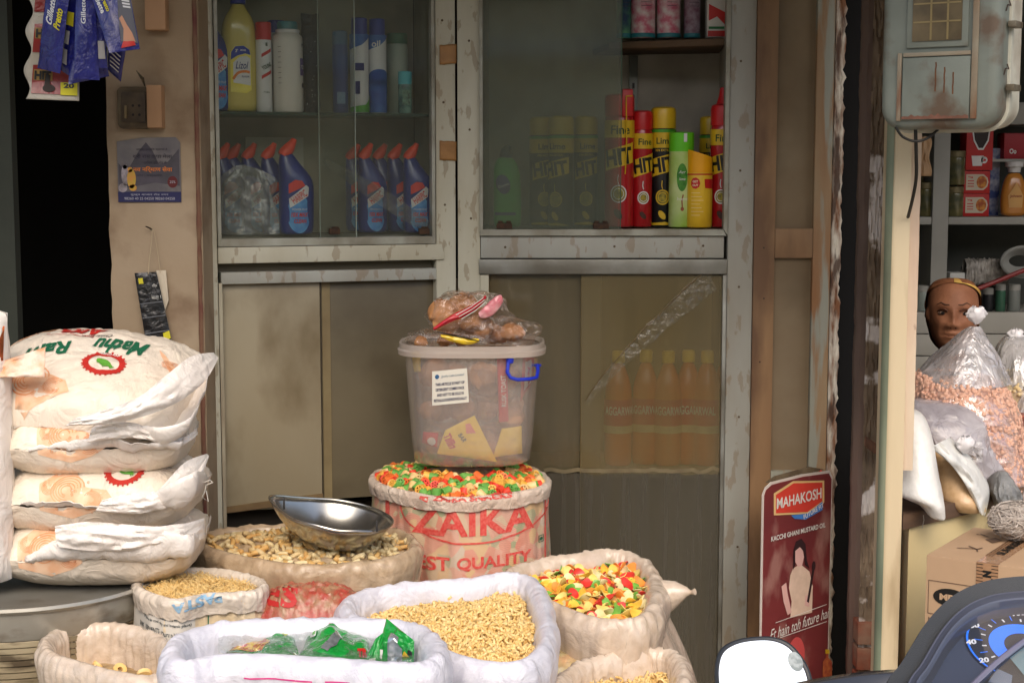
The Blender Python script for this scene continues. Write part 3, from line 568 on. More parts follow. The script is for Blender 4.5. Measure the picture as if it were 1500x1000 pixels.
hitcan('spray_can', 'black insect spray can with yellow cap and bright highlight, front of three behind hazy pane', atR(822, .08, zc), .0315, .272, KBLK, YEL, .045, YEL, False, group=gc, twist=-.5)
hitcan('spray_can', 'black insect spray can with yellow cap, left of three behind hazy pane', atR(793, .15, zc), .030, .272, KBLK, YEL, .045, YEL, False, group=gc, twist=.25)
hitcan('spray_can', 'black insect spray can with yellow cap, right of three behind hazy pane', atR(858, .15, zc), .030, .274, KBLK, YEL, .045, YEL, False, group=gc, twist=.0)
hitcan('spray_can', 'red insect spray can with pointed nozzle at the far right edge of the shelf', atR(1058, .08, zc), .030, .30, CRED, CAPR, .05, YEL, True, group=gc, twist=-.2)
c1 = atR(1058, .08, zc); o = [q for q in bpy.data.objects if q.name.startswith('spray_can')][-1]
m = MB(); m.lathe([(.018, .298), (.011, .32), (.008, .34), (.0, .342)], c1, 14); m.build('nozzle', CAPR, o)
hitcan('spray_can', 'black spray can with yellow cap standing at the back near the right edge', atR(1040, .20, zc), .0275, .275, KBLK, YEL, .045, YEL, False, group=gc)
# air freshener with green cap
p = atR(998, .075, zc)
t = can('air_freshener', 'pale green air freshener can with bright green cap and leaf picture', 'spray can', p, .0305, .232, .046, mat('freshener_body', lin(196, 212, 150), lin(150, 190, 66), ns=14, rough=.3, coat=.3), mat('cap_green', lin(104, 206, 40), rough=.35), sh='flat', neck=1)
cm = lambda off: cylmap(p.x, p.y, p.z, .0305, off, 0)
d = Dec(); d.ell(-.001, .122, .013, .034); d.build('leaf_picture', mat('leaf_green', lin(80, 150, 50), lin(46, 110, 36), ns=90), cm(.0008), t, .005)
d = Dec(); d.text('Aer', -.001, .135, w=.017, shear=.3); d.text('lime', 0, .118, w=.014); d.text('home', .001, .07, w=.026); d.build('lettering', WHITE, cm(.0014), t, .005)
d = Dec(); d.ell(.0, .045, .004, .005); d.stroke([(0, .05), (-.001, .066), (.002, .08)], .003); d.build('bug_mark', mat('bug_red', lin(150, 80, 50)), cm(.0012), t, .005)
m = MB(); m.box((p.x + .002, p.y - .0325, p.z + .208), (p.x + .010, p.y - .028, p.z + .229)); m.build('spray_slot', LWH, t, bevel=.001)
# yellow can
p = atR(1025, .055, zc)
t = can('repellent_can', 'short yellow repellent can with slanted cap in front of the others', 'spray can', p, .0315, .192, .058, mat('can_amber', lin(228, 190, 52), lin(214, 170, 40), ns=9, rough=.35), mat('cap_amber', lin(242, 172, 20), rough=.4), neck=1, sh='angled', capr=.98)
cm = lambda off: cylmap(p.x, p.y, p.z, .0315, off, 0)
d = Dec(); d.rect(-.06, .128, .06, .131); d.ell(-.014, .108, .012, .014, 9); d.poly([(.008, .118), (.040, .118), (.040, .094), (.010, .096)]); d.build('label_red_patch', RED, cm(.0008), t, .005)
d = Dec(); d.text('GET', -.014, .112, w=.013, bold=.03); d.text('OUT', -.014, .103, w=.014, bold=.03)
for i in range(7): d.rect(-.024, .084 - i * .009, -.002 + .004 * (i % 3), .0848 - i * .009)
d.build('lettering', mat('ink_cream', lin(240, 226, 190)), cm(.0013), t, .005)
# green bottle behind hazy pane
p = atR(743, .06, zc); t = thing('toilet_cleaner', 'green cleaner bottle with dark cap standing alone behind the hazy pane', 'bottle', p)
m = MB(); m.loft([[p + q for q in ering(*k)] for k in [(0, 0, .031, .022), (.005, 0, .035, .025), (.07, .001, .034, .025), (.13, -.001, .034, .024), (.15, -.003, .030, .022), (.165, -.004, .022, .018), (.172, -.004, .015, .014)]]); m.build('body', mat('bottle_green', lin(66, 176, 66), lin(56, 160, 60), rough=.4), t, sub=1)
m = MB(); m.tube([p + V((-.004, 0, .170)), p + V((-.003, 0, .184)), p + V((.002, 0, .200))], [.016, .015, .008], 14); m.build('cap', mat('cap_dark', lin(40, 52, 70), rough=.5), t)
d = Dec(); d.ell(-.010, .105, .017, .024, rot=.3); d.rect(-.03, .030, .03, .037); d.build('label_patch', mat('label_navy', lin(50, 66, 130)), lambda x, y: p + ellmap(.035, .025)(x, y), t, .006)
d = Dec(); d.text('Domex', -.008, .103, w=.028, rot=.35, bold=.02); d.build('lettering', LWH, lambda x, y: p + ellmap(.035, .025, off=.002)(x, y), t, .006)
# top shelf cans in the right cabinet
FLO = mat('floral_can', lin(206, 200, 200), lin(190, 96, 120), ns=45, f=.35, rough=.3, coat=.3)
zt_ = qw - .008
for px, r_, lb, bmx, capm in ((940, .030, 'white floral tin with teal base on the timber shelf, second from left', FLO, 'cap_teal'), (977, .029, 'white floral tin with pink flowers in the middle of the timber shelf', FLO, 'cap_teal'), (1011, .020, 'slim grey floral tin beside the red and white carton', mat('floral_grey', lin(150, 140, 150), lin(110, 70, 90), ns=50, f=.4), 'cap_teal'), (912, .018, 'dark blue and green tin at the left end of the timber shelf', mat('tin_dark', lin(30, 60, 90), lin(90, 150, 110), ns=14, f=.2), 'cap_teal')):
    p = atR(px, .10, zt_ + .006); CT = mat('cap_teal', lin(40, 120, 130), rough=.4)
    t = can('floral_tin', lb, 'can', p, r_, .21, .04, bmx, CT, group='tins on the timber shelf')
    m = MB(); m.lathe([(r_ * .98, .0005), (r_ * 1.02, .002), (r_ * 1.02, .010), (r_, .011)], p, 28); m.build('base_ring', CT, t)
    d = Dec(); rr = random.Random(px)
    for i in range(4): d.rect(-.014 + rr.random() * .004, .075 + i * .009, .012 + rr.random() * .004, .0762 + i * .009)
    d.build('small_print', mat('ink_grey', lin(70, 66, 74)), cylmap(p.x, p.y, p.z, r_, .0008, .2), t, .006)
p = atR(1046, .09, zt_ + .006); t = thing('soap_carton', 'white carton with green and red print at the right end of the timber shelf', 'carton', p)
m = MB(); m.box((p.x - .024, p.y - .015, p.z), (p.x + .03, p.y + .03, p.z + .15)); m.build('box', mat('carton_white', lin(214, 212, 204), rough=.6), t, bevel=.001)
d = Dec(); d.rect(-.022, .002, .02, .016); d.poly([(-.02, .04), (0, .05), (.02, .03), (.02, .06), (-.02, .08)]); d.build('print', RED, lambda x, y: V((p.x + x, p.y - .0165, p.z + y)), t)
d = Dec(); d.text('Odonil', 0, .1, w=.036, bold=.02, rot=.4); d.rect(-.02, .02, .018, .026); d.build('lettering', mat('ink_green', lin(50, 120, 70)), lambda x, y: V((p.x + x, p.y - .0167, p.z + y)), t)
# -------------- upper glass shelf of the left cabinet
zu = zsh + .007
def lcm(p, r, off=.0008, a=0): return lambda x, y: V((p.x + (r + off) * math.sin(x / r + a + ZR_L), p.y - (r + off) * math.cos(x / r + a + ZR_L), p.z + y))
p = atL(353, .075, zu); t = thing('floor_cleaner', 'large bottle of pale yellow floor cleaner with blue cap and fruit label', 'bottle', p)
m = MB(); m.loft([[p + Matrix.Rotation(ZR_L, 3, 'Z') @ q for q in ering(*k)] for k in [(0, 0, .038, .028), (.004, 0, .041, .031), (.10, 0, .041, .031), (.175, 0, .041, .031), (.205, 0, .038, .029), (.225, 0, .028, .024), (.238, 0, .017, .017), (.25, 0, .0155, .0155)]])
m.build('body', mat('pale_yellow_liquid', lin(206, 190, 106), lin(196, 176, 88), ns=3, rough=.2, coat=.4), t, sub=1)
m = MB(); m.lathe([(.0175, .249), (.018, .27), (.016, .276)], p, 20); m.build('cap', mat('cap_blue', lin(50, 60, 150), rough=.4), t)
rl = Matrix.Rotation(ZR_L, 3, 'Z'); em = lambda off: (lambda x, y: p + rl @ ellmap(.041, .031, off=off)(x, y))
d = Dec(); d.poly([(-.024, .045), (-.024, .135), (-.014, .150), (.006, .152), (.02, .143), (.024, .13), (.024, .05), (.012, .042)]); d.build('label_base', mat('label_yellow', lin(232, 214, 70), lin(240, 226, 120), ns=40), em(.0016), t, .006)
d = Dec(); d.poly([(-.0235, .118), (-.022, .136), (-.013, .149), (.006, .151), (.02, .142), (.023, .13), (.010, .133), (-.008, .128)]); d.build('label_top', mat('label_royal', lin(40, 60, 160)), em(.0024), t, .006)
d = Dec(); d.poly([(-.018, .066), (-.018, .112), (-.004, .125), (.012, .128), (.022, .122), (.022, .06)]); d.build('label_panel', LWH, em(.0022), t, .006)
d = Dec(); d.text('Lizol', .002, .106, w=.030, h=.017, shear=.3, bold=.01); d.text('FLOOR', .010, .080, w=.018, bold=.02); d.build('lettering', mat('ink_navy', lin(34, 40, 110)), em(.003), t, .006)
d = Dec(); d.stroke(cr([(-.019, .074), (-.008, .088), (.008, .092), (.02, .09)], 5, False), .006); d.build('label_swoosh', mat('label_orange', lin(232, 130, 50)), em(.0029), t, .006)
d = Dec(); d.text("3'", -.010, .139, w=.006, bold=.03); d.text('MORE', .005, .1405, w=.013, bold=.04); d.build('lettering', WHITE, em(.0031), t, .006)
p = atL(389, .06, zu); t = can('powder_can', 'slim white can with red cap and slanted red print', 'can', p, .0185, .207, .040, LWH, CAPR, sh='flat', neck=1)
d = Dec()
for zz in (.075, .125): d = Dec(); d.poly([(-.008, zz), (.016, zz + .014), (.016, zz + .022), (-.008, zz + .008)]); d.build('label_stripe', RED, lcm(p, .0185), t, .005)
d = Dec(); d.text('YOUNG', .004, .105, w=.024, h=.010, bold=.03, rot=.5); d.text('E', .004, .155, w=.005, bold=.05); d.text('max', .003, .045, w=.014); d.build('lettering', mat('ink_dkgreen', lin(44, 74, 40)), lcm(p, .0185, .0014), t, .005)
p = atL(424, .065, zu); t = thing('talc_bottle', 'broad white plastic bottle with teal cap and purple side label', 'bottle', p)
m = MB(); m.lathe([(.033, 0), (.0355, .004), (.0355, .165), (.034, .176), (.028, .181), (.026, .186)], p, 32); m.build('body', mat('bottle_white', lin(222, 218, 208), lin(206, 200, 190), ns=4, rough=.35), t, ang=50)
m = MB(); m.lathe([(.028, .184), (.0285, .190), (.0265, .192)], p, 28); m.build('collar', LWH, t)
m = MB(); m.lathe([(.024, .191), (.0245, .206), (.022, .210)], p, 28); m.build('cap', MATS['cap_teal'], t)
d = Dec(); d.rect(.026, .085, .06, .125); d.build('label_panel', mat('label_purple', lin(92, 64, 140)), lcm(p, .0355), t, .006)
d = Dec(); d.text('tr', .036, .105, w=.014); d.build('lettering', WHITE, lcm(p, .0355, .0016), t, .006)
d = Dec(); d.text('M', .035, .155, w=.008); d.ell(.036, .062, .005, .006)
for i in range(8): d.rect(-.03, .150 - i * .012, -.022, .151 - i * .012)
d.build('small_print', MATS['ink_grey'], lcm(p, .0355, .0012), t, .006)
p = atL(408, .17, zu); t = can('blue_capped_bottle', 'blue-capped bottle hidden behind the broad white one', 'bottle', p, .03, .222, .03, LWH, MATS['cap_blue'], sh='flat', neck=.8, capr=.7)
p = atL(457, .12, zu); t = thing('black_pouch', 'tall crinkled black pouch standing beside the white bottle', 'pouch', p)
m = MB(); m.grid(lambda a, b: p + rl @ V((.022 * math.cos(2 * PI * a) * (1 + .06 * nz(b * 8, a * 3)), -.022 * math.sin(2 * PI * a) * (1 - b * .7), .235 * b + .004 * nz(a * 6, b))), 24, 30, cu=True); m.build('pouch_film', mat('black_film', lin(26, 26, 26), rough=.3, fold=.8, fs=30), t)
d = Dec(); rr = random.Random(2)
for i in range(14): d.ell(-.015 + .03 * rr.random(), .02 + .15 * rr.random() ** 1.6, .0008, .001, 6)
d.build('speckle', WHITE, lambda x, y: p + rl @ V((x, -.0235, y)), t)
BDK = mat('spray_blue', lin(34, 70, 150), lin(28, 52, 126), ns=12, rough=.35)
p = atL(500, .09, zu); t = can('deodorant_can', 'slim dark blue spray can left of the blue and white ones', 'spray can', p, .0185, .195, .032, BDK, mat('cap_steelblue', lin(60, 110, 160)), neck=.9)
d = Dec(); d.rect(-.012, .022, .008, .05); d.build('bar_label', mat('pale_blue', lin(130, 160, 200)), lcm(p, .0185), t, .005)
for px, dk, lb in ((528, .075, 'white spray can with tall blue cap and green foot beside pane edge'), (554, .085, 'blue and white spray can with lettering and dark blue lower half')):
    p = atL(px, dk, zu); second = px > 540
    t = can('air_spray', lb, 'spray can', p, .0225, .225, .04, LWH, mat('cap_royal', lin(34, 54, 150), rough=.35), neck=.85, sh='flat', capr=.86)
    d = Dec(); d.poly([(-.03, .15), (.0, .16), (.03, .185), (.05, .186), (-.05, .186), (-.05, .15)]); 
    if second: d.rect(-.04, .002, .04, .08); d.ell(0, .085, .03, .02)
    d.build('label_blue_field', mat('label_deepblue', lin(34, 66, 150), lin(60, 110, 180), ns=30), lcm(p, .0225), t, .005)
    if second: d = Dec(); d.text('oil', -.008, .165, w=.02, bold=.02); d.build('lettering', WHITE, lcm(p, .0225, .0016), t, .005)
    else:
        d = Dec(); d.poly([(-.04, .002), (.04, .002), (.04, .05), (.01, .02), (-.04, .012)]); d.build('green_foot', GRN, lcm(p, .0225), t, .005)
        d = Dec(); d.rect(-.018, .100, .006, .118); d.rect(-.018, .045, -.004, .075); d.build('small_print', MATS['ink_navy'], lcm(p, .0225, .0014), t, .005)
p = atL(583, .15, zu); t = can('talc_can', 'pale grey-green can with dark green cap standing at the back', 'can', p, .026, .198, .025, mat('can_palegreen', lin(190, 200, 186), lin(150, 170, 160), ns=12), mat('cap_forest', lin(20, 110, 84), rough=.4), sh='flat', neck=.9)
p = atL(594, .05, zu); t = can('small_bottle', 'small teal bottle with light cyan cap at the shelf front', 'bottle', p, .0165, .100, .030, mat('teal_glass', lin(50, 90, 90), lin(110, 150, 140), ns=40, f=.3, rough=.2), mat('cap_cyan', lin(80, 190, 204), rough=.35), sh='flat', neck=.95)
d = Dec(); d.rect(-.010, .02, .010, .055); d.build('label_panel', mat('label_sage', lin(120, 160, 140), lin(60, 80, 70), ns=90, f=.3), lcm(p, .0165), t, .005)
# -------------- oil bottles low in the right cabinet
def oil():
    t = thing('oil_bottle', '', 'bottle'); m = MB()
    m.loft([ering(*k) for k in [(0, 0, .032, .032), (.005, 0, .035, .035), (.06, 0, .035, .035), (.12, 0, .034, .034), (.17, 0, .035, .035), (.21, 0, .032, .032), (.24, 0, .020, .020), (.262, 0, .013, .013)]]); m.build('body', mat('amber_oil', lin(228, 120, 26), lin(204, 90, 18), ns=5, rough=.15, coat=.5), t, sub=1)
    m = MB(); m.lathe([(.016, .26), (.0165, .285), (.014, .29)], n=18); m.build('cap', mat('cap_bright_yellow', lin(246, 206, 40), rough=.4), t)
    d = Dec(); d.rect(-.055, .105, .055, .17); d.build('label_band', mat('label_crimson', lin(200, 44, 40), rough=.4), ellmap(.035, .035, off=.002) if 0 else cylmap(0, 0, 0, .036, .0008), t, .008)
    d = Dec(); d.rect(-.055, .085, .055, .104); d.build('label_foot', mat('label_cream', lin(226, 204, 150)), cylmap(0, 0, 0, .036, .0008), t, .008)
    d = Dec(); d.text('AGGARWAL', 0, .142, w=.085, h=.022, bold=.03); d.build('lettering', WHITE, cylmap(0, 0, 0, .036, .0018), t, .006)
    return t
ob = oil(); kids_scan(ob)
ol = [(908, 'leftmost'), (949, 'second from left'), (982, 'third from left'), (1012, 'third from right'), (1040, 'second from right'), (1068, 'rightmost')]
for i, (px, s_) in enumerate(ol):
    o = ob if i == 0 else copy_tree(ob); o.location = atR(px, .10 + .02 * (i % 2), zsf + .001); o.rotation_euler.z = R([8, -5, 4, 14, -40, 20][i])
    o['label'] = 'amber oil bottle with yellow cap behind the grimy pane, ' + s_ + ' in the row'; o['group'] = 'oil bottles behind the grimy lower pane'
# ================================================================== ON THE PIER
def packet(name, m_, cs, bulge, seed=0, nu=22, nv=22, cr_=.15, parent=None, ex=.5, both=True, fins=0):
    bl, br, tr, tl = [V(c) for c in cs]; n = (br - bl).cross(tl - bl).normalized()
    def bi(a, b): return (bl * (1 - a) + br * a) * (1 - b) + (tl * (1 - a) + tr * a) * b
    size = ((br - bl).length + (tl - bl).length) / 2
    def sf(a, b, s=1):
        k = max(0, math.sin(PI * a) * math.sin(PI * b)) ** ex; q = nz(a * 3 + seed, b * 3 - seed, seed * 1.3) + .5 * nz(a * 7, b * 7, seed)
        return bi(a, b) + n * (s * bulge * k * (1 + cr_ * 2 * q) + size * cr_ * .10 * nz(a * 4, b * 4, seed + 9) + s * .0004)
    m = MB(); m.grid(lambda a, b: sf(a, b, 1), nu, nv)
    if both: m.grid(lambda a, b: sf(a, b, -1), nu, nv)
    o = m.build(name, m_, parent, ang=60)
    def mp(x, y, off=.0012): return sf(min(1, max(0, x)), min(1, max(0, y)), 1) + n * off
    return o, mp
BLU = mat('sachet_blue', lin(34, 38, 126), lin(22, 26, 96), ns=9, rough=.22, coat=.4, fold=.6, fs=26)
def strip(cs, Y, label, marks, seed, cat='sachet strip', m_=None, bulge=.006, name='sachet_strip'):
    pts = [P(x, y, Y + dy) for x, y, dy in cs]
    t = thing(name, label, cat, sum(pts, V()) / 4, 'blue sachet strips hanging at the doorway' if m_ is None else None)
    o, mp = packet('sachet_film', m_ or BLU, pts, bulge, seed, parent=t)
    for k, (m2, fn) in enumerate(marks):
        d = Dec(); fn(d); nm = 'lettering' if d.v and len(d.v) > 60 else 'print_patch'; d.build(nm, m2, lambda x, y: mp(x, y, .0012 + .0005 * k), t, .06)
    return t
YS = 3.15; YW2 = mat('ink_white', lin(220, 222, 226)); YLM = mat('ink_yellow', lin(216, 206, 40)); BAR = mat('bar_white', lin(180, 180, 182))
def bars(x0, y0, x1, y1):
    def f(d):
        n = 9
        for i in range(n): q = x0 + (x1 - x0) * i / n; d.rect(q, y0, q + (x1 - x0) / n * (.3 + .4 * (i % 2)), y1)
    return f
strip([(55, 100, .05), (88, 108, .02), (105, -30, 0), (70, -30, .02)], YS, 'blue sachet strip turned sideways, leftmost of the bunch', [(YW2, lambda d: d.text('Gillette', .38, .66, w=.30, h=.30, bold=.03, rot=R(80)) ), (YLM, lambda d: d.text('Presto', .74, .58, w=.22, h=.26, bold=.03, rot=R(80)))], 1)
strip([(84, 100, .04), (112, 118, .02), (118, -30, 0), (100, -30, .02)], YS + .02, 'narrow dark blue sachet strip with pale bar panel, second from left', [(BAR, lambda d: d.rect(.1, .10, .55, .26)), (BAR, lambda d: d.rect(.2, .32, .6, .46)), (YLM, lambda d: d.rect(.1, .52, .8, .66))], 2)
strip([(108, 115, .0), (146, 118, .02), (138, -30, 0), (112, -30, .02)], YS - .01, 'blue sachet strip with upright lettering in the middle of the bunch', [(YW2, lambda d: d.text('Gillette', .35, .68, w=.26, h=.22, bold=.02, rot=R(88)))], 3)
strip([(146, 92, .06), (177, 120, .05), (186, 60, 0), (150, 20, .02)], YS + .05, 'lowest blue sachet with a white bar code', [(BAR, lambda d: d.rect(.0, .1, .45, .55)), (mat('ink_black2', lin(40, 40, 44)), bars(.05, .16, .4, .5)), (YW2, lambda d: [d.rect(.55, .2 + i * .09, .92, .23 + i * .09) for i in range(5)])], 4)
t = strip([(160, 78, -.02), (205, 72, .0), (188, -20, 0), (126, -30, .02)], YS - .03, 'large blue and grey sachet with a photo patch, rightmost of the bunch', [(YW2, lambda d: d.text('Gillette', .14, .68, w=.30, h=.14, bold=.03, rot=R(-76))), (YLM, lambda d: d.text('Presto', .30, .66, w=.22, h=.12, bold=.03, rot=R(-76))),
    (mat('patch_grey', lin(92, 94, 104)), lambda d: d.poly([(.45, .12), (.97, .08), (.98, .95), (.72, .95), (.56, .5)])), (mat('patch_skin', lin(198, 146, 116)), lambda d: d.poly([(.52, .12), (.9, .10), (.84, .24), (.74, .36), (.66, .5), (.56, .45), (.62, .3)])), (RED, lambda d: d.poly([(.40, .03), (.88, .05), (.86, .11), (.52, .12)])), (YW2, lambda d: [d.rect(.74, .62 + i * .05, .94, .65 + i * .05) for i in range(3)])], 5)
strip([(100, 124, .0), (160, 112, .02), (150, 60, 0), (104, 60, .02)], YS + .03, 'folded blue sachet tail hanging below the middle strip', [], 6)
strip([(128, 100, .0), (158, 100, .02), (146, -30, 0), (122, -30, .02)], YS + .0, 'dark blue sachet strip half hidden behind the rightmost sachet', [(YLM, lambda d: d.rect(.3, .55, .5, .75)), (BAR, lambda d: d.rect(.3, .1, .9, .3))], 7)
# red sachets behind
REDS = mat('sachet_red', lin(140, 28, 24), lin(120, 22, 20), ns=9, rough=.3, coat=.3, fold=.4, fs=20); 
t = thing('sachet_strip', 'strip of red insecticide sachets with pale edges behind the blue ones', 'sachet strip', P(75, 60, 3.22))
m = MB()
def rs(a, b):
    yy = 145 - b * 185; xx = 38 + 78 * a + (5 * math.sin(b * 6.5 * PI) if a == 0 else 0) + b * 8 * (1 - a); return P(xx, yy - a * -3, 3.22 + .01 * math.sin(b * 9) + .004 * math.sin(a * PI))
m.grid(rs, 12, 60); m.build('backing', mat('sachet_edge', lin(186, 180, 166), rough=.4, fold=.4, fs=24), t, solid=.001)
rp = lambda x, y: rs(x, y) + V((0, -.0035, 0))
d = Dec()
for b0_ in (.045, .37, .69): d = Dec(); d.poly([(.10, b0_), (.9, b0_), (.9, b0_ + .22), (.5, b0_ + .235), (.12, b0_ + .225)]); d.build('red_panel', REDS, rp, t, .05)
d = Dec()
for b0_ in (.04, .36): d = Dec(); d.rect(.66, b0_, .98, b0_ + .10); d.build('price_patch', YLM, lambda x, y: rs(x, y) + V((0, -.005, 0)), t, .05)
d = Dec()
for b0_ in (.15, .48, .80): d = Dec(); d.rect(.14, b0_, .50, b0_ + .085); d.build('name_patch', mat('name_tan', lin(150, 120, 60)), lambda x, y: rs(x, y) + V((0, -.0045, 0)), t, .05)
d = Dec()
for b0_ in (.19, .52, .84): d.text('HIT', .32, b0_, w=.32, h=.07, bold=.05)
d.text('20', .82, .115, w=.2, h=.04, bold=.04); d.build('lettering', MATS['ink_black'], lambda x, y: rs(x, y) + V((0, -.0065, 0)), t, .05)
d = Dec()
for b0_ in (.09,): d.ell(.44, b0_, .12, .03); d.stroke([(.4, b0_), (.42, .2)], .1)
d.build('insect_mark', mat('insect_dark', lin(44, 30, 22)), lambda x, y: rs(x, y) + V((0, -.006, 0)), t, .05)
# switch board and wooden blocks
WP = Pl((xa, YW, 0), (1, 0, 0), (0, 0, 1))
def rrect(x0, y0, x1, y1, r, n=5):
    out = []
    for cx, cy, a in ((x1 - r, y0 + r, -90), (x1 - r, y1 - r, 0), (x0 + r, y1 - r, 90), (x0 + r, y0 + r, 180)):
        out += [(cx + r * math.cos(R(a + 90 * i / n)), cy + r * math.sin(R(a + 90 * i / n))) for i in range(n + 1)]
    return out
a0, b0 = WP.hit(176, 189); a1, b1 = WP.hit(224, 128)
t = thing('switch_box', 'small brown rounded switch box fixed on the plaster pier', 'switch box', WP.w(a0, b0))
BK = mat('bakelite', lin(92, 76, 48), lin(60, 46, 30), ns=14, rough=.45, dirt=lin(120, 108, 80), ds=22, da=.5)
m = MB(); m.prism(rrect(a0, b0, a1, b1, .012), WP.w, -.002, .022); m.build('base', BK, t, bevel=.003)
m = MB(); m.prism(rrect(a0 + .010, b0 + .014, a1 - .012, b1 - .012, .004), WP.w, .022, .027); m.build('socket_face', mat('socket_face', lin(84, 70, 50), lin(54, 42, 30), ns=30, rough=.5), t, bevel=.001)
m = MB(); m.pbox(WP, a0 + .018, b0 + .022, a0 + .023, b0 + .05, .027, .033); m.build('toggle', mat('toggle_cream', lin(130, 112, 78)), t, bevel=.001)
d = Dec(); [d.ell(a0 + .036 + .014 * i, b0 + .03 + .02 * j, .003, .003, 10) for i in range(2) for j in range(2)]; d.build('socket_hole', mat('hole', lin(24, 18, 14)), on(WP, .0275), t)
WB = mat('raw_block', lin(186, 148, 112), lin(160, 122, 88), ns=8, rough=.75, st=(1, 1, .3), dirt=lin(80, 58, 40), ds=9, da=.6, bump=.3)
for (x0_, y0_, x1_, y1_, lb) in ((221, 188, 241, 126, 'pale wooden block beside the brown switch box'), (218, 46, 246, -30, 'pale wooden block high on the pier above the switch box')):
    a0, b0 = WP.hit(x0_, y0_); a1, b1 = WP.hit(x1_, y1_); m = MB(); m.pbox(WP, a0, b0, a1, b1, -.002, .035); o = m.build('wooden_block', WB, bevel=.002); tag(o, lb, 'wooden block')
m = MB(); q0_, q1_ = P(208, 112, 3.48), P(198, 106, 3.45)
for i in range(4): m.tube([P(212, 126, 3.49), P(206 + i * 1.5, 115, 3.47 - .003 * i), P(200 + i * 3, 104 + 3 * i, 3.45)], .0011, 5)
o = m.build('bare_wires', mat('wire_black', lin(36, 34, 30), lin(120, 110, 90), ns=60)); tag(o, 'bare wire ends sticking out above the brown switch box', 'wire')
# sticker poster
a0, b0 = WP.hit(174, 296); a1, b1 = WP.hit(264, 201); Wd, Hd = a1 - a0, b1 - b0
t = thing('sticker', 'worn grey and navy sticker with orange lettering on the pier', 'sticker', WP.w(a0, b0))
SM = lambda off: (lambda x, y: WP.w(a0 + Wd * x, b0 + Hd * y, off))
m = MB(); m.prism([(a0, b0), (a1, b0), (a1, b0 + Hd * .92), (a0 + Wd * .93, b0 + Hd), (a0 + Wd * .4, b0 + Hd * .99), (a0, b0 + Hd * .93)], WP.w, .001, .0035); m.build('paper', mat('sticker_grey', lin(112, 108, 110), lin(84, 80, 86), ns=12, rough=.35, dirt=lin(140, 134, 128), ds=14, da=.6), t, smooth=False)
d = Dec(); d.poly([(.2, .55), (.34, .78), (.46, .92), (.56, .80), (.66, .58), (.8, .62), (.98, .82), (.98, .25), (.6, .30), (.02, .2), (.02, .6), (.1, .5)]); d.build('mountain_print', mat('sticker_mauve', lin(84, 78, 88), lin(66, 64, 68), ns=30), SM(.0042), t)
d = Dec(); d.rect(0, 0, 1, .16); d.build('navy_band', mat('sticker_navy', lin(36, 38, 84)), SM(.0046), t)
d = Dec(); d.ell(.87, .31, .08, .09); d.build('red_seal', mat('sticker_maroon', lin(96, 30, 32)), SM(.0048), t)
d = Dec(); d.text('नव निर्माण सेवा', .56, .50, w=.62, h=.10, bold=.01); d.build('lettering', mat('ink_orange', lin(232, 134, 50)), SM(.0052), t)
d = Dec(); d.text('श्री राम कृपा मेला', .56, .70, w=.62, h=.09); d.text('आपका हार्दिक स्वागत है', .55, .81, w=.5, h=.045); d.text('परिवार की ओर से', .6, .61, w=.36, h=.05); d.text('फोन : कार्यालय', .5, .41, w=.4, h=.045); d.build('lettering', mat('ink_dark', lin(46, 38, 56)), SM(.0052), t)
d = Dec(); d.text('मुख्य बाजार रोड नगर', .5, .115, w=.6, h=.04); d.text('98260 40 25 04250 98260 04250', .5, .055, w=.8, h=.04); d.text('25%', .87, .31, w=.09); d.build('lettering', mat('ink_pale', lin(180, 180, 190)), SM(.0054), t)
d = Dec(); d.ell(.12, .42, .06, .16); d.ell(.12, .55, .035, .04); d.ell(.08, .22, .07, .07); d.build('pale_figure', mat('fig_pale', lin(170, 160, 166), lin(110, 104, 104), ns=60, f=.3), SM(.005), t)
d = Dec(); d.ell(.22, .36, .07, .15); d.ell(.2, .50, .04, .04); d.ell(.24, .22, .06, .05); d.build('orange_figure', mat('fig_orange', lin(206, 140, 70), lin(190, 160, 60), ns=60, f=.3), SM(.0053), t)
# nail, string and hanging strip of black packets
t = thing('nail', 'bent iron nail in the pier that carries a string', 'nail', P(219, 334, YW)); m = MB(); m.tube([P(224, 337, YW + .002), P(219, 334, YW - .012), P(214, 332, YW - .026)], .0016, 7); m.lathe([(0, 0), (.0028, .0005), (0, .001)], P(214, 332, YW - .027), 8); m.build('shank', MATS['rusty_nail'], t)
t = thing('packet_strip', 'strip of black sachets with white back card hanging on a string', 'packet strip', P(222, 400, YW - .02))
m = MB(); m.tube([P(223, 336, YW - .012), P(222, 355, YW - .012), P(219, 378, YW - .016), P(217, 402, YW - .022)], .0009, 5); m.tube([P(225, 336, YW - .010), P(228, 352, YW - .010), P(231, 370, YW - .01), P(235, 400, YW - .012)], .0007, 5); m.build('string', mat('string', lin(188, 170, 140), rough=.8), t)
c4 = [P(x, y, YW + dy) for x, y, dy in ((216, 515, -.03), (254, 508, -.015), (229, 398, -.016), (197, 400, -.022))]
o, mp = packet('sachet_film', mat('sachet_black', lin(30, 30, 32), rough=.22, coat=.5, fold=.5, fs=30), c4, .003, 3, parent=t, ex=.4)
o, mp2 = packet('back_card', mat('card_cream', lin(212, 200, 178), rough=.7), [P(x, y, YW + dy) for x, y, dy in ((240, 460, -.006), (247, 440, -.008), (243, 396, -.008), (229, 396, -.010))], .0006, 4, parent=t)
d = Dec(); d.rect(.12, .86, .32, .93); d.poly([(.7, .10), (.98, .12), (.98, .22), (.72, .2)]); d.build('yellow_patch', YLM, mp, t, .1)
d = Dec(); d.text('सिर्फ', .78, .82, w=.22, h=.05); d.text('मात्र 1', .75, .66, w=.4, h=.06); d.build('lettering', WHITE, lambda x, y: mp(x, y, .0018), t, .1)
d = Dec()
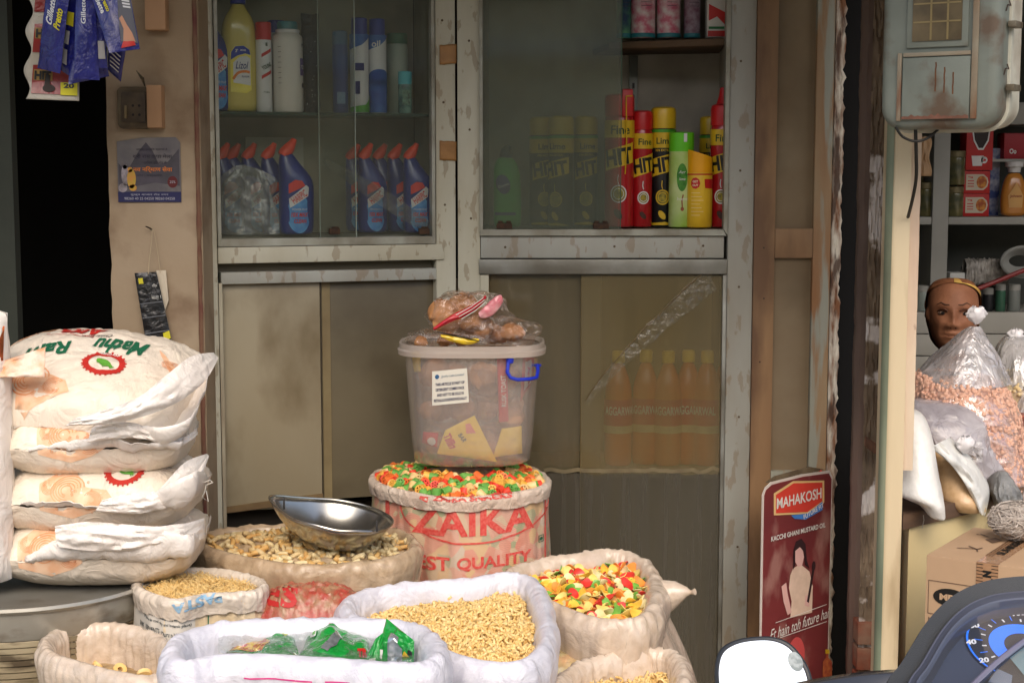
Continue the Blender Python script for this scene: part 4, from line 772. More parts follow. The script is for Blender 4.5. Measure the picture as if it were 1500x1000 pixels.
for b_ in (.22, .42, .60): d.rect(.02, b_, .98, b_ + .012)
d.build('crimp', mat('crimp_grey', lin(110, 112, 116), rough=.3), lambda x, y: mp(x, y, .0016), t, .1)
# ================================================================== DRUM, FLOUR BAGS
zdr = .712; cd = Pz(42, 838, zdr); RD = .262
t = thing('steel_drum', 'large round steel drum with ribbed dirty side under the flour bags', 'drum', (cd.x, cd.y, 0))
STL = mat('drum_steel', lin(186, 184, 176), lin(150, 146, 134), ns=5, rough=.35, metal=.45, dirt=lin(96, 78, 52), ds=9, da=.75, dst=(1, 1, 2), lo=.56, hi=.72, bump=.1)
STD = mat('drum_side', lin(172, 160, 132), lin(120, 106, 80), ns=6, rough=.5, metal=.35, dirt=lin(60, 46, 30), ds=11, da=.85, lo=.52, hi=.66, dst=(1, 1, 3), bump=.2)
m = MB(); m.lathe([(0, zdr - .012), (RD - .012, zdr - .012), (RD - .004, zdr - .002), (RD + .004, zdr), (RD + .006, zdr - .006), (RD, zdr - .0125)], (cd.x, cd.y, 0), 72, cap=False); m.build('lid', STL, t, ang=60)
m = MB(); m.lathe([(RD - .004, zdr - .013), (RD - .006, zdr - .06), (RD - .008, zdr - .064)], (cd.x, cd.y, 0), 72, cap=False); m.build('upper_band', STL, t)
prof = [(RD - .008, zdr - .065)]
for i in range(56):
    z = zdr - .066 - i * .0115
    if z > .03: prof += [(RD - .007, z), (RD - .006, z - .009), (RD - .010, z - .0102), (RD - .010, z - .0112)]
prof += [(RD - .006, .002), (0, 0)]
m = MB(); m.lathe(prof, (cd.x, cd.y, 0), 72, cap=False); m.build('ribbed_side', STD, t, ang=30)
FL = mat('flour_bag_white', lin(232, 222, 206), lin(226, 212, 194), ns=5, rough=.36, coat=.12, fold=.75, fs=15, bump=.2, bs=200)
FLP = mat('bag_underside', lin(234, 230, 224), lin(226, 218, 210), ns=6, rough=.34, coat=.15, fold=.55, fs=20)
ORA = mat('print_orange', lin(222, 146, 98), lin(230, 168, 124), ns=30, rough=.45); ORL = mat('print_orange_pale', lin(236, 200, 168), lin(228, 178, 140), ns=40, f=.3, rough=.45)
GRD = mat('print_green', lin(34, 104, 74), rough=.4); REDP = mat('print_red', lin(196, 52, 44), rough=.4)
def pillow(L, W, H, seed, sag=0, fat=.55, nu=70, nv=44, tuck=0):
    def sf(u, v, s):
        e = max(0, (1 - abs(u) ** 3.0) * (1 - abs(v) ** 2.4)) ** .46
        x = L * u * (1 - .05 * v * v); y = W * v * (1 - .07 * u * u)
        z = H * (.46 + fat * e) if s > 0 else H * (.46 - .46 * min(1, e * 1.25))
        z -= sag * u * u
        q = nz(u * 2.5 + seed, v * 2.2, s) ; w2 = nz(u * 9 + seed, v * 4, s * 2) * (abs(u) ** 3) + nz(u * 5, v * 12 + seed, s) * (abs(v) ** 4) * .6
        z += H * (.05 * q + .05 * w2 - .10 * max(0, .25 - abs(nz(u * 7 + v * 3, v * 5 - u * 2, seed + 4))) + .018 * nz(u * 16, v * 13, seed)) * (1 if s > 0 else (.7 if z > H * .1 else .1))
        return V((x, y + .004 * nz(u * 4, 9, seed), z))
    m = MB(); m.grid(lambda a, b: sf(2 * a - 1, 2 * b - 1, 1), nu, nv); m.grid(lambda a, b: sf(2 * a - 1, 2 * b - 1, -1), nu, nv)
    return m, sf
def paisley(d, cx, cy, s, rot, seed, n=9):
    rr = random.Random(seed); out = []
    def tr(x, y): return (cx + s * (x * math.cos(rot) - y * math.sin(rot)), cy + s * (x * math.sin(rot) + y * math.cos(rot)))
    for k in range(5):
        r = 1 - .17 * k; pts = [(r * (math.cos(q) * (1 - .30 * q / 6)), r * math.sin(q) * .8) for q in [i * .28 - .4 for i in range(int(20 - k))]]
        d.stroke([tr(*p) for p in pts], s * .055)
    for k in range(n):
        a = rr.uniform(-.3, 5.8); r = rr.uniform(.25, 1.25); x, y = r * math.cos(a), r * math.sin(a) * .8
        d.stroke([tr(x + .10 * (1 - i / 12) * math.cos(i * .7 + k), y + .10 * (1 - i / 12) * math.sin(i * .7 + k)) for i in range(12)], s * .03)
def bagemblem(t, mp, cx, cy, s):
    d = Dec(); d.ring(cx, cy, s, s * .9, s * .27)
    for i in range(26): a = 2 * PI * i / 26; d.ell(cx + s * 1.03 * math.cos(a), cy + s * .93 * math.sin(a), s * .06, s * .06, 6)
    d.build('emblem_ring', REDP, mp(.0016), t, .012)
    d = Dec(); d.ell(cx + s * .02, cy, s * .42, s * .24, rot=-.5); d.ell(cx - s * .36, cy + s * .22, s * .10, s * .10)
    for a in (.2, .6, 1.0): d.stroke([(cx - s * .3, cy + s * .2), (cx - s * (.3 + .25 * math.cos(a)), cy + s * (.2 + .25 * math.sin(a)))], s * .05)
    d.build('emblem_vegetable', mat('emblem_green', lin(104, 170, 60), lin(80, 146, 50), ns=60), mp(.0022), t, .012)
    d = Dec(); d.text('NYDHEE', cx, cy - s * .78, w=s * .9, h=s * .16, bold=.03); d.build('lettering', WHITE, mp(.0024), t, .01)
def flap(t, edge, n0, wfn, curl, seed, name='seam_flap', m_=None, N=70):
    # loose hem running along an edge path: edge(t) -> (point, outward vector)
    def f(a, b):
        p, o_ = edge(a); w_ = wfn(a) * b
        up = V((0, 0, 1)); ang = curl(a) * b
        return p + (o_ * math.cos(ang) + up * math.sin(ang)) * w_ + up * (.006 * nz(a * 9 + seed, b * 2) * b * 1.2 + .003 * nz(a * 30, b * 4, seed) * b) + o_ * (.004 * nz(a * 22 + seed, b))
    m = MB(); m.grid(f, N, 9); return m.build(name, m_ or FLP, t, solid=.0012)
def flour(name, label, M, L, W, H, seed, logo=True, wf=None, curl=None, tie=False, paint=True, fat=.55, sag=0, pz=None, group='stacked flour bags on the steel drum'):
    loc = M @ V((0, 0, 0)); t = thing(name, label, 'flour bag', loc, group)
    m, sf = pillow(L, W, H, seed, fat=fat, sag=sag); m.xf(M); bv = m.bvh(); m.build('bag', FL, t)
    ux = (M.to_3x3() @ V((1, 0, 0))); uy = (M.to_3x3() @ V((0, 1, 0))); uz = M.to_3x3() @ V((0, 0, 1))
    def edge(a):      # front-left ... front-right corner ... right side
        if a < .62: u = -.6 + 1.6 * a / .62; v = -1; o_ = V((0, -1, 0))
        elif a < .72: k = (a - .62) / .10; u = 1; v = -1; o_ = V((math.sin(k * PI / 2), -math.cos(k * PI / 2), 0))
        else: u = 1; v = -1 + 1.9 * (a - .72) / .28; o_ = V((1, 0, 0))
        p = sf(u, v, 1); return M @ (p - o_ * .004), (M.to_3x3() @ o_)
    if wf: flap(t, edge, 0, wf, curl, seed)
    top = lambda off: projmap(bv, loc + uz * (H * 2), ux, uy, -uz, off)
    fr = V((0, .86, -.5)); front = lambda off: projmap(bv, loc + ux * 0 - uy * .5 + uz * .2, ux, V((0, .3, 1)), fr, off)
    if paint:
        def hitm(px, py, off):
            h_ = bv.ray_cast(EYE, ray(px, py).normalized(), 9); p = h_[0] if h_[0] is not None else loc
            return projmap(bv, p - V((0, .3, -.1)), ux, V((0, .32, 1)), (0, .95, -.32), off)
        (ex_, ey_), (qx_, qy_) = pz; bagemblem(t, lambda off: (lambda X_, Y_: hitm(ex_, ey_, off)(-X_, -Y_)), 0, 0, .036)
        d = Dec(); d.poly([(-.05, -.03), (-.055, .02), (-.03, .042), (.012, .04), (.035, .012), (.075, .006), (.09, -.012), (.05, -.034), (.01, -.045)]); d.build('print_ground', ORL, hitm(qx_, qy_, .001), t, .01)
        d = Dec(); paisley(d, -.002, .006, .034, .5, seed); paisley(d, -.036, .012, .016, 2, seed + 1, 6); paisley(d, .048, -.012, .020, 4, seed + 2, 7); d.build('paisley_print', ORA, hitm(qx_, qy_, .0018), t, .01)
    if False:
        d = Dec(); x, y = pz; d.poly([(x - .055, y - .02), (x - .05, y + .045), (x, y + .055), (x + .03, y + .03), (x + .055, y + .02), (x + .10, y - .005), (x + .085, y - .03), (x + .02, y - .035)]); d.build('print_ground', ORL, top(.001), t, .012)
        d = Dec(); paisley(d, x - .012, y + .01, .042, .5, seed); paisley(d, x + .055, y - .005, .024, 2, seed + 1); paisley(d, x - .04, y + .0, .02, 4, seed + 2)
        d.build('paisley_print', ORA, top(.0017), t, .014)
    return t, top, sf, bv
def MX(px, py, Y, rx=0, ry=0, rz=0): p = P(px, py, Y); return Matrix.Translation(p) @ Euler((R(rx), R(ry), R(rz))).to_matrix().to_4x4()
YB = 3.05; lay = [zdr - .004, .812, .922, 1.022]
def MZ(px, z, Y, rx=0, ry=0, rz=0): return Matrix.Translation((X(px, 700, Y), Y, z)) @ Euler((R(rx), R(ry), R(rz))).to_matrix().to_4x4()
flour('flour_bag', 'lowest flour bag of the stack lying directly on the drum lid, pleated white front', MZ(150, lay[0], YB, 0, 0, 2), .196, .165, .136, 11, wf=lambda a: .012 + .055 * max(0, math.sin(PI * min(1, a * 1.15))) ** .7, curl=lambda a: 1.15, pz=((180, 760), (66, 806)))
flour('flour_bag', 'second flour bag from the bottom, with pointed raised corner and tied string', MZ(152, lay[1] - .002, YB, 0, -1, -2), .192, .165, .138, 22, wf=lambda a: .006 + .085 * max(0, 1 - abs(a - .70) / .22) ** .8 + .02 * (a < .7) * max(0, math.sin(a * 8)), curl=lambda a: .5 + .5 * (a > .5), pz=((184, 688), (98, 722)))
flour('flour_bag', 'third flour bag from the bottom, with crumpled orange hem at its right end', MZ(150, lay[2] - .002, YB, 0, 0, 3), .180, .155, .132, 33, wf=lambda a: .008 + .03 * max(0, math.sin(a * 4 - .3)), curl=lambda a: .8 + .3 * math.sin(a * 9), pz=((212, 600), (95, 640)))
Mt = MZ(138, lay[3] + .010, YB + .03, 22, 4, -5)
tt, top, sf, bv = flour('flour_bag', 'top flour bag of the stack with upside-down green and red lettering', Mt, .206, .165, .114, 44, logo=False, wf=lambda a: .004 + .088 * max(0, 1 - abs(a - .70) / .30) ** .9, curl=lambda a: .75, fat=.72, paint=False, sag=.012)
bagemblem(tt, lambda off: (lambda x, y: top(off)(-x, -y)), -.052, .045, .040)
d = Dec(); x, y = -.075, -.115; d.poly([(x - .06, y + .02), (x - .05, y + .055), (x, y + .06), (x + .02, y + .03), (x + .07, y + .015), (x + .085, y - .01), (x + .02, y - .04), (x - .01, y - .05), (x - .02, y)]); d.poly([(.13, .05), (.19, .0), (.18, -.03), (.14, .03)]); d.poly([(-.20, .15), (-.12, .165), (-.16, .06), (-.2, .02)])
d.build('print_ground', ORL, top(.001), tt, .012)
d = Dec(); paisley(d, x + .0, y + .01, .038, .5, 4); paisley(d, x - .03, y + .04, .02, 2, 5); paisley(d, x + .05, y + .0, .02, 1, 6); paisley(d, .165, .01, .02, 1, 7, 5); paisley(d, -.165, .12, .03, 1, 8, 8)
d.build('paisley_print', ORA, top(.0017), tt, .012)
flip = lambda off: (lambda x, y: top(off)(-x, -y))       # the print faces away from the viewer
d = Dec(); d.text('Mathu', -.062, -.022, w=.105, h=.052, bold=.03, shear=.3, rot=.10); d.text('Ram', .070, .012, w=.088, h=.050, bold=.03, shear=.3, rot=.32); d.text('TM', .105, .062, w=.008, bold=.02)
d.build('lettering', GRD, flip(.0022), tt, .009)
d = Dec(); d.text('Atta', .030, -.078, w=.095, h=.040, bold=.03, shear=.3, rot=.12); d.stroke([(.10, -.055), (-.0, -.049)], .002); d.build('lettering', REDP, flip(.0022), tt, .009)
d = Dec(); d.text('Chakki Fresh', -.005, -.052, w=.06, h=.012, shear=.25, rot=.1); d.stroke([(.075, .033), (.088, .036), (.085, .046), (.072, .043), (.075, .033)], .0012); d.build('lettering', MATS['ink_black'], flip(.0022), tt, .009)
# strings
STR = mat('white_string', lin(226, 222, 212), rough=.7)
def pst(pts): return [P(*p) for p in pts]
bags = [o for o in bpy.data.objects if o.name.startswith('flour_bag')]
m = MB(); m.tube(pst([(103, 642, 2.945), (101, 655, 2.93), (103, 670, 2.93), (100, 690, 2.93)]), .0025, 7); m.tube(pst([(104, 644, 2.945), (106, 660, 2.93), (105, 672, 2.93)]), .0018, 7); m.build('hanging_string', STR, bags[2])
m = MB(); m.tube(pst([(283, 712, 2.97), (296, 707, 2.955), (308, 703, 2.95), (312, 706, 2.95), (302, 710, 2.95), (300, 720, 2.95), (296, 728, 2.95), (305, 734, 2.95), (302, 718, 2.95)]), .0011, 6); m.build('tie_string', STR, bags[1])
def ear(t_, up, lo_, Y0, Y1, bul, seed, m_=FLP):
    U = cr(up, 10, False); D_ = cr(lo_, 10, False); n = min(len(U), len(D_)) - 1
    def f(a, b, s=1):
        i = min(n, int(round(a * n))); x = U[i][0] * b + D_[i][0] * (1 - b); y = U[i][1] * b + D_[i][1] * (1 - b)
        k = math.sin(PI * min(1, a * .96 + .02)) ** .5 * math.sin(PI * b) ** .6
        return P(x, y, Y0 + (Y1 - Y0) * a ** 3) + V((0, -s * bul * k + .007 * nz(a * 9 + seed, b * 4) + .004 * nz(a * 24, b * 7, seed), 0))
    m = MB(); m.grid(lambda a, b: f(a, b, 1), n, 14); m.grid(lambda a, b: f(a, b, -.6), n, 14); m.build('corner_flap', m_, t_)
ear(tt, [(110, 612), (165, 596), (205, 580), (245, 548), (280, 522), (312, 516)], [(95, 624), (165, 620), (215, 608), (262, 588), (300, 558), (320, 524)], 2.835, 3.03, .014, 3)
ear(bags[1], [(150, 732), (190, 722), (225, 722), (248, 700), (272, 676), (303, 664)], [(140, 748), (190, 752), (225, 748), (258, 738), (288, 712), (306, 668)], 2.86, 3.02, .010, 8)
ear(bags[0], [(80, 770), (130, 764), (185, 768), (230, 770), (270, 766), (300, 758)], [(84, 800), (130, 806), (185, 806), (230, 800), (270, 796), (299, 788)], 2.85, 2.97, .010, 12)
ear(bags[2], [(136, 622), (170, 616), (205, 622), (240, 640), (268, 640), (288, 628)], [(128, 648), (170, 642), (205, 642), (240, 650), (268, 652), (290, 636)], 2.865, 2.98, .006, 15)
# upright bag at the left edge, partly out of frame
Mu = Matrix.Translation(P(-60, 860, 2.90)) @ Euler((R(90 - 3), 0, 0)).to_matrix().to_4x4() @ Matrix.Translation((0, .27, -.05))
m, sfu = pillow(.108, .27, .13, 77, fat=.6); m.xf(Mu); t = thing('upright_bag', 'tall white flour bag standing upright at the left edge of the picture', 'flour bag', P(-60, 862, 2.90)); bvu = m.bvh(); m.build('bag', FLP, t)
ft = lambda off: projmap(bvu, P(-10, 700, 2.6), (1, 0, 0), (0, 0, 1), (0, 1, 0), off)
d = Dec(); d.poly([(-.09, .165), (.05, .165), (.05, .205), (-.09, .23)]); d.poly([(-.02, -.21), (.004, -.20), (.0, -.12), (-.02, -.10)]); d.build('orange_print', mat('print_orange_strong', lin(232, 128, 70)), ft(.0015), t, .02)
d = Dec(); paisley(d, .0, .20, .045, .5, 31); d.build('paisley_print', ORA, ft(.0022), t, .02)
m = MB(); m.grid(lambda a, b: P(-30 + 95 * a * (1 - .35 * b) + 30 * b * a, 552 - 30 * b * (.4 + a) - 10 * a * 0, 2.88) + V((0, .02 * b + .006 * nz(a * 5, b * 5), .0)), 20, 10); m.build('top_hem', mat('hem_orange', lin(216, 160, 120), lin(236, 214, 196), ns=30, f=.3, rough=.45, fold=.5), t, solid=.001)
# ================================================================== OPEN SACKS
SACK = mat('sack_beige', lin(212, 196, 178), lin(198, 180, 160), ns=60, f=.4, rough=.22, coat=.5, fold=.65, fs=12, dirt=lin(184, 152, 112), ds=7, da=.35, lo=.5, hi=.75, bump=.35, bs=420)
SACKT = mat('sack_tan', lin(190, 168, 140), lin(166, 144, 116), ns=60, f=.4, rough=.24, coat=.45, fold=.65, fs=12, dirt=lin(150, 118, 82), ds=7, da=.4, lo=.5, hi=.72, bump=.35, bs=420)
SACKW = mat('sack_white', lin(218, 218, 226), lin(206, 206, 216), ns=60, f=.4, rough=.32, coat=.15, fold=.65, fs=14, bump=.35, bs=420)
def sack(name, label, rim, z, rh, rv, mt, seed=0, depth=.07, base=(0, 0, 1.0), bulge=.02, rimmat=None, wr=.004, hang=.25, cat='sack', group='open sacks of dry snacks', mats2=None, zb=0, NT=160, lean=.6):
    """rim: (px, py, dz, roll) points of the roll's ridge, counter-clockwise or not, on height z"""
    pts = []
    for r_ in rim:
        px, py = r_[0], r_[1]; dz = r_[2] if len(r_) > 2 else 0; k = r_[3] if len(r_) > 3 else 1
        p = Pz(px, py, z + dz); pts.append((p.x, p.y, z + dz, k))
    c = cr(pts, 16); n = len(c); cx = sum(p[0] for p in c) / n; cy = sum(p[1] for p in c) / n
    area = sum(c[i][0] * c[(i + 1) % n][1] - c[(i + 1) % n][0] * c[i][1] for i in range(n)); sg = 1 if area > 0 else -1
    # resample by index
    def at(a):
        f = (a % 1) * n; i = int(f) % n; t = f - int(f); p, q = c[i], c[(i + 1) % n]; pos = [p[k] * (1 - t) + q[k] * t for k in range(4)]
        p, q = c[(i - 3) % n], c[(i + 4) % n]; tx, ty = q[0] - p[0], q[1] - p[1]; l = math.hypot(tx, ty) or 1
        return pos, V((ty / l * sg, -tx / l * sg, 0))
    loc = V((cx, cy, zb)); t = thing(name, label, cat, loc, group)
    def wrk(a, s, f=1): ca, sa = math.cos(2 * PI * a), math.sin(2 * PI * a); return nz(ca * 5 * f + seed, sa * 5 * f, s) + .5 * nz(ca * 13 * f, sa * 13 * f + seed, s * 2.2)
    # roll
    def roll(a, b):
        (x, y, zz, k), o_ = at(a); h_ = rh * k * (1 + .25 * wrk(a, 1)); v_ = rv * (.5 + .5 * k) * (1 + .15 * wrk(a, 3))
        # b: 0 inner bottom -> over the top -> outer hem tucked back
        if b < .25: q = b / .25; ox = -h_ * (1 - .0 * q); oz = -depth * (1 - q) - v_ * .55 * q; 
        elif b < .85: th = PI * (1 - (b - .25) / .6); ox = h_ * math.cos(th); s_ = math.sin(th); oz = -v_ * .55 + v_ * .55 * s_
        else: q = (b - .85) / .15; ox = h_ * (1 - .35 * q); oz = -v_ * .55 - v_ * .9 * q
        wv = wr * (wrk(a, b * 3, 2.2) + .5 * nz(a * 90 + 6 * b, b * 3, seed) - 1.5 * max(0, .32 - abs(nz(a * 34 + 3 * b, b * 1.6, seed + 5))) * abs(nz(a * 11, b, seed)) * 2) ; 
        return V((x, y, zz)) + o_ * (ox + wv + .5 * wr * nz(a * 160, b * 6, seed)) + V((0, 0, oz + wv * .7))
    m = MB(); m.grid(roll, NT, 34, cu=True); m.build('rolled_rim', rimmat or mt, t, ang=80); mrim = m
    bx, by, bs_ = base
    def body(a, b):                                # b 0 top under the roll -> 1 ground
        (x, y, zz, k), o_ = at(a); zt2 = zz - rv * .62; z_ = zt2 + (zb - zt2) * b
        X0, Y0 = x - cx, y - cy; sc = 1 + (bs_ - 1) * min(1, b * 2.0); blg = bulge * math.sin(PI * min(1, b * 1.15)) ** .7 if b < .87 else bulge * .3
        f = V((cx + X0 * sc + bx * min(1, b * 2.2), cy + Y0 * sc + by * min(1, b * 2.2), z_))
        return f + o_ * (-rh * .2 + blg + .006 * wrk(a, b * 2.4) + .004 * nz(a * 26 + b * 5, b * 7, seed)) 
    m = MB(); m.grid(body, NT, 50, cu=True)
    m.build('body', mt, t, ang=80); bv2 = m.bvh(); 
    return t, bv2, at, (cx, cy), mrim.bvh()
def heapmat(n_, c1, c2, **k): return mat(n_, c1, c2, ns=60, f=.3, rough=.6, bump=1, bs=90, **k)
def inside(at, k=.8, N=40): return [(at(i / N)[0][0] - at(i / N)[1].x * 0, at(i / N)[0][1]) for i in range(N)]
def heap_surface(at, c, z, inset, mound, seed, skew=(0, 0)):
    cx, cy = c
    def s(a, r):
        (x, y, zz, k), o_ = at(a); x -= o_.x * inset; y -= o_.y * inset
        X_, Y_ = cx + (x - cx) * r, cy + (y - cy) * r
        return V((X_, Y_, z + mound * (1 - r ** 1.8) + .008 * nz(X_ * 22, Y_ * 22, seed) + skew[0] * (X_ - cx) + skew[1] * (Y_ - cy)))
    return s
def scatter(name, m_list, s, n, shape, seed, parent=None, size=1, tilt=1, rmax=.98, lift=.0):
    # many small pieces joined in one mesh per material
    rr = random.Random(seed); out = []
    for mi, mt in enumerate(m_list):
        vs, fs = [], []; sv, sf_ = shape
        for i in range(n // len(m_list)):
            a = rr.random(); r = math.sqrt(rr.random()) * rmax; p = s(a, r) + V((0, 0, lift * rr.random()))
            M = Euler((rr.uniform(-tilt, tilt), rr.uniform(-tilt, tilt), rr.uniform(0, 6.3))).to_matrix() * (size * rr.uniform(.8, 1.15)); k = len(vs)
            vs += [p + M @ q for q in sv]; fs += [tuple(j + k for j in f) for f in sf_]
        m = MB(); m.v = vs; m.f = fs; out.append(m)
    return out
def shape_tube(pts, r, n=6, hollow=False):
    m = MB(); m.tube(pts, r, n, cap=not hollow); return m.v, m.f
def addstuff(name, label, cat, ms, mts, basem, basemat):
    vs = []; fs = []; mi = []
    for k, m in enumerate([basem] + ms): o_ = len(vs); vs += m.v; fs += [tuple(i + o_ for i in f) for f in m.f]; mi += [k] * len(m.f)
    me = bpy.data.meshes.new(name); me.from_pydata([tuple(v) for v in vs], [], fs)
    for mt in [basemat] + mts: me.materials.append(mt)
    me.polygons.foreach_set('material_index', mi); me.polygons.foreach_set('use_smooth', [True] * len(fs)); me.update()
    o = bpy.data.objects.new(name, me); COL.objects.link(o); return tag(o, label, cat, kind='stuff')
def disc_mb(s): m = MB(); m.grid(lambda a, b: s(a, b * 1.0), 60, 16, cu=True); return m
def fw(bv, px, py, Y, off):
    h_ = bv.ray_cast(EYE, ray(px, py).normalized(), 9); p = h_[0] if h_[0] is not None else P(px, py, 3)
    return projmap(bv, p - V((0, .3, 0)), (1, 0, 0), (0, 0, 1), (0, 1, 0), off)
# ---- S6 white sack of curly pasta
zs6 = .70
t, bv, at, c, br_ = sack('pasta_sack', 'white sack with blue-white rolled rim full of short curly yellow pasta, front centre', [(505, 882), (540, 861), (610, 850), (690, 846), (745, 836, .006), (783, 850), (800, 895), (797, 940), (762, 966), (705, 966), (645, 948), (585, 922), (530, 905)], zs6, .022, .075, SACKW, 3, depth=.06, base=(.02, .02, 1.06), bulge=.03, wr=.0035)
s = heap_surface(at, c, zs6 - .052, .02, .022, 3, skew=(.05, 0))
PA1 = mat('pasta_yellow', lin(234, 202, 134), lin(220, 180, 108), ns=60, rough=.4); PA2 = mat('pasta_pale', lin(240, 214, 154), lin(228, 194, 126), ns=60, rough=.38)
sh6 = shape_tube([(.0055 * math.cos(i * 1.25), .0035 * math.sin(i * 1.25), (i - 4) * .0024) for i in range(9)], .0021, 5)
ms = scatter('p', [0, 1], s, 2600, sh6, 5, size=1.25, tilt=1.5, lift=.006)
addstuff('curly_pasta', 'heap of short curly yellow pasta filling the white sack', 'pasta', ms, [PA1, PA2], disc_mb(s), heapmat('pasta_bed', lin(200, 158, 92), lin(176, 134, 72)))
d = Dec(); d.text('Issat', 0, 0, w=.075, h=.026, shear=.3, bold=.01); d.rect(-.035, -.022, .04, -.019); d.build('lettering', mat('ink_teal', lin(20, 90, 76)), fw(bv, 690, 991, 2.5, .0015), t, .01)
d = Dec(); d.text('C. No :', -.0, .0, w=.05, h=.012, rot=-.1); d.build('lettering', mat('ink_slate', lin(50, 60, 66)), fw(bv, 658, 992, 2.5, .0015), t, .01)
d = Dec(); d.poly([(-.012, -.04), (.02, .03), (.032, .045), (.034, .0), (.02, -.045)]); d.build('yellow_print', mat('print_yellow', lin(232, 200, 70), lin(216, 180, 60), ns=30), fw(bv, 785, 968, 2.5, .0015), t, .01)
d = Dec()
for k in range(3): d.stroke([(.006 * k, -.03), (.006 * k - .006, 0), (.006 * k - .014, .03)], .0028)
d.build('red_stripes', mat('print_rose', lin(206, 84, 92)), fw(bv, 806, 935, 2.5, .0016), t, .01)
d = Dec(); d.text('un', 0, 0, w=.02, h=.02, bold=.05, rot=.4, shear=.3); d.build('lettering', MATS['ink_black'], fw(bv, 762, 983, 2.5, .0018), t, .01)
d = Dec(); d.ell(-.0, 0, .0022, .0009, 8, rot=.8); d.ell(.025, .004, .0022, .0009, 8, rot=.2); d.build('dark_fleck', MATS['ink_black'], fw(br_, 768, 905, 2.5, .001), t)
# ---- S5 white sack of green packets
zs5 = .74
t5, bv5, at5, c5, br5 = sack('packet_sack', 'wide white sack with thick rolled rim holding green snack packets, at the front', [(252, 948), (272, 924), (330, 909), (420, 905), (520, 905), (590, 908), (628, 925), (640, 952), (618, 968), (560, 968), (480, 962), (400, 958), (320, 958), (270, 966)], zs5, .024, .07, SACKW, 8, depth=.07, base=(0, .0, 1.0), bulge=.02, wr=.004)
d = Dec(); d.rect(-.08, -.0012, .03, .0012); d.rect(.05, -.0012, .09, .0012); d.build('pink_thread', mat('thread_pink', lin(224, 60, 140)), fw(br5, 430, 996, 2.2, .0012), t5, .01)
PG = mat('packet_green', lin(30, 152, 62), lin(22, 134, 52), ns=6, rough=.18, coat=.6, fold=.7, fs=26)
bed = heap_surface(at5, c5, zs5 - .062, .02, .01, 9); m = disc_mb(bed); m.build('sack_floor', SACKW, t5)
def gp(label, cs, bulge, seed, marks, m_=PG, cat='snack packet'):
    pts = [Pz(x, y, zs5 + dz) for x, y, dz in cs]; t = thing('snack_packet', label, cat, sum(pts, V()) / 4, 'green snack packets in the white sack')
    o, mp = packet('foil', m_, pts, bulge, seed, parent=t, cr_=.35, nu=34, nv=28, ex=.6)
    for k, (m2, fn) in enumerate(marks):
        d = Dec(); fn(d); d.build('lettering' if len(d.v) > 90 else 'print_patch', m2, lambda x, y: mp(x, y, .0013 + .0005 * k), t, .07)
FOIL = mat('foil_silver', lin(200, 204, 208), lin(150, 160, 160), ns=50, f=.3, rough=.15, metal=.7); CHIP = mat('chip_picture', lin(236, 196, 60), lin(190, 70, 40), ns=90, f=.2)
gp('green snack packet with chip picture at the left end of the sack', [(330, 955, -.045), (440, 962, -.03), (425, 918, -.03), (352, 922, -.05)], .013, 1, [(CHIP, lambda d: d.poly([(.02, .06), (.5, .03), (.62, .3), (.4, .5), (.1, .42)])), (mat('patch_yellow_text', lin(190, 200, 50)), lambda d: d.text('Masala', .72, .62, w=.4, h=.16, shear=.3, rot=-.5)), (mat('patch_blue', lin(40, 90, 200)), lambda d: d.poly([(.62, .82), (.98, .8), (1, .96), (.7, .98)])), (WHITE, lambda d: d.text('BIG', .82, .88, w=.2, h=.09, bold=.05))])
gp('green snack packet lying flat in the middle of the sack', [(436, 966, -.035), (545, 972, -.035), (538, 924, -.03), (456, 920, -.03)], .021, 2, [(RED, lambda d: d.poly([(.28, .98), (.62, .97), (.36, .70)])), (WHITE, lambda d: [d.rect(.08, .52, .17, .66)]), (GRN, lambda d: d.rect(.1, .55, .15, .63)), (FOIL, lambda d: d.poly([(.3, .10), (.42, .3), (.5, .44), (.62, .4), (.52, .2), (.4, .06)])), (RED, lambda d: d.text('TR', .88, .16, w=.14, h=.16, bold=.06))])
gp('upright green snack packet with silver figure leaning at the right end', [(548, 972, -.04), (606, 975, -.04), (607, 938, .0), (566, 905, .024)], .020, 3, [(FOIL, lambda d: d.poly([(.35, .05), (.72, .05), (.74, .4), (.6, .5), (.58, .72), (.3, .74), (.32, .4)])), (WHITE, lambda d: d.rect(.06, .1, .2, .28)), (YEL, lambda d: d.poly([(.72, .2), (.92, .24), (.8, .36)])), (MATS['ink_black'], lambda d: d.text('ER', .93, .4, w=.12, h=.2, bold=.06))])
gp('clear snack packet with yellow chips at the far left of the sack', [(300, 958, -.055), (365, 965, -.05), (375, 930, -.045), (318, 934, -.05)], .014, 4, [], mat('clear_chip_packet', lin(196, 160, 84), lin(150, 130, 110), ns=40, f=.3, rough=.15, coat=.6, fold=.6, fs=30))
gp('narrow green packet edge standing between two larger packets', [(530, 975, -.04), (556, 975, -.04), (562, 925, .008), (550, 935, .0)], .006, 5, [(WHITE, lambda d: d.rect(.3, .12, .7, .24))])
m = MB(); m.grid(lambda a, b: Pz(320 + 290 * a, 968 - 55 * b + 6 * math.sin(a * 9), zs5 - .022 + .012 * nz(a * 7, b * 4)), 60, 16); o = m.build('clear_film', glass('clear_wrap', .06, lin(220, 224, 224), .10, rough=.08, ns=20, crease=1, cs=22)); tag(o, 'clear film loosely covering the green snack packets', 'plastic film')
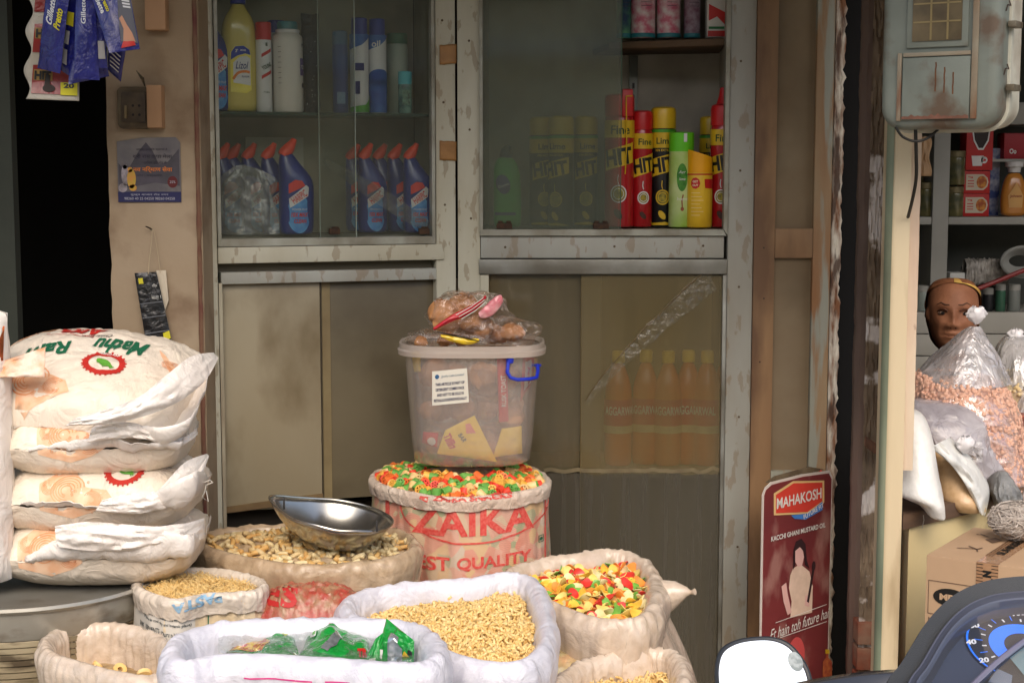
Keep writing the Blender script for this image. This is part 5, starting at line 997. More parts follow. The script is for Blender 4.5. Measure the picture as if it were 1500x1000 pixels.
# ---- S4 ZAIKA sack
FRY = bpy.data.materials.new('woven_over_colours'); FRY.use_nodes = True; _t = FRY.node_tree; _N = _t.nodes; _L = _t.links; _b = _N['Principled BSDF']; _b.inputs['Roughness'].default_value = .4
_tc = _N.new('ShaderNodeTexCoord'); _vo = _N.new('ShaderNodeTexVoronoi'); _vo.inputs['Scale'].default_value = 42; _L.new(_tc.outputs['Object'], _vo.inputs['Vector'])
_sp = _N.new('ShaderNodeSeparateColor'); _L.new(_vo.outputs['Color'], _sp.inputs[0]); _cr = _N.new('ShaderNodeValToRGB'); _cr.color_ramp.interpolation = 'CONSTANT'; _L.new(_sp.outputs[0], _cr.inputs[0])
_els = [(0, lin(224, 120, 96)), (.3, lin(214, 188, 146)), (.5, lin(132, 158, 108)), (.64, lin(228, 150, 132)), (.8, lin(222, 180, 110)), (.92, lin(206, 196, 176))]
for _i, (_p, _c) in enumerate(_els):
    e_ = _cr.color_ramp.elements[_i] if _i < 2 else _cr.color_ramp.elements.new(_p); e_.position = _p; e_.color = _c
_n = _N.new('ShaderNodeTexNoise'); _n.inputs['Scale'].default_value = 9; _L.new(_tc.outputs['Object'], _n.inputs['Vector']); _r = _N.new('ShaderNodeMapRange'); _r.inputs[1].default_value = .3; _r.inputs[2].default_value = .7; _r.inputs[3].default_value = .25; _r.inputs[4].default_value = .68; _L.new(_n.outputs[0], _r.inputs[0])
_mx = _N.new('ShaderNodeMix'); _mx.data_type = 'RGBA'; _L.new(_r.outputs[0], _mx.inputs[0]); _L.new(_cr.outputs[0], _mx.inputs[6]); _mx.inputs[7].default_value = lin(214, 190, 168)
_wv = _N.new('ShaderNodeTexChecker'); _wv.inputs['Scale'].default_value = 520; _L.new(_tc.outputs['Object'], _wv.inputs['Vector']); _wv.inputs[1].default_value = (1, 1, 1, 1); _wv.inputs[2].default_value = (.72, .70, .68, 1)
_m2 = _N.new('ShaderNodeMix'); _m2.data_type = 'RGBA'; _m2.blend_type = 'MULTIPLY'; _m2.inputs[0].default_value = .8; _L.new(_mx.outputs[2], _m2.inputs[6]); _L.new(_wv.outputs[0], _m2.inputs[7]); _L.new(_m2.outputs[2], _b.inputs['Base Color'])
_n3 = _N.new('ShaderNodeTexNoise'); _n3.inputs['Scale'].default_value = 30; _L.new(_tc.outputs['Object'], _n3.inputs['Vector']); _bp = _N.new('ShaderNodeBump'); _bp.inputs['Strength'].default_value = .5; _bp.inputs['Distance'].default_value = .006; _L.new(_n3.outputs[0], _bp.inputs['Height']); _L.new(_bp.outputs[0], _b.inputs['Normal'])
zs4 = .81
t4, bv4, at4, c4_, br4 = sack('snack_pellet_sack', 'white and red printed sack full of coloured snack pellets, plastic tub standing on it', [(546, 697), (566, 684), (625, 679), (700, 678), (765, 680), (795, 692), (800, 706), (775, 716), (720, 724), (655, 727), (596, 718), (560, 708)], zs4, .011, .022, FRY, 12, depth=.03, base=(0, .0, 1.0), bulge=.012, rimmat=mat('rim_offwhite', lin(226, 212, 196), lin(212, 190, 172), ns=9, rough=.3, coat=.3, fold=.8, fs=26, bump=.35, bs=420), wr=.0022)
RPR = mat('sack_red_ink', lin(204, 66, 60), lin(214, 104, 92), ns=200, f=.3, rough=.45)
d = Dec(); d.text('ZAIKA', .0, .0, w=.265, h=.062, bold=.03, sp=1.05); d.build('lettering', RPR, fw(bv4, 692, 764, 3.0, .0014), t4, .012)
d = Dec(); d.ring(.0, .0, .165, .066, .004, 60, 2.6, 6.85); d.build('oval_outline', RPR, fw(bv4, 696, 752, 3.0, .0014), t4, .012)
d = Dec(); d.text('BEST', -.095, 0, w=.10, h=.030, bold=.03); d.text('QUALITY', .05, 0, w=.16, h=.030, bold=.03); d.build('lettering', RPR, fw(bv4, 690, 826, 3.0, .0014), t4, .012)
d = Dec(); d.stroke([(0, -.2), (0, .06)], .010); d.build('side_stripe', RPR, fw(bv4, 568, 742, 3.0, .0012), t4, .012)
d = Dec(); d.stroke([(0, -.2), (0, .04)], .003); d.build('edge_stripe', RPR, fw(bv4, 798, 742, 3.0, .0012), t4, .012)
d = Dec(); d.ring(0, 0, .008, .011, .002, 4, PI / 4, PI * 2.25); d.ell(0, 0, .0035, .0035); d.build('green_square', GRD, fw(bv4, 792, 788, 3.0, .0014), t4, .012)
d = Dec(); d.text('ZAIKA SNACKS', 0, 0, w=.17, h=.010, bold=.04); d.stroke([(-.105, -.008), (-.101, .008)], .018); d.build('lettering', RPR, fw(br4, 692, 730, 3.0, .0014), t4, .012)
COLS = {'red': mat('pellet_red', lin(232, 78, 52), lin(224, 60, 40), ns=40, rough=.45), 'orange': mat('pellet_orange', lin(238, 128, 60), lin(228, 104, 50), ns=40, rough=.45), 'green': mat('pellet_green', lin(116, 176, 82), lin(92, 156, 66), ns=40, rough=.45), 'cream': mat('pellet_cream', lin(238, 206, 150), lin(230, 190, 120), ns=40, rough=.45), 'yellow': mat('pellet_yellow', lin(240, 186, 86), lin(230, 170, 66), ns=40, rough=.45)}
def wheel_mesh(r=.0100, L=.020):
    m = MB()
    m.lathe([(r * .72, -L / 2), (r, -L / 2), (r, L / 2), (r * .72, L / 2), (r * .72, -L / 2)], n=14, cap=False)
    for k in range(3): a = PI * k / 3; c_, s_ = math.cos(a) * r * .75, math.sin(a) * r * .75; n_ = V((-math.sin(a), math.cos(a), 0)) * r * .12; p = [V((c_, s_, 0)), V((-c_, -s_, 0))]; h_ = V((0, 0, L * .48)); m.box8([p[0] - n_ - h_, p[1] - n_ - h_, p[1] - n_ + h_, p[0] - n_ + h_, p[0] + n_ - h_, p[1] + n_ - h_, p[1] + n_ + h_, p[0] + n_ + h_])
    return m
def strew(name, protos, lab, cat, grp, s, n, seed, tilt, mind, rmax=.97, dz=.004, keep=None):
    rr = random.Random(seed); placed = []; tries = 0; ks = list(protos)
    while len(placed) < n and tries < 9000:
        tries += 1; a = rr.random(); r = math.sqrt(rr.random()) * rmax; p = s(a, r)
        if any((p - q).length < mind for q in placed): continue
        if keep and not keep(p): continue
        placed.append(p); k = rr.choice(ks); o = bpy.data.objects.new(name, protos[k]); COL.objects.link(o); o.location = p + V((0, 0, dz * rr.random()))
        o.rotation_euler = (rr.uniform(-tilt, tilt), rr.uniform(-tilt, tilt), rr.uniform(0, 6.3)); q = rr.uniform(.85, 1.12); o.scale = (q, q, q); tag(o, lab % k, cat, grp)
def proto(mb, nm, mt, smooth=True):
    o = mb.build(nm, mt, smooth=smooth, ang=35); me = o.data; bpy.data.objects.remove(o); return me
s4 = heap_surface(at4, c4_, zs4 - .010, .012, .024, 13)
m = disc_mb(s4); m.build('pellet_bed', FRY, t4)
wm_ = {k: proto(wheel_mesh(), 'snack_pellet', COLS[k]) for k in COLS}
TUBC = V((c4_[0] + .005, c4_[1] + .035, 0))
strew('snack_pellet', {'red': wm_['red'], 'leaf-green': wm_['green'], 'orange': wm_['orange'], 'green': wm_['green'], 'cream': wm_['cream'], 'yellow': wm_['yellow'], }, '%s wheel-shaped snack pellet heaped in the red printed sack', 'snack pellet', 'loose snack pellets in the red printed sack', s4, 280, 5, 1.5, .0130, dz=.009, keep=lambda p: (p - V((TUBC.x, TUBC.y + .01, p.z))).length > .104)
# ---- S7 sack of coloured discs
zs7 = .665
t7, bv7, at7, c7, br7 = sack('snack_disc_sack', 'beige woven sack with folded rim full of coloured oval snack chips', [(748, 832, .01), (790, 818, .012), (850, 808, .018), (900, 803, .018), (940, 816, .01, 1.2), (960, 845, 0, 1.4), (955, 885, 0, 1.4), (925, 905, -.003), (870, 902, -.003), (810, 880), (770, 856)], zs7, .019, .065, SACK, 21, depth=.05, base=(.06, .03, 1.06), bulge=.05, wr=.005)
s7 = heap_surface(at7, c7, zs7 - .03, .022, .018, 23, skew=(0, .05))
BED7 = mat('chip_bed', lin(226, 186, 110), lin(170, 160, 80), ns=50, f=.25, rough=.5, bump=1, bs=60); m = disc_mb(s7); m.build('chip_bed', BED7, t7)
def chip(): m = MB(); m.grid(lambda a, b: V((.0150 * b * math.cos(2 * PI * a), .0115 * b * math.sin(2 * PI * a), .005 * b * b * math.cos(2 * (2 * PI * a)) * .6 + .003 * b * b)), 18, 4, cu=True); k = MB(); k.v = m.v + [v + V((0, 0, -.0012)) for v in m.v]; n_ = len(m.v); k.f = m.f + [tuple(i + n_ for i in reversed(f)) for f in m.f]; NV = 5; k.f += [(i * NV + 4, ((i + 1) % 18) * NV + 4, ((i + 1) % 18) * NV + 4 + n_, i * NV + 4 + n_) for i in range(18)]; return k
C7 = {'red': mat('chip_red', lin(224, 66, 52), lin(206, 50, 44), ns=60, rough=.35), 'green': mat('chip_green', lin(132, 190, 84), lin(110, 170, 66), ns=60, rough=.35), 'yellow': mat('chip_yellow', lin(244, 204, 84), lin(234, 180, 60), ns=60, rough=.35), 'pale cream': mat('chip_cream', lin(238, 226, 176), lin(224, 206, 140), ns=60, rough=.35), 'orange': mat('chip_orange', lin(240, 156, 70), lin(232, 136, 60), ns=60, rough=.35), 'cream-yellow': mat('chip_straw', lin(240, 220, 134), lin(230, 206, 112), ns=60, rough=.35)}
strew('snack_chip', {k: proto(chip(), 'snack_chip', v) for k, v in C7.items()}, '%s oval snack chip heaped in the beige sack', 'snack chip', 'loose oval snack chips in the beige sack', s7, 230, 8, .8, .0125, dz=.010)
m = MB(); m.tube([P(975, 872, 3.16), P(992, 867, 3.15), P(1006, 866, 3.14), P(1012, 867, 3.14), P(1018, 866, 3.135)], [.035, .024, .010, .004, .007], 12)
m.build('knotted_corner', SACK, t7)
# ---- S3 tan sack with scoop
zs3 = .745
t3, bv3, at3, c3, br3 = sack('tan_sack', 'tan sack with flattened rolled rim, steel scoop resting on its contents', [(288, 786), (320, 774), (380, 768), (450, 766), (530, 766), (590, 776), (608, 796), (580, 812), (520, 822), (450, 826), (380, 818), (315, 803)], zs3, .016, .045, SACKT, 31, depth=.03, base=(0, .0, 1.04), bulge=.03, wr=.004)
s3 = heap_surface(at3, c3, zs3 - .018, .015, .02, 33)
shb = shape_tube([(-.012, 0, 0), (-.004, .002, .002), (.004, .002, .002), (.012, 0, 0)], .005, 6)
ms = scatter('p', [0, 1, 2], s3, 420, shb, 9, tilt=.7, lift=.004)
addstuff('snack_tubes', 'pale yellow and orange snack pieces under the steel scoop', 'snacks', ms, [mat('tube_tan', lin(212, 190, 144), lin(192, 164, 112), ns=40), mat('tube_cream', lin(222, 206, 164), lin(206, 182, 130), ns=40), mat('tube_straw', lin(214, 176, 110), lin(196, 150, 86), ns=40)], disc_mb(s3), SACKT)
d = Dec(); 
for k in range(5): d.stroke([(-.09, -.034 + k * .006), (-.02, -.004 + k * .004), (.04, .012 + k * .006), (.08, .018 + k * .006)], .0035)
d.build('red_stripes', RPR, fw(bv3, 545, 848, 2.6, .0014), t3, .01)
# red printed filled sack beneath
Mx = MZ(450, .53, 2.93, 0, 0, -2) ; m, _s = pillow(.118, .075, .175, 55, fat=.6); m.xf(Mx); t = thing('filled_sack', 'filled red printed sack squeezed below the tan sack behind the white ones', 'sack', Mx @ V((0, 0, 0))); bvq = m.bvh(); m.build('bag', mat('red_weave', lin(164, 66, 54), lin(158, 122, 92), ns=34, f=.25, rough=.32, coat=.3, fold=.9, bump=.4, bs=300), t)
m = MB(); m.box((Mx.translation.x - .12, 2.88, 0), (Mx.translation.x + .12, 2.98, .525)); o = m.build('wooden_crate', WB, bevel=.004); tag(o, 'plain wooden crate hidden under the red printed sack', 'crate')
d = Dec(); d.text('RES', -.06, 0, w=.11, h=.04, bold=.04, sp=1.1); d.build('lettering', mat('sack_crimson', lin(184, 40, 38)), fw(bvq, 440, 872, 2.5, .0014), t, .012)
# scoop
t = thing('steel_scoop', 'shallow stainless steel scoop with pointed lip lying on the tan sack', 'scoop', P(490, 790, 3.06))
SS = mat('stainless', lin(190, 188, 182), lin(160, 158, 150), ns=9, rough=.22, metal=.95, dirt=lin(110, 98, 80), ds=14, da=.5, lo=.55, hi=.7)
Ms = Matrix.Translation(P(488, 800, 3.08)) @ Euler((R(2), R(9), R(-6))).to_matrix().to_4x4()
def scp(a, b):          # a around, b centre -> rim
    th = 2 * PI * a; rx = .112; ry = .105; x = rx * math.cos(th); y = ry * math.sin(th)
    pt = max(0, -math.cos(th)) ** 6; x -= .030 * pt; y *= (1 - .25 * pt)
    k = b ** .8; zz = .066 * (b ** 2.2) + .012 * pt * b ** 3
    return Ms @ V((x * k, y * k, zz + .002 * nz(x * 20, y * 20)))
m = MB(); m.grid(scp, 72, 18, cu=True); m.build('bowl', SS, t, solid=.0018)
m = MB(); m.tube([scp(i / 72, 1) + V((0, 0, .001)) for i in range(73)], .0022, 6); m.build('rolled_lip', SS, t)
d = Dec(); d.ell(.02, .03, .010, .006, 9); d.ell(.005, .04, .005, .003, 8); d.ell(.034, .02, .004, .004, 8); d.build('dirt_spot', mat('crumb_brown', lin(70, 56, 44)), lambda x, y: Ms @ V((x, y, .066 * ((math.hypot(x / .112, y / .105)) ** (1 / .8)) ** 2.2 + .0022)), t)
m = MB(); 
for px, py in ((416, 737), (552, 770)): m.lathe([(0, -.012), (.0022, -.011), (.0018, .010), (0, .012)], P(px, py, 3.0), 8)
m.build('rivet', mat('rivet_dark', lin(40, 38, 36), rough=.5), t)
# ---- S2 PASTA sack
zs2 = .72
SKN = mat('sack_noodle', lin(200, 178, 142), lin(214, 196, 164), ns=14, rough=.32, coat=.2, fold=.5, fs=24, bump=.4, bs=260)
t2, bv2_, at2, c2, br2 = sack('noodle_sack', 'small clear sack with upside-down pale blue lettering on its rim, thin noodles inside', [(204, 846), (240, 833), (300, 830), (355, 838), (384, 850), (378, 861), (345, 866), (300, 868), (258, 876), (224, 868), (204, 858)], zs2, .011, .028, SKN, 41, depth=.035, base=(0, 0, 1.0), bulge=.016, rimmat=mat('rim_clear_white', lin(216, 206, 192), lin(204, 190, 172), ns=9, rough=.25, coat=.4, fold=.5, fs=26), wr=.003)
s2 = heap_surface(at2, c2, zs2 - .024, .002, .014, 43)
shn = shape_tube([(-.014, 0, 0), (0, .002, .001), (.014, 0, 0)], .0007, 4)
ms = scatter('p', [0, 1], s2, 2400, shn, 10, tilt=.9, lift=.006)
addstuff('thin_noodles', 'heap of thin pale yellow noodles in the small clear sack', 'noodles', ms, [PA1, PA2], disc_mb(s2), MATS['pasta_bed'])
flp = fw(br2, 290, 882, 2.4, .0013)
d = Dec(); d.text('PASTA', .0, .0, w=.085, h=.018, bold=.04, rot=PI + .12); d.build('lettering', mat('ink_skyblue', lin(120, 164, 196), lin(150, 180, 200), ns=90), flp, t2, .008)
wpm = fw(bv2_, 246, 925, 2.4, .0012)
d = Dec(); d.poly([(-.085, -.035), (.045, -.035), (.045, .035), (-.085, .035)]); d.build('white_label', mat('label_offwhite', lin(214, 208, 196), rough=.35), wpm, t2, .01)
wpm2 = fw(bv2_, 246, 925, 2.4, .0018)
d = Dec(); d.text('Best before six months from mfd. date.', -.012, .024, w=.10, h=.007, bold=.02, rot=-.05); d.text('(Store in cool, dry and hygienic place)', -.008, .012, w=.095, h=.007, bold=.02, rot=-.05); d.text('INGREDIENTS : Durum Wheat', -.016, -.004, w=.10, h=.009, bold=.02, rot=-.05); d.text('MARKETED BY RISING FOODS', -.016, -.024, w=.11, h=.010, bold=.03, rot=-.08)
d.build('lettering', mat('ink_greyblue', lin(64, 74, 78)), wpm2, t2, .01)
d = Dec(); d.rect(-.001, -.04, .001, .04); d.build('green_line', GRD, fw(bv2_, 305, 925, 2.4, .0022), t2, .01)
# ---- S1 wheel pasta sack at bottom left
zs1 = .665
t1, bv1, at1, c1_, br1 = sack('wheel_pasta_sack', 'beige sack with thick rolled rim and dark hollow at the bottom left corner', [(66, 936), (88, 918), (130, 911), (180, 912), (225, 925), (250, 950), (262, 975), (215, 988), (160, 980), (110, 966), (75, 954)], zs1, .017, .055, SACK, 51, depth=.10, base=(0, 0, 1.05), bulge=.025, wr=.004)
s1 = heap_surface(at1, c1_, zs1 - .075, .015, .008, 53); m = disc_mb(s1); m.build('sack_floor', mat('wheel_bed', lin(176, 150, 110), lin(140, 116, 80), ns=50, f=.3, bump=.8), t1)
def ringm(): m = MB(); m.lathe([(.005, -.004), (.013, -.004), (.013, .004), (.005, .004), (.005, -.004)], n=16, cap=False); return m
strew('wheel_pasta', {'pale': proto(ringm(), 'wheel_pasta', PA2), 'dull yellow': proto(ringm(), 'wheel_pasta', PA1)}, '%s round pasta wheel inside the bottom left sack', 'pasta wheel', 'pasta wheels in the bottom left sack', s1, 26, 4, .9, .016, rmax=.9)
# ---- S8 bottom right sack and a little one
zs8 = .60
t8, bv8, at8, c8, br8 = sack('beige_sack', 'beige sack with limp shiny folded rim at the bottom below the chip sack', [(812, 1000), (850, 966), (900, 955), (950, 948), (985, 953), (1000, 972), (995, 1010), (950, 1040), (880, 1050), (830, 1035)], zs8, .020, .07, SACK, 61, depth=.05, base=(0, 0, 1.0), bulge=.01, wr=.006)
s8 = heap_surface(at8, c8, zs8 - .05, .02, .01, 63); ms = scatter('p', [0, 1], s8, 200, sh6, 12, size=1.2, tilt=1.4, lift=.004)
addstuff('curly_snack', 'yellow snack pieces barely showing in the lowest beige sack', 'snacks', ms, [PA1, PA2], disc_mb(s8), MATS['pasta_bed'])
m = MB(); mm, _s = pillow(.125, .09, .12, 65, fat=.6); mm.xf(MZ(860, .46, 2.96, 0, 0, 8)); bb = mm.bvh(); t = thing('filled_sack', 'translucent filled sack squeezed between the chip sack and the lowest beige sack', 'sack', (X(850, 900, 2.98), 2.96, .46)); mm.build('bag', mat('translucent_fill', lin(200, 178, 130), lin(170, 160, 120), ns=22, f=.3, rough=.2, coat=.5, fold=.6, fs=24, dirt=lin(214, 140, 110), ds=18, da=.5), t)
m = MB(); m.box((X(850, 900, 2.98) - .12, 2.9, 0), (X(850, 900, 2.98) + .12, 3.04, .455)); o = m.build('wooden_crate', WB, bevel=.004); tag(o, 'plain wooden crate hidden under the translucent filled sack', 'crate')
# ================================================================== PLASTIC TUB on the ZAIKA sack
zt0 = P(690, 677, TUBC.y - .12).z - .013; zt1 = P(690, 512, TUBC.y - .15).z; Ht = zt1 - zt0
TX = X(692, 600, TUBC.y); tc_ = V((TX, TUBC.y, zt0))
t = thing('plastic_tub', 'cloudy plastic tub with blue carry handle and white paper label, full of snack bags', 'tub', tc_)
TUBM = glass('cloudy_plastic', .27, lin(222, 210, 200), .10, rough=.25, tint=(.9, .87, .85, 1), ns=3, lo=.3, hi=.7, mn=.75)
def tr_(z): return .133 + (.152 - .133) * z / Ht
def rsq(r, z, n=64, e=3.2):
    return [tc_ + V((r * abs(math.cos(q)) ** (2 / e) * (1 if math.cos(q) > 0 else -1), .86 * r * abs(math.sin(q)) ** (2 / e) * (1 if math.sin(q) > 0 else -1), z)) for q in [2 * PI * i / n for i in range(n)]]
m = MB(); m.loft([rsq(.120, 0), rsq(.131, .006), rsq(tr_(.05), .05), rsq(tr_(Ht * .5), Ht * .5), rsq(tr_(Ht - .02), Ht - .02)], cap=False); m.add(rsq(.120, .0), [tuple(range(64))]); m.build('tub_wall', TUBM, t, ang=60)
m = MB(); m.loft([rsq(.153, Ht - .022), rsq(.157, Ht - .022), rsq(.166, Ht - .020), rsq(.167, Ht - .010), rsq(.163, Ht - .006), rsq(.163, Ht + .004), rsq(.157, Ht + .005), rsq(.153, Ht - .004)], cap=False); m.build('rim', glass('cloudy_rim', .72, lin(198, 184, 172), .10, rough=.25, tint=(.9, .86, .84, 1), mn=.9), t, ang=40)
def onw(px, py, off):
    d_ = ray(px, py); # tub wall front by superellipse search
    lo_, hi_ = 2.8, TUBC.y
    for _ in range(30):
        md = (lo_ + hi_) / 2; p = EYE + d_ * (md / d_.y); r = tr_(p.z - zt0) + off; v_ = abs((p.x - tc_.x) / r) ** 3.2 + abs((p.y - tc_.y) / (.86 * r)) ** 3.2
        if v_ > 1: lo_ = md
        else: hi_ = md
    return p
BH = mat('handle_blue', lin(30, 54, 196), lin(24, 44, 170), rough=.3, coat=.3)
m = MB(); m.tube([onw(x, y, k) for x, y, k in ((746, 524, .004), (744, 535, .008), (743, 545, .012), (748, 553, .015), (758, 556, .018), (775, 555, .018), (786, 553, .016), (788, 543, .012), (787, 534, .006))], .0042, 10); m.build('handle', BH, t)
m = MB(); p = onw(747, 527, .004); m.lathe([(0, -.008), (.007, -.007), (.009, 0), (.007, .007), (0, .008)], p, 14); m.build('handle_pivot', BH, t); m = MB(); p = onw(786, 535, .002); m.box((p.x - .011, p.y - .006, p.z - .002), (p.x + .010, p.y + .006, p.z + .003)); m.build('handle_pivot', BH, t)
lo4 = [onw(633, 594, .002), onw(687, 589, .002), onw(683, 540, .002), onw(633, 544, .002)]
m = MB(); n_ = 14
def lab(a, b, off=.002):
    x = 633 + (54 - 3 * b) * a + 2 * b * 0; y = 594 - 5 * a - b * (50 - a * 0) ; return onw(x, y, off)
m.grid(lambda a, b: lab(a, b, .0022 + (.0008 if False else 0)), n_, n_); lbm = m.build('paper_label', mat('label_paper', lin(226, 222, 208), rough=.6), t)
d = Dec(); d.text('Jyothy Labs Limited', .58, .82, w=.66, h=.085, shear=.3); d.build('lettering', mat('ink_blueteal', lin(40, 96, 130)), lambda x, y: lab(x, y, .0032), lbm)
d = Dec()
for k in range(6): a = k * PI / 3; d.ell(.14 + .035 * math.cos(a), .83 + .04 * math.sin(a), .028, .03, 10)
d.build('logo_flower', mat('logo_blue', lin(30, 90, 140)), lambda x, y: lab(x, y, .0032), lbm)
d = Dec()
for k, tx in enumerate(('THIS ARTICLE IS PART OF', 'DETERGENT COMBO PACK', 'AND NOT TO BE SOLD IN', 'RETAIL/LOOSE/INDIVIDUALLY')): d.text(tx, .5, .60 - k * .155, w=(.82, .80, .74, .9)[k], h=.085, bold=.03)
d.build('lettering', mat('ink_navy2', lin(36, 44, 84)), lambda x, y: lab(x, y, .0032), lbm)
# contents of the tub
CHK = mat('brown_chunk', lin(214, 158, 104), lin(182, 124, 76), ns=22, rough=.7, bump=.7, bs=60)
RUSK = mat('bag_film_brown', lin(150, 110, 80), rough=.2)
rr = random.Random(12)
def chunk(p, r, sd):
    m = MB(); m.grid(lambda a, b: V(p) + V((math.cos(2 * PI * a) * math.sin(PI * b), math.sin(2 * PI * a) * math.sin(PI * b) * .85, math.cos(PI * b) * .8)) * r * (1 + .28 * nz(math.cos(2 * PI * a) * 1.6 + sd, math.sin(2 * PI * a) * 1.6, b * 4)), 16, 10, cu=True); return m
FILMB = glass('snack_film', .07, lin(206, 170, 140), .10, rough=.08, tint=(.98, .94, .90, 1), ns=20, crease=1, cs=26)
def bag(label, c_, ax, ay, az, seed, chunks, loc_in=True, lean=0):
    t_ = thing('snack_bag', label, 'snack bag', c_, 'clear bags of brown snack chunks with the tub')
    def f(a, b):
        th = 2 * PI * a; ph = PI * (b - .5); q = 1 + .22 * nz(math.cos(th) * 2 + seed, math.sin(th) * 2, b * 4) + .08 * nz(math.cos(th) * 7, math.sin(th) * 7 + seed, b * 9)
        return V(c_) + V((ax * math.cos(th) * math.cos(ph) ** .7, ay * math.sin(th) * math.cos(ph) ** .7, az * math.sin(ph))) * q
    m = MB(); m.grid(f, 56, 30, cu=True); m.build('film', FILMB, t_, ang=20)
    rr = random.Random(seed)
    for k in range(chunks):
        a = rr.uniform(0, 6.3); r = math.sqrt(rr.random()) * .68; p = V(c_) + V((ax * r * math.cos(a), ay * r * math.sin(a), az * .6 * rr.uniform(-.7, .7))); chunk(p, min(ax, ay, az) * rr.uniform(.55, .72), seed + k).build('chunk', CHK, t_)
    return t_, f
tz = lambda f_: zt0 + Ht * f_
tb = []
for i, (dx, dy, f_, ax, ay, az, lb) in enumerate([(-.055, -.03, .72, .07, .06, .045, 'bag of brown chunks inside the tub behind the paper label'), (.05, -.04, .70, .065, .05, .05, 'bag of brown chunks inside the tub near the blue handle'), (-.05, -.04, .45, .07, .055, .04, 'bag of brown chunks inside the tub below the paper label'), (.06, -.03, .42, .06, .055, .045, 'bag of brown chunks inside the tub at middle right'), (-.04, -.02, .16, .08, .07, .04, 'bag of brown chunks at the bottom left of the tub'), (.06, .0, .16, .055, .06, .04, 'bag of brown chunks at the bottom right of the tub')]):
    tb.append(bag(lb, (tc_.x + dx, tc_.y + dy, tz(f_)), ax, ay, az, 60 + i, 7))
YP_ = mat('packet_yellow', lin(234, 206, 56), lin(226, 190, 44), ns=8, rough=.25, coat=.4, fold=.5); RP_ = mat('packet_red', lin(206, 42, 56), lin(180, 34, 46), ns=8, rough=.25, coat=.4, fold=.5)
def tp(label, cs, seed, marks, m_, b=.006):
    pts = [onw(x, y, -.009) + V((0, dy, 0)) for x, y, dy in cs]; t_ = thing('snack_packet', label, 'snack packet', sum(pts, V()) / 4, 'printed packets inside the tub'); o, mp = packet('foil', m_, pts, b, seed, parent=t_)
    for k, (m2, fn) in enumerate(marks): d = Dec(); fn(d); d.build('lettering' if len(d.v) > 60 else 'print_patch', m2, lambda x, y: mp(x, y, .001 + .0005 * k), t_, .08)
tp('yellow snack packet with red lettering at the bottom of the tub', [(640, 664, .0), (728, 676, .0), (695, 608, .0), (652, 630, .0)], 1, [(RED, lambda d: d.text('Tiffin', .2, .55, w=.55, h=.2, bold=.05, rot=-1.2)), (MATS['ink_dkgreen'], lambda d: d.text('BAR', .5, .6, w=.25, h=.12, bold=.03, rot=-1.2)), (mat('patch_salmon', lin(226, 130, 110)), lambda d: d.poly([(.62, .7), (.85, .66), (.8, .9), (.66, .92)]))], YP_)
tp('small yellow packet at the lower right inside the tub', [(722, 670, .004), (765, 664, .004), (764, 624, .004), (735, 628, .004)], 2, [], YP_)
tp('narrow red packet standing upright right of centre in the tub', [(731, 618, .0), (745, 617, .0), (743, 525, .0), (728, 526, .0)], 3, [(WHITE, lambda d: d.text('RUSK TOAST', .5, .5, w=.5, h=.5, bold=.02, rot=PI / 2))], RP_)
tp('red and white packet with yellow edge behind the blue handle', [(762, 588, .004), (781, 560, .004), (786, 524, .004), (766, 524, .004)], 4, [(WHITE, lambda d: d.poly([(.1, .2), (.5, .3), (.5, .95), (.1, .9)])), (YEL, lambda d: d.rect(.7, .3, .98, .98)), (RED, lambda d: d.text('Arna', .3, .55, w=.5, h=.16, bold=.05, rot=-1.4))], RP_)
tp('red packet end at the lower left inside the tub', [(618, 648, .0), (640, 655, .0), (642, 634, .0), (620, 632, .0)], 5, [(WHITE, lambda d: d.ell(.7, .4, .25, .3))], RP_)
tp('yellow packet edge at the upper left inside the tub', [(606, 545, .006), (616, 545, .006), (614, 515, .006), (604, 516, .006)], 6, [], YP_)
# bags on top of the tub
ta, fa = bag('clear bag of brown chunks with red and pink band, highest on the tub', (TX - .005, TUBC.y - .03, tz(1) + .062), .098, .07, .050, 81, 9)
tb_, fb_ = bag('clear bag of brown chunks lying at the right on the tub rim', (TX + .065, TUBC.y - .045, tz(1) + .025), .085, .06, .036, 82, 8)
tc2, fc_ = bag('clear bag of brown chunks with yellow edge at the left on the tub rim', (TX - .065, TUBC.y - .05, tz(1) + .014), .075, .06, .024, 83, 6)
def band(t_, px, Y_, m_, name='printed_band', w=.5):
    m = MB(); pts = cr([(x, y, 0) for x, y in px], 8, False); n = len(pts)
    m.grid(lambda a, b: P(pts[min(n - 1, int(a * (n - 1)))][0] + (b - .5) * 3 * w, pts[min(n - 1, int(a * (n - 1)))][1] + (b - .5) * 18 * w * (.4 + math.sin(a * PI) * .8), Y_) + V((0, -.004 * math.sin(b * PI) + .003 * nz(a * 7, b * 3), 0)), n - 1, 8); return m.build(name, m_, t_, solid=.0006)
yb = TUBC.y - .115
band(ta, [(635, 482), (660, 467), (680, 458), (700, 446), (712, 434)], yb + .01, RP_)
d = Dec()
for k in range(3): d.stroke([(668 + 4 * k, 465 + 3 * k - 4), (690 + 3 * k, 453 + 3 * k - 4), (708 + 2 * k, 440 + 3 * k - 4)], .9)
d.build('band_print', WHITE, lambda x, y: P(x, y, yb + .003), ta)
band(ta, [(702, 462), (716, 454), (728, 444), (736, 436)], yb + .012, mat('patch_pink', lin(206, 110, 120), lin(222, 170, 172), ns=40, f=.3, rough=.25, coat=.4), 'pink_panel', 1.0)
band(tc2, [(646, 492), (664, 496), (684, 500), (702, 498)], yb - .02, YP_, 'yellow_edge', .5)
band(tc2, [(640, 486), (660, 490), (680, 494), (705, 500)], yb - .022, mat('edge_black', lin(40, 30, 28), rough=.3), 'dark_edge', .12)
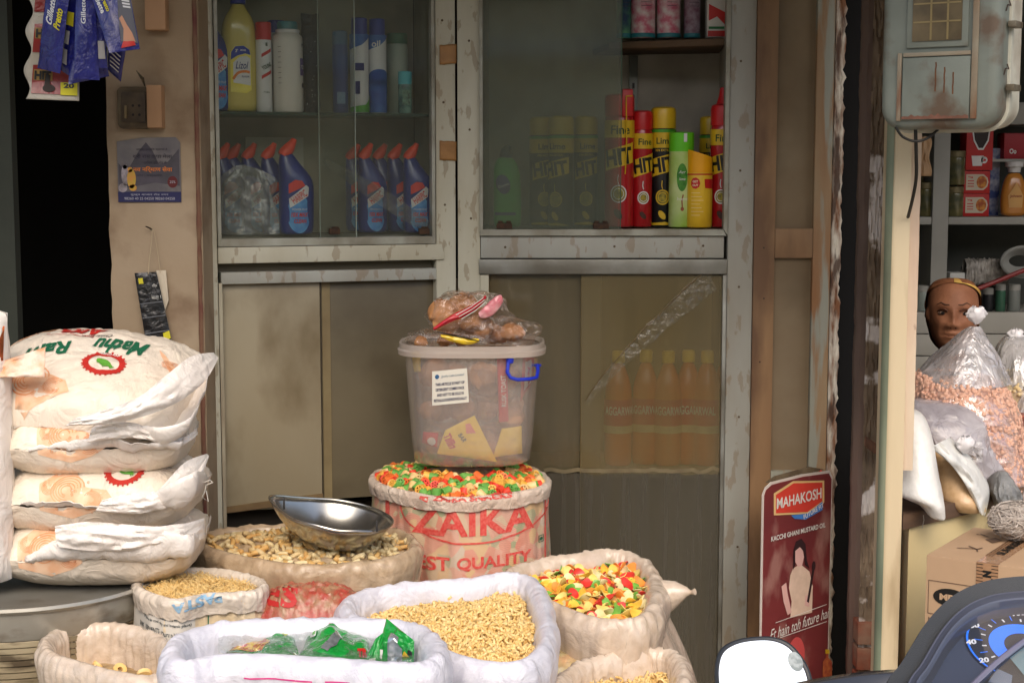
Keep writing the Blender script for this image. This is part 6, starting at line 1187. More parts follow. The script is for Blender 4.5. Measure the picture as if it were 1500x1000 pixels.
# ================================================================== METER BOX
ang = R(33); mo = P(1366, 190, 3.08)
PM = Pl(mo, (math.cos(ang), -math.sin(ang), 0), (0, 0, 1))
t = thing('meter_box', 'rusty pale green electricity meter box with small window hung on the pillar', 'meter box', mo)
MBX = mat('box_paint', lin(128, 136, 128), lin(104, 110, 102), ns=7, rough=.5, dirt=lin(92, 70, 52), ds=11, da=.85, lo=.52, hi=.66, bump=.25, bs=60)
MBL = mat('box_flange', lin(200, 198, 184), lin(176, 176, 160), ns=7, rough=.5, dirt=lin(120, 100, 76), ds=12, da=.5, bump=.2)
xl_, zl_ = PM.hit(1287, 150); xr_, _ = PM.hit(1462, 150); zb_ = PM.hit(1380, 190)[1]; zt_2 = .46
def rrz(inset, c, r=.045): return [PM.w(x, y, c) for x, y in rrect(xl_ + inset, zb_ + inset, xr_ - inset, zt_2 - inset, r - inset * .6, 8)]
m = MB(); m.loft([rrz(.004, -.16), rrz(.004, -.078)]); m.build('back_box', MBL, t, ang=50)
m = MB(); m.loft([rrz(-.004, -.077), rrz(-.005, -.060)]); m.build('flange', MBL, t, bevel=.002)
m = MB(); m.loft([rrz(.001, -.0595), rrz(.001, -.018), rrz(.005, -.006), rrz(.013, -.001), rrz(.022, .0)]); m.build('lid', MBX, t, ang=60)
wx0, wz0 = PM.hit(1338, 62); wx1, _ = PM.hit(1410, 62)
m = MB(); m.pbox(PM, wx0 - .012, wz0 - .012, wx1 + .012, zt_2 - .05, .001, .006); m.build('window_frame', MBX, t, bevel=.002)
m = MB(); m.pbox(PM, wx0, wz0, wx1, zt_2 - .07, .0062, .0085); m.build('window_pane', mat('stained_pane', lin(112, 98, 72), lin(82, 72, 52), ns=14, rough=.18, dirt=lin(60, 48, 34), ds=20, da=.6), t)
d = Dec(); 
for k in (.36, .70): d.rect(wx0 + (wx1 - wx0) * k, wz0 + .002, wx0 + (wx1 - wx0) * k + .004, zt_2 - .08)
for k in (.035, .070, .105): d.rect(wx0 + .002, wz0 + k, wx1 - .002, wz0 + k + .003)
d.build('window_grid', mat('grid_yellow', lin(140, 124, 84)), on(PM, .0092), t)
dx0, dz0 = PM.hit(1322, 176); dx1, dz1 = PM.hit(1423, 82)
m = MB(); m.pbox(PM, dx0, dz0, dx1, dz1, .001, .007); m.build('lower_door', MBX, t, bevel=.0015)
m = MB(); m.pbox(PM, dx1 + .002, dz0, dx1 + .014, zt_2 - .03, .001, .006); m.pbox(PM, dx0 - .012, dz0 - .002, dx0 - .003, dz1 + .01, .001, .005); m.pbox(PM, dx0, dz1 + .002, dx1, dz1 + .010, .001, .006); m.build('door_rail', mat('rusty_rail', lin(150, 146, 130), lin(122, 96, 70), ns=9, rough=.6, dirt=lin(110, 66, 40), ds=14, da=.8, lo=.5, hi=.62, dst=(1, 1, .4)), t, bevel=.0015)
d = Dec(); rr = random.Random(6)
for i in range(3):
    x = dx0 + (dx1 - dx0) * (.5 + .13 * i) ; z1_ = dz1 - .01 - .01 * i; pts = [(x + .0012 * nz(j * .6, i), z1_ - j * .007) for j in range(9 - i)]; d.stroke(pts, .0028)
d.build('rust_streak', mat('rust', lin(112, 72, 44), lin(90, 60, 40), ns=40, rough=.8), on(PM, .0076), t)
d = Dec(); pts = [(dx0 + (dx1 - dx0) * i / 20, dz0 + .006 + .010 * abs(nz(i * .5, 4))) for i in range(21)]; d.poly(pts + [(dx1, dz0 + .001), (dx0, dz0 + .001)]); d.build('rust_patch', mat('rust_pink', lin(128, 88, 74), lin(100, 70, 56), ns=40, rough=.8), on(PM, .0077), t)
for zz in (.035, .155):
    m = MB(); p = PM.w(xr_ + .004, zb_ + .045 + zz, -.07); m.box8([p + PM.u * a + PM.n * b + V((0, 0, c)) for a, b, c in [(-.002, .03, -.006), (.014, .03, -.006), (.014, .03, .006), (-.002, .03, .006), (-.002, -.02, -.006), (.014, -.02, -.006), (.014, -.02, .006), (-.002, -.02, .006)]])
    m.build('latch', mat('latch_metal', lin(130, 124, 108), lin(96, 84, 66), ns=40, rough=.5, metal=.4), t, bevel=.0015)
    m = MB(); p = PM.w(xr_ + .001, zb_ + .08 + zz, -.03); m.tube([p + V((0, 0, -.012)), p + PM.u * .003, p + PM.u * .003 - PM.n * .02, p - PM.n * .02 + V((0, 0, .01))], .0013, 5); m.build('wire_clip', MATS['rusty_nail'], t)
CB = mat('cable_black', lin(34, 34, 32), rough=.5)
m = MB(); m.tube([V(q) for q in cr([tuple(P(x, y, 3.12)) for x, y in ((1312, 186), (1322, 200), (1340, 207), (1358, 203), (1374, 190))], 6, False)], .0028, 7); m.build('cable_loop', CB, t)
m = MB(); m.tube([V(q) for q in cr([tuple(P(x, y, Y)) for x, y, Y in ((1341, 188, 3.12), (1342, 225, 3.14), (1342, 260, 3.18), (1337, 290, 3.22), (1330, 318, 3.29))], 6, False)], .0036, 7); m.build('cable', CB, t)
m = MB(); p = PM.w(0, .2, -.16); m.box((p.x - .10, p.y + .0, p.z - .02), (p.x + .02, 3.33, p.z + .02)); m.build('wall_bracket', MATS['rusty_rail'], t)
o = None
m = MB(); m.grid(lambda a, b: P(1347 + 16 * a + 2 * math.sin(b * 9) * (a > .5), 200 + 58 * b, 3.36) + V((0, .004 * nz(a * 4, b * 4), 0)), 8, 16); o = m.build('paper_scrap', mat('brown_paper', lin(176, 146, 110), lin(150, 120, 88), ns=12, rough=.8), solid=.0008); tag(o, 'torn brown paper scrap hanging behind the pillar under the meter box', 'paper scrap')
# ================================================================== NEIGHBOUR SHOP
SHY = 5.3
SH = thing('shop_shelves', 'grey-white shelving unit with drawers inside the neighbouring shop', 'shelves', (X(1420, 400, SHY), SHY, 0))
PS = Pl((0, SHY, 0), (1, 0, 0), (0, 0, 1)); SHM = mat('shelf_paint', lin(166, 166, 160), lin(140, 140, 134), ns=3, rough=.6); ps = lambda x, y: PS.hit(x, y)
m = MB(); a, b = ps(1372, 100)[0], ps(1396, 100)[0]; m.pbox(PS, a, 0, b, 2.4, -.34, 0); m.build('divider', SHM, SH, bevel=.002); m = MB(); m.pbox(PS, ps(1300, 100)[0], 0, ps(1304, 100)[0] + .02, 2.4, -.34, -.001); m.build('side_board', SHM, SH); m = MB(); m.pbox(PS, 3.0, 0, 3.04, 2.4, -.34, 0); m.build('side_board', SHM, SH)
for k, (y0, y1) in enumerate(((318, 329), (150, 182))):
    m = MB(); z1, z0 = ps(1400, y0)[1], ps(1400, y1)[1]; m.pbox(PS, ps(1304, 100)[0] + .02, z0, a - .001, z1, -.335, -.002); m.build('shelf', SHM, SH, bevel=.002)
    m = MB(); m.pbox(PS, b + .001, z0, 3.0, z1, -.335, -.002); m.build('shelf', SHM, SH, bevel=.002)
m = MB(); m.pbox(PS, ps(1300, 100)[0], 0, 3.0, 2.4, -.36, -.342); m.build('shelf_back', mat('shelf_back', lin(88, 90, 84), lin(66, 68, 64), ns=3, rough=.8), SH, smooth=False)
zd = ps(1400, 457)[1]
for k in range(5):
    m = MB(); m.pbox(PS, ps(1304, 100)[0], zd - .075 * (k + 1) + .003, 3.0, zd - .075 * k, -.33, .012); m.build('drawer', mat('drawer_white', lin(178, 176, 168), lin(160, 158, 150), ns=3, rough=.55), SH, bevel=.003)
zS = ps(1400, 318)[1] + .001; zL = zd + .001
def pS(px, dy, z): return V((X(px, 300, SHY + dy), SHY + dy, z))
pxm = SHY / FPX
def cartonbox(name, label, px0, px1, z, hpx, dy, m_, marks=(), cat='carton', group=None, dep=.08, rot=0):
    x0, x1 = X(px0, 300, SHY + dy), X(px1, 300, SHY + dy); hh = hpx * pxm; p = V(((x0 + x1) / 2, SHY + dy, z)); t = thing(name, label, cat, p, group)
    m = MB(); m.box((x0, SHY + dy, z), (x1, SHY + dy + dep, z + hh)); m.build('box', m_, t, bevel=.0015)
    for k, (nm, m2, fn) in enumerate(marks): d = Dec(); fn(d); d.build(nm, m2, lambda x, y: V((x0 + (x1 - x0) * x, SHY + dy - .001 - .0006 * k, z + hh * y)), t)
    return t
RB = mat('box_red', lin(188, 34, 30), lin(168, 28, 26), ns=10, rough=.5)
def card(d): d.rect(.08, .15, .45, .85); d.poly([(.45, .15), (.75, .15), (.9, .3), (.94, .5), (.9, .7), (.75, .85), (.45, .85)])
for k in range(2):
    cartonbox('red_carton', ('lowest red carton with a round food picture on the neighbour shelf', 'second red carton with a round food picture, resting on the lowest one')[k], 1411, 1449, zS + k * 33.5 * pxm, 33, .05, RB,
        [('window_panel', mat('panel_pale', lin(206, 196, 176)), card), ('food_picture', mat('food_orange', lin(206, 140, 60), lin(160, 80, 40), ns=60, f=.2), lambda d: d.ell(.68, .5, .20, .28)), ('lettering', RED, lambda d: [d.text('Veg', .24, .72, w=.2, h=.1, bold=.04), d.rect(.14, .3, .38, .34), d.rect(.14, .42, .38, .46), d.rect(.14, .54, .38, .58)])], group='red cartons on the neighbour shelf')
cartonbox('red_carton', 'tall red carton with white cup and dark shield mark, topmost of the red stack', 1413, 1452, zS + 67.5 * pxm, 62, .05, RB, [('cup_mark', LWH, lambda d: [d.poly([(.25, .10), (.6, .10), (.66, .34), (.2, .34)]), d.ring(.68, .24, .12, .08, .05)]), ('shield_mark', mat('shield_dark', lin(50, 40, 40)), lambda d: d.poly([(.2, 1), (.86, 1), (.8, .7), (.62, .5), (.45, .5), (.28, .7)])), ('shield_edge', LWH, lambda d: d.stroke([(.2, 1), (.28, .7), (.45, .5), (.62, .5), (.8, .7), (.86, 1)], .05))], group='red cartons on the neighbour shelf')
cartonbox('red_carton', 'red carton at the right edge above the amber bottle', 1468, 1520, zS + 84 * pxm, 38, .08, mat('box_crimson', lin(160, 28, 40), rough=.5), [('lettering', LWH, lambda d: d.text('Oo', .25, .3, w=.2, h=.2, bold=.04))], group='red cartons on the neighbour shelf')
m = MB(); m.pbox(PS, ps(1462, 200)[0], zS + 80 * pxm, ps(1530, 200)[0], zS + 84 * pxm, -.2, -.06); o = m.build('middle_ledge', SHM, SH)
cartonbox('blue_carton', 'narrow blue and white carton between the red stack and amber bottle', 1449, 1463, zS, 100, .12, mat('box_blue', lin(50, 70, 130), lin(170, 176, 190), ns=20, f=.2, rough=.5))
p = pS(1484, .06, zS); t = thing('amber_bottle', 'amber liquid bottle with white flip cap at the right of the neighbour shelf', 'bottle', p)
m = MB(); m.loft([[p + q for q in ering(*k)] for k in [(0, 0, .034, .02), (.006, 0, .042, .026), (.05, 0, .045, .028), (.09, 0, .042, .026), (.13, 0, .032, .022), (.15, 0, .018, .016)]]); m.build('body', mat('amber_gel', lin(206, 142, 66), lin(190, 120, 50), ns=5, rough=.2, coat=.5), t, sub=1)
m = MB(); m.lathe([(.02, .149), (.022, .165), (.03, .168), (.031, .185), (.0, .188)], p, 20); m.build('cap', LWH, t)
d = Dec(); d.poly([(-.022, .03), (.022, .03), (.026, .07), (0, .115), (-.026, .07)]); d.build('label_panel', mat('label_peach', lin(222, 172, 104)), lambda x, y: p + ellmap(.045, .028, off=.002)(x, y), t, .008)
d = Dec(); d.text('Johnson', 0, .068, w=.04, bold=.02); d.build('lettering', mat('ink_brownred', lin(150, 60, 50)), lambda x, y: p + ellmap(.045, .028, off=.003)(x, y), t, .008)
JG = mat('jar_dark', lin(74, 76, 54), lin(110, 104, 66), ns=22, f=.3, rough=.15, coat=.6)
for k, (px, dy, z, hh, lb) in enumerate([(1398, .05, zS, 44, 'dark glass jar on the shelf left of the red cartons, lower one'), (1399, .05, zS + 46 * pxm, 50, 'dark glass jar standing on the lower one left of the red cartons'), (1355, .05, zS, 50, 'dark oil jar left of the shelf divider, front one'), (1340, .1, zS, 60, 'dark jar left of the shelf divider, back one')]):
    p = pS(px, dy, z); can('glass_jar', lb, 'jar', p, .030, hh * pxm, .02, JG, mat('jar_lid', lin(120, 110, 80), rough=.4, metal=.3), group='dark jars on the neighbour shelf', sh='flat')
# lower bay clutter
p = pS(1447, .08, zL + .13); m = MB(); m.grid(lambda a, b: p + V(((b - .5) * .15, -.03 * math.sin(2 * PI * a) * (1 + .3 * nz(b * 22, a * 8)), .045 * math.cos(2 * PI * a) * (1 + .25 * nz(b * 22, a * 6 + 3)))), 30, 60, cu=True)
o = m.build('wrapped_bundle', mat('bundle_white', lin(180, 176, 170), lin(130, 126, 120), ns=40, f=.3, rough=.4, bump=.8), ang=30); tag(o, 'plastic-wrapped whitish bundle in the lower bay of the neighbour shelf', 'bundle')
cartonbox('grey_carton', 'dark grey carton under the whitish bundle', 1420, 1478, zL, 62, .10, mat('box_dark', lin(70, 72, 70), lin(48, 50, 50), ns=14, rough=.6))
cartonbox('white_carton', 'small white carton on the drawer top behind the woman', 1395, 1417, zL + .10, 13, .03, mat('box_white', lin(206, 208, 204), rough=.5))
cartonbox('grey_carton', 'dark carton carrying the small white one behind the woman', 1396, 1418, zL, 42, .04, MATS['box_dark'])
m = MB(); m.tube([V(q) for q in cr([tuple(P(x, y, SHY - .06)) for x, y in ((1418, 428), (1440, 420), (1465, 410), (1500, 396), (1540, 384))], 5, False)], [.008] * 21, 8); o = m.build('red_rod', mat('handle_red', lin(140, 34, 38), rough=.4)); tag(o, 'long red plastic rod lying across the lower bay', 'rod')
m = MB()
for k in range(5): m.tube([pS(1500, .02, zL + .17) + V(((.075 - .008 * k) * math.cos(q), .012 * k - .02, (.05 - .006 * k) * math.sin(q))) for q in [2 * PI * i / 30 for i in range(31)]], .007, 6)
o = m.build('grey_coil', mat('coil_grey', lin(150, 152, 148), rough=.5)); tag(o, 'coil of pale grey hose at the right end of the lower bay', 'coil')
for k, (px, hh, lb) in enumerate([(1452, 34, 'dark bottle under the red handle, leftmost of three'), (1470, 40, 'dark green bottle under the red handle, middle of three'), (1490, 40, 'grey bottle under the red handle, rightmost of three')]):
    p = pS(px, -.0 + .03, zL); can('dark_bottle', lb, 'bottle', p, .017 + .004 * (k == 2), hh * pxm, .02, [BLACK, mat('glass_green', lin(60, 100, 80), rough=.2), mat('glass_grey', lin(130, 136, 132), rough=.3)][k], SHM, group='bottles under the red handle', sh='flat')
can('white_jar', 'pale jar on the drawer top left of the shelf divider', 'jar', pS(1356, .04, zL), .028, 38 * pxm, .02, mat('jar_pale', lin(150, 160, 154), rough=.3), SHM, sh='flat')
# ------------------------------------------------------------------ the woman
WY = 4.6; chin = P(1394, 512, WY); t = thing('person', 'older woman in an orange-brown head cloth seated behind the knotted nut bag', 'person', (chin.x, WY, 0))
SKIN = mat('skin', lin(172, 118, 88), lin(138, 90, 64), ns=20, rough=.6, bump=.3, bs=150, fold=.12, fs=60)
prof = [(.212, .004, .004, .012), (.209, .030, .036, .012), (.198, .052, .064, .010), (.178, .066, .083, .008), (.15, .0725, .092, .006), (.12, .074, .094, .004), (.09, .0715, .090, .003), (.065, .067, .084, .001), (.045, .061, .077, -.001), (.028, .053, .068, -.005), (.012, .042, .054, -.010), (.0, .032, .038, -.008), (-.010, .040, .040, .008), (-.03, .044, .044, .018), (-.055, .046, .047, .024), (-.075, .06, .052, .03), (-.095, .105, .062, .034), (-.112, .150, .075, .036), (-.14, .178, .088, .036), (-.19, .182, .10, .036), (-.28, .165, .11, .03), (-.40, .165, .12, .03), (-.55, .19, .14, .03)]
pr2 = cr(prof, 5, False); HT = Matrix.Rotation(R(-14), 4, 'Z') @ Matrix.Rotation(R(-5), 4, 'X')
def g2(x, m_, s): return math.exp(-((x - m_) / s) ** 2)
def bodyp(i, j, off=0):
    z, hw, hd, yc = pr2[i]; th = 2 * PI * j; x = (hw + off) * math.sin(th); y = yc - (hd + off) * math.cos(th)
    if math.cos(th) > 0 and z > -.005 and not off:
        f = 0
        f += .014 * g2(x, 0, .012 + .004 * g2(z, .074, .01)) * g2(z, .074, .012) + .012 * g2(x, 0, .008) * g2(z, .098, .02)
        f += .007 * (g2(x, .014, .006) + g2(x, -.014, .006)) * g2(z, .070, .007)
        f += .006 * g2(z, .128, .010) * g2(abs(x), .030, .026) - .007 * (g2(x, .031, .014) + g2(x, -.031, .013)) * g2(z, .110, .010)
        f += .006 * g2(abs(x), .038, .016) * g2(z, .080, .016) - .004 * g2(abs(x), .030, .006) * g2(z, .055, .014)
        f += .007 * g2(x, 0, .022) * (g2(z, .049, .0045) + g2(z, .037, .0050)) - .004 * g2(x, 0, .024) * g2(z, .043, .002) + .007 * g2(x, 0, .018) * g2(z, .014, .010)
        y -= f
    if abs(math.sin(th)) > .93 and .07 < z < .125 and not off: x *= 1 + .10 * g2(z, .10, .02)     # ears
    p = V((x, y, z)); k = min(1, max(0, (z + .08) / .08)); q = HT.to_3x3() @ p; return V((chin.x, WY, chin.z)) + p * (1 - k) + q * k
m = MB(); nI = len(pr2) - 1; m.grid(lambda a, b: bodyp(int(round(b * nI)), a), 96, nI, cu=True); m.build('body', SKIN, t, ang=180)
def facept(x, z, off=.001):
    best = min(range(len(pr2)), key=lambda i: abs(pr2[i][0] - z)); hw = pr2[best][1]; th = math.asin(max(-.98, min(.98, x / hw))); return bodyp(best, (th / (2 * PI)) % 1) + V((0, -off, 0))
for s_ in (-1, 1):
    c = facept(.031 * s_, .110); m = MB(); m.grid(lambda a, b: c + V((.0125 * math.cos(2 * PI * a) * math.sin(PI * b), .004 - .0075 * math.cos(PI * b) * 1 , .0065 * math.sin(2 * PI * a) * math.sin(PI * b))), 16, 10, cu=True); e_ = m.build('eye', mat('eye_white', lin(118, 96, 82), rough=.3), t)
    m = MB(); m.lathe([(0, -.001), (.005, 0), (.005, .0015), (0, .002)], n=12); m.v = [c + V((v.x, -.0045 - v.z, v.y)) for v in m.v]; m.build('iris', mat('iris_dark', lin(24, 16, 14), rough=.2), e_)
    m = MB(); m.tube([facept(.031 * s_ + dx, .119 + dz, .002) for dx, dz in ((-.014, -.004), (-.006, .001), (.004, .001), (.014, -.004))], .0028, 6); m.build('eyelid', mat('skin_dark', lin(104, 64, 46), rough=.5), t)
    m = MB(); m.tube([facept(.030 * s_ + dx * s_, .133 + dz, .001) for dx, dz in ((-.018, -.002), (-.006, .002), (.006, .003), (.018, -.002))], [.0015, .0026, .0024, .001], 6); m.build('eyebrow', mat('brow_grey', lin(96, 66, 50), rough=.8), t)
    m = MB(); m.tube([facept(.006 * s_, .066, -.001), facept(.0085 * s_, .066, .0004)], .0022, 6); m.build('nostril', mat('nostril_dark', lin(40, 24, 20), rough=.8), t)
m = MB(); m.tube([facept(x, .043 - .004 * (abs(x) / .02) ** 2, .0005) for x in (-.022, -.012, 0, .012, .022)], [.0006, .0013, .0014, .0013, .0006], 6); m.build('mouth_line', mat('lip_dark', lin(84, 44, 38), rough=.5), t)
# head cloth
def clothp(i, j, off):
    p = bodyp(i, j, off); return p + V((0, 0, 0))
I0 = [i for i in range(len(pr2)) if pr2[i][0] > -.07]
def scarf(a, b, off=.006):      # a across the head from one cheek over the back to the other
    i = int(round(b * (I0[-1]))); z = pr2[i][0]
    open_ = .275 * min(1, max(0, (.198 - z) / .05)) ** .5 if z < .198 else 0
    open_ = open_ - .045 * g2(z, .0, .05)
    j = open_ + (1 - 2 * open_) * a; k = off + .004 * nz(a * 14, z * 26) + .012 * max(0, -z / .07)
    return bodyp(i, j % 1, k)
m = MB(); m.grid(scarf, 60, I0[-1]); m.build('head_cloth', mat('cloth_rust', lin(158, 104, 68), lin(128, 80, 52), ns=12, rough=.85, fold=.4, fs=30), t)
m = MB(); m.grid(lambda a, b: scarf(.0 + .06 * a, b, .0085), 6, I0[-1]); m.build('yellow_border', mat('cloth_yellow', lin(222, 186, 96), lin(206, 160, 84), ns=20, rough=.85), t)
J0 = min(i for i in range(len(pr2)) if pr2[i][0] < -.066)
m = MB(); m.grid(lambda a, b: bodyp(int(round(J0 + (nI - J0) * b)), a, .012) + V((0, 0, .006 * nz(a * 9, b * 9))), 72, nI - J0, cu=True); m.build('dress', mat('dress_dark', lin(56, 40, 44), lin(90, 66, 60), ns=16, f=.3, rough=.85, fold=.5), t)
for s_ in (-1, 1):
    sp = V((chin.x + .17 * s_, WY + .03, chin.z - .15)); el = sp + V((.05 * s_, -.02, -.27)); wr_ = el + V((-.12 * s_, -.20, -.02))
    m = MB(); m.tube([V(q) for q in cr([tuple(sp), tuple((sp + el) / 2 + V((.01 * s_, 0, 0))), tuple(el)], 5, False)], [.060, .058, .056, .054, .053, .052, .051, .050, .049, .048, .050], 14); m.build('sleeve', MATS['dress_dark'], t)
    m = MB(); m.tube([el, (el + wr_) / 2, wr_, wr_ + (wr_ - el).normalized() * .05, wr_ + (wr_ - el).normalized() * .09], [.042, .036, .025, .036, .030], 12)
    fw_ = (wr_ - el).normalized(); hb_ = wr_ + fw_ * .085
    for k in range(4): q = hb_ + fw_.cross(V((0, 0, 1))) * (.024 - .016 * k); m.tube([q, q + fw_ * .03 + V((0, 0, -.003)), q + fw_ * (.055 + .006 * (k in (1, 2))) + V((0, 0, -.018))], [.0095, .0085, .007], 8)
    q = wr_ + fw_ * .03 + fw_.cross(V((0, 0, 1))) * .03 * -s_; m.tube([q, q + fw_ * .03 + fw_.cross(V((0, 0, 1))) * .02 * -s_, q + fw_ * .055 + fw_.cross(V((0, 0, 1))) * .02 * -s_], [.011, .010, .008], 8); m.build('forearm', SKIN, t)
m = MB(); m.box((chin.x - .2, WY - .1, 0), (chin.x + .2, WY + .25, chin.z - .57)); o = m.build('wooden_stool', WOODD, bevel=.01); tag(o, 'plain wooden seat block under the woman', 'stool')
# ------------------------------------------------------------------ counter
zc_ = P(1328, 755, 3.5).z; CA = P(1326, 755, 3.5); CB_ = P(1500, 712, 3.83); CB_.z = CA.z
PC = Pl((CA.x, CA.y, 0), (CB_.x - CA.x, CB_.y - CA.y, 0), (0, 0, 1))
t = thing('counter', 'low cream shop counter with dark plank top carrying the bags', 'counter', (CA.x, CA.y, 0))
m = MB(); fp = [(CA.x - .01, CA.y - .018), (CB_.x + .01, CB_.y - .016), (1.75, 3.86), (1.9, 4.3), (CA.x + .14, 4.3)]; m.prism(fp, lambda x, y, c: V((x, y, c)), zc_ - .03, zc_ + .006); m.build('plank_top', mat('worn_plank', lin(112, 88, 70), lin(70, 54, 44), ns=6, rough=.6, st=(.4, 1, 3), bump=.3), t, bevel=.003)
m = MB(); m.prism([(CA.x + .012, CA.y + .012), (CB_.x, CB_.y), (1.72, 3.90), (1.85, 4.25), (CA.x + .16, 4.25)], lambda x, y, c: V((x, y, c)), 0, zc_ - .031); m.build('front_panel', mat('cream_board', lin(208, 192, 146), lin(190, 172, 128), ns=3, rough=.5, dirt=lin(130, 110, 80), ds=10, da=.4, lo=.6, hi=.7), t, bevel=.003)
d = Dec(); d.stroke([(0, 0), (.006, .03), (.003, .05)], .003); d.build('metal_clip', mat('clip_metal', lin(180, 176, 170), rough=.3, metal=.6), lambda x, y: PC.w(.035 + x, zc_ - .03 + y * .6, .0225), t)
# ------------------------------------------------------------------ bags on the counter
def pxblob(rings, seed=0, n=48, rows=6, amp=.06, e=2.3, fine=.02):
    rs_ = cr(rings, rows, False); out = []
    for i, (xl_, xr_, py, Yc, dep) in enumerate(rs_):
        pl_, pr_ = P(xl_, py, Yc), P(xr_, py, Yc); c = (pl_ + pr_) / 2; hw = (pr_.x - pl_.x) / 2; ring = []
        for j in range(n):
            q = 2 * PI * j / n; cc, ss = math.cos(q), math.sin(q); k = 1 + amp * nz(cc * 1.7 + seed, ss * 1.7, c.z * 12) + fine * nz(cc * 6, ss * 6 + seed, c.z * 60)
            ring.append(c + V((hw * abs(cc) ** (2 / e) * (1 if cc > 0 else -1) * k, dep * abs(ss) ** (2 / e) * (1 if ss > 0 else -1) * k, 0)))
        out.append(ring)
    m = MB(); m.loft(out); return m
def skinbits(mb, n, seed, r, sx=1.5, zmax=None):
    rr = random.Random(seed); sv, sf_ = MB().grid(lambda a, b: V((r * sx * math.cos(PI * b), r * math.sin(PI * b) * math.cos(2 * PI * a), r * math.sin(PI * b) * math.sin(2 * PI * a))), 7, 5, cu=True).__dict__['v'], None
    q = MB().grid(lambda a, b: V((r * sx * math.cos(PI * b), r * math.sin(PI * b) * math.cos(2 * PI * a), r * math.sin(PI * b) * math.sin(2 * PI * a))), 7, 5, cu=True); out = MB(); fl = [f for f in mb.f if len(f) == 4]; ar = []
    for f in fl: ar.append((mb.v[f[0]] - mb.v[f[2]]).length * (mb.v[f[1]] - mb.v[f[3]]).length)
    ch = rr.choices(range(len(fl)), ar, k=n); vs, fs = [], []
    for i in ch:
        f = fl[i]; a, b = rr.random(), rr.random(); p = (mb.v[f[0]] * (1 - a) + mb.v[f[1]] * a) * (1 - b) + (mb.v[f[3]] * (1 - a) + mb.v[f[2]] * a) * b
        M = Euler((rr.uniform(0, 6), rr.uniform(0, 6), rr.uniform(0, 6))).to_matrix() * rr.uniform(.8, 1.15); k = len(vs); vs += [p + M @ v for v in q.v]; fs += [tuple(x + k for x in g_) for g_ in q.f]
    out.v = vs; out.f = fs; return out
def knot(px, py, Y, r, seed, m_, parent):
    m = MB(); c = P(px, py, Y); m.grid(lambda a, b: c + V((r * math.cos(2 * PI * a) * (.25 + .75 * math.sin(PI * b * .85)) * (1 + .5 * nz(math.cos(2 * PI * a) * 2.5, math.sin(2 * PI * a) * 2.5, b * 5 + seed)), r * .8 * math.sin(2 * PI * a) * (.25 + .75 * math.sin(PI * b * .85)), r * 2.0 * (b - .35) * (1 + .3 * nz(math.cos(2 * PI * a) * 3, seed, b)))), 40, 18, cu=True); m.build('knot', m_, parent, ang=30)
CLR = glass('clear_bag', .12, lin(236, 232, 236), .10, rough=.10, tint=(.96, .95, .96, 1), ns=16, crease=.5, cs=10); CLW = glass('clear_bag_top', .50, lin(240, 238, 242), .14, rough=.15, ns=9, st=(3, 3, .5), crease=.5, cs=7, mn=.45)
KNW = mat('knot_white', lin(232, 230, 232), lin(214, 212, 216), ns=22, rough=.35, coat=.3)
PNUT = mat('peanut_pink', lin(222, 182, 160), lin(206, 156, 132), ns=90, rough=.5); CNUT = mat('nut_cream', lin(232, 212, 168), lin(216, 190, 138), ns=90, rough=.5)
def nutbag(label, rings, cone, nut, kn, seed, n=3400, r=.0060):
    c = P((rings[-1][0] + rings[-1][1]) / 2, rings[-1][2], rings[-1][3]); t = thing('nut_bag', label, 'bag', c, 'clear bags of nuts on the counter')
    m = pxblob(rings, seed); b_ = m.build('nut_heap', nut, t); q = skinbits(m, n, seed, r); o = q.build('nuts', nut, t); o['kind'] = 'stuff'
    m2 = pxblob([(a - 2, b + 2, c_, d_, e_ * 1.04) for a, b, c_, d_, e_ in rings], seed, fine=.05); m2.build('bag_film', CLR, t, ang=20)
    m3 = pxblob(cone, seed + 3, n=90, amp=.12, fine=.02); cm_ = P(cone[-1][0] * .5 + cone[-1][1] * .5, cone[-1][2], cone[-1][3]); m3.v = [v + V((v.x - cm_.x, v.y - cm_.y, 0)) * (.10 * abs(nz(math.atan2(v.x - cm_.x, v.y - cm_.y) * 5, v.z * 5, seed)) - .02) for v in m3.v]; m3.build('bag_neck', CLW, t, ang=20); knot(*kn, seed, KNW, t); return t
nutbag('clear bag of pink peanuts with white knotted top in front of the woman', [(1346, 1420, 548, 3.98, .07), (1338, 1462, 560, 3.97, .11), (1334, 1484, 595, 3.95, .13), (1342, 1494, 645, 3.94, .14), (1372, 1506, 695, 3.92, .13), (1420, 1516, 728, 3.9, .10)], [(1421, 1434, 478, 3.98, .012), (1406, 1441, 488, 3.98, .03), (1386, 1452, 508, 3.98, .06), (1362, 1464, 532, 3.98, .09), (1338, 1474, 560, 3.97, .115)], PNUT, (1430, 466, 3.98, .022), 3)
nutbag('clear bag of cream split nuts with open crumpled top at the right edge', [(1462, 1520, 548, 4.12, .07), (1446, 1560, 562, 4.12, .12), (1446, 1580, 620, 4.10, .14), (1470, 1580, 690, 4.10, .14)], [(1472, 1500, 492, 4.12, .02), (1462, 1524, 505, 4.12, .05), (1452, 1545, 530, 4.12, .09), (1446, 1562, 562, 4.12, .12)], CNUT, (1488, 496, 4.12, .02), 9, 1500, .0065)
nutbag('clear bag of darker peanuts squeezed behind at the lower right edge', [(1480, 1520, 600, 4.0, .05), (1478, 1560, 640, 4.0, .08), (1486, 1580, 700, 3.98, .10), (1500, 1580, 735, 3.96, .09)], [(1500, 1512, 575, 4.0, .02), (1482, 1530, 600, 4.0, .06)], mat('peanut_dark', lin(176, 96, 74), lin(150, 78, 60), ns=90, rough=.5), (1506, 572, 4.0, .012), 15, 700)
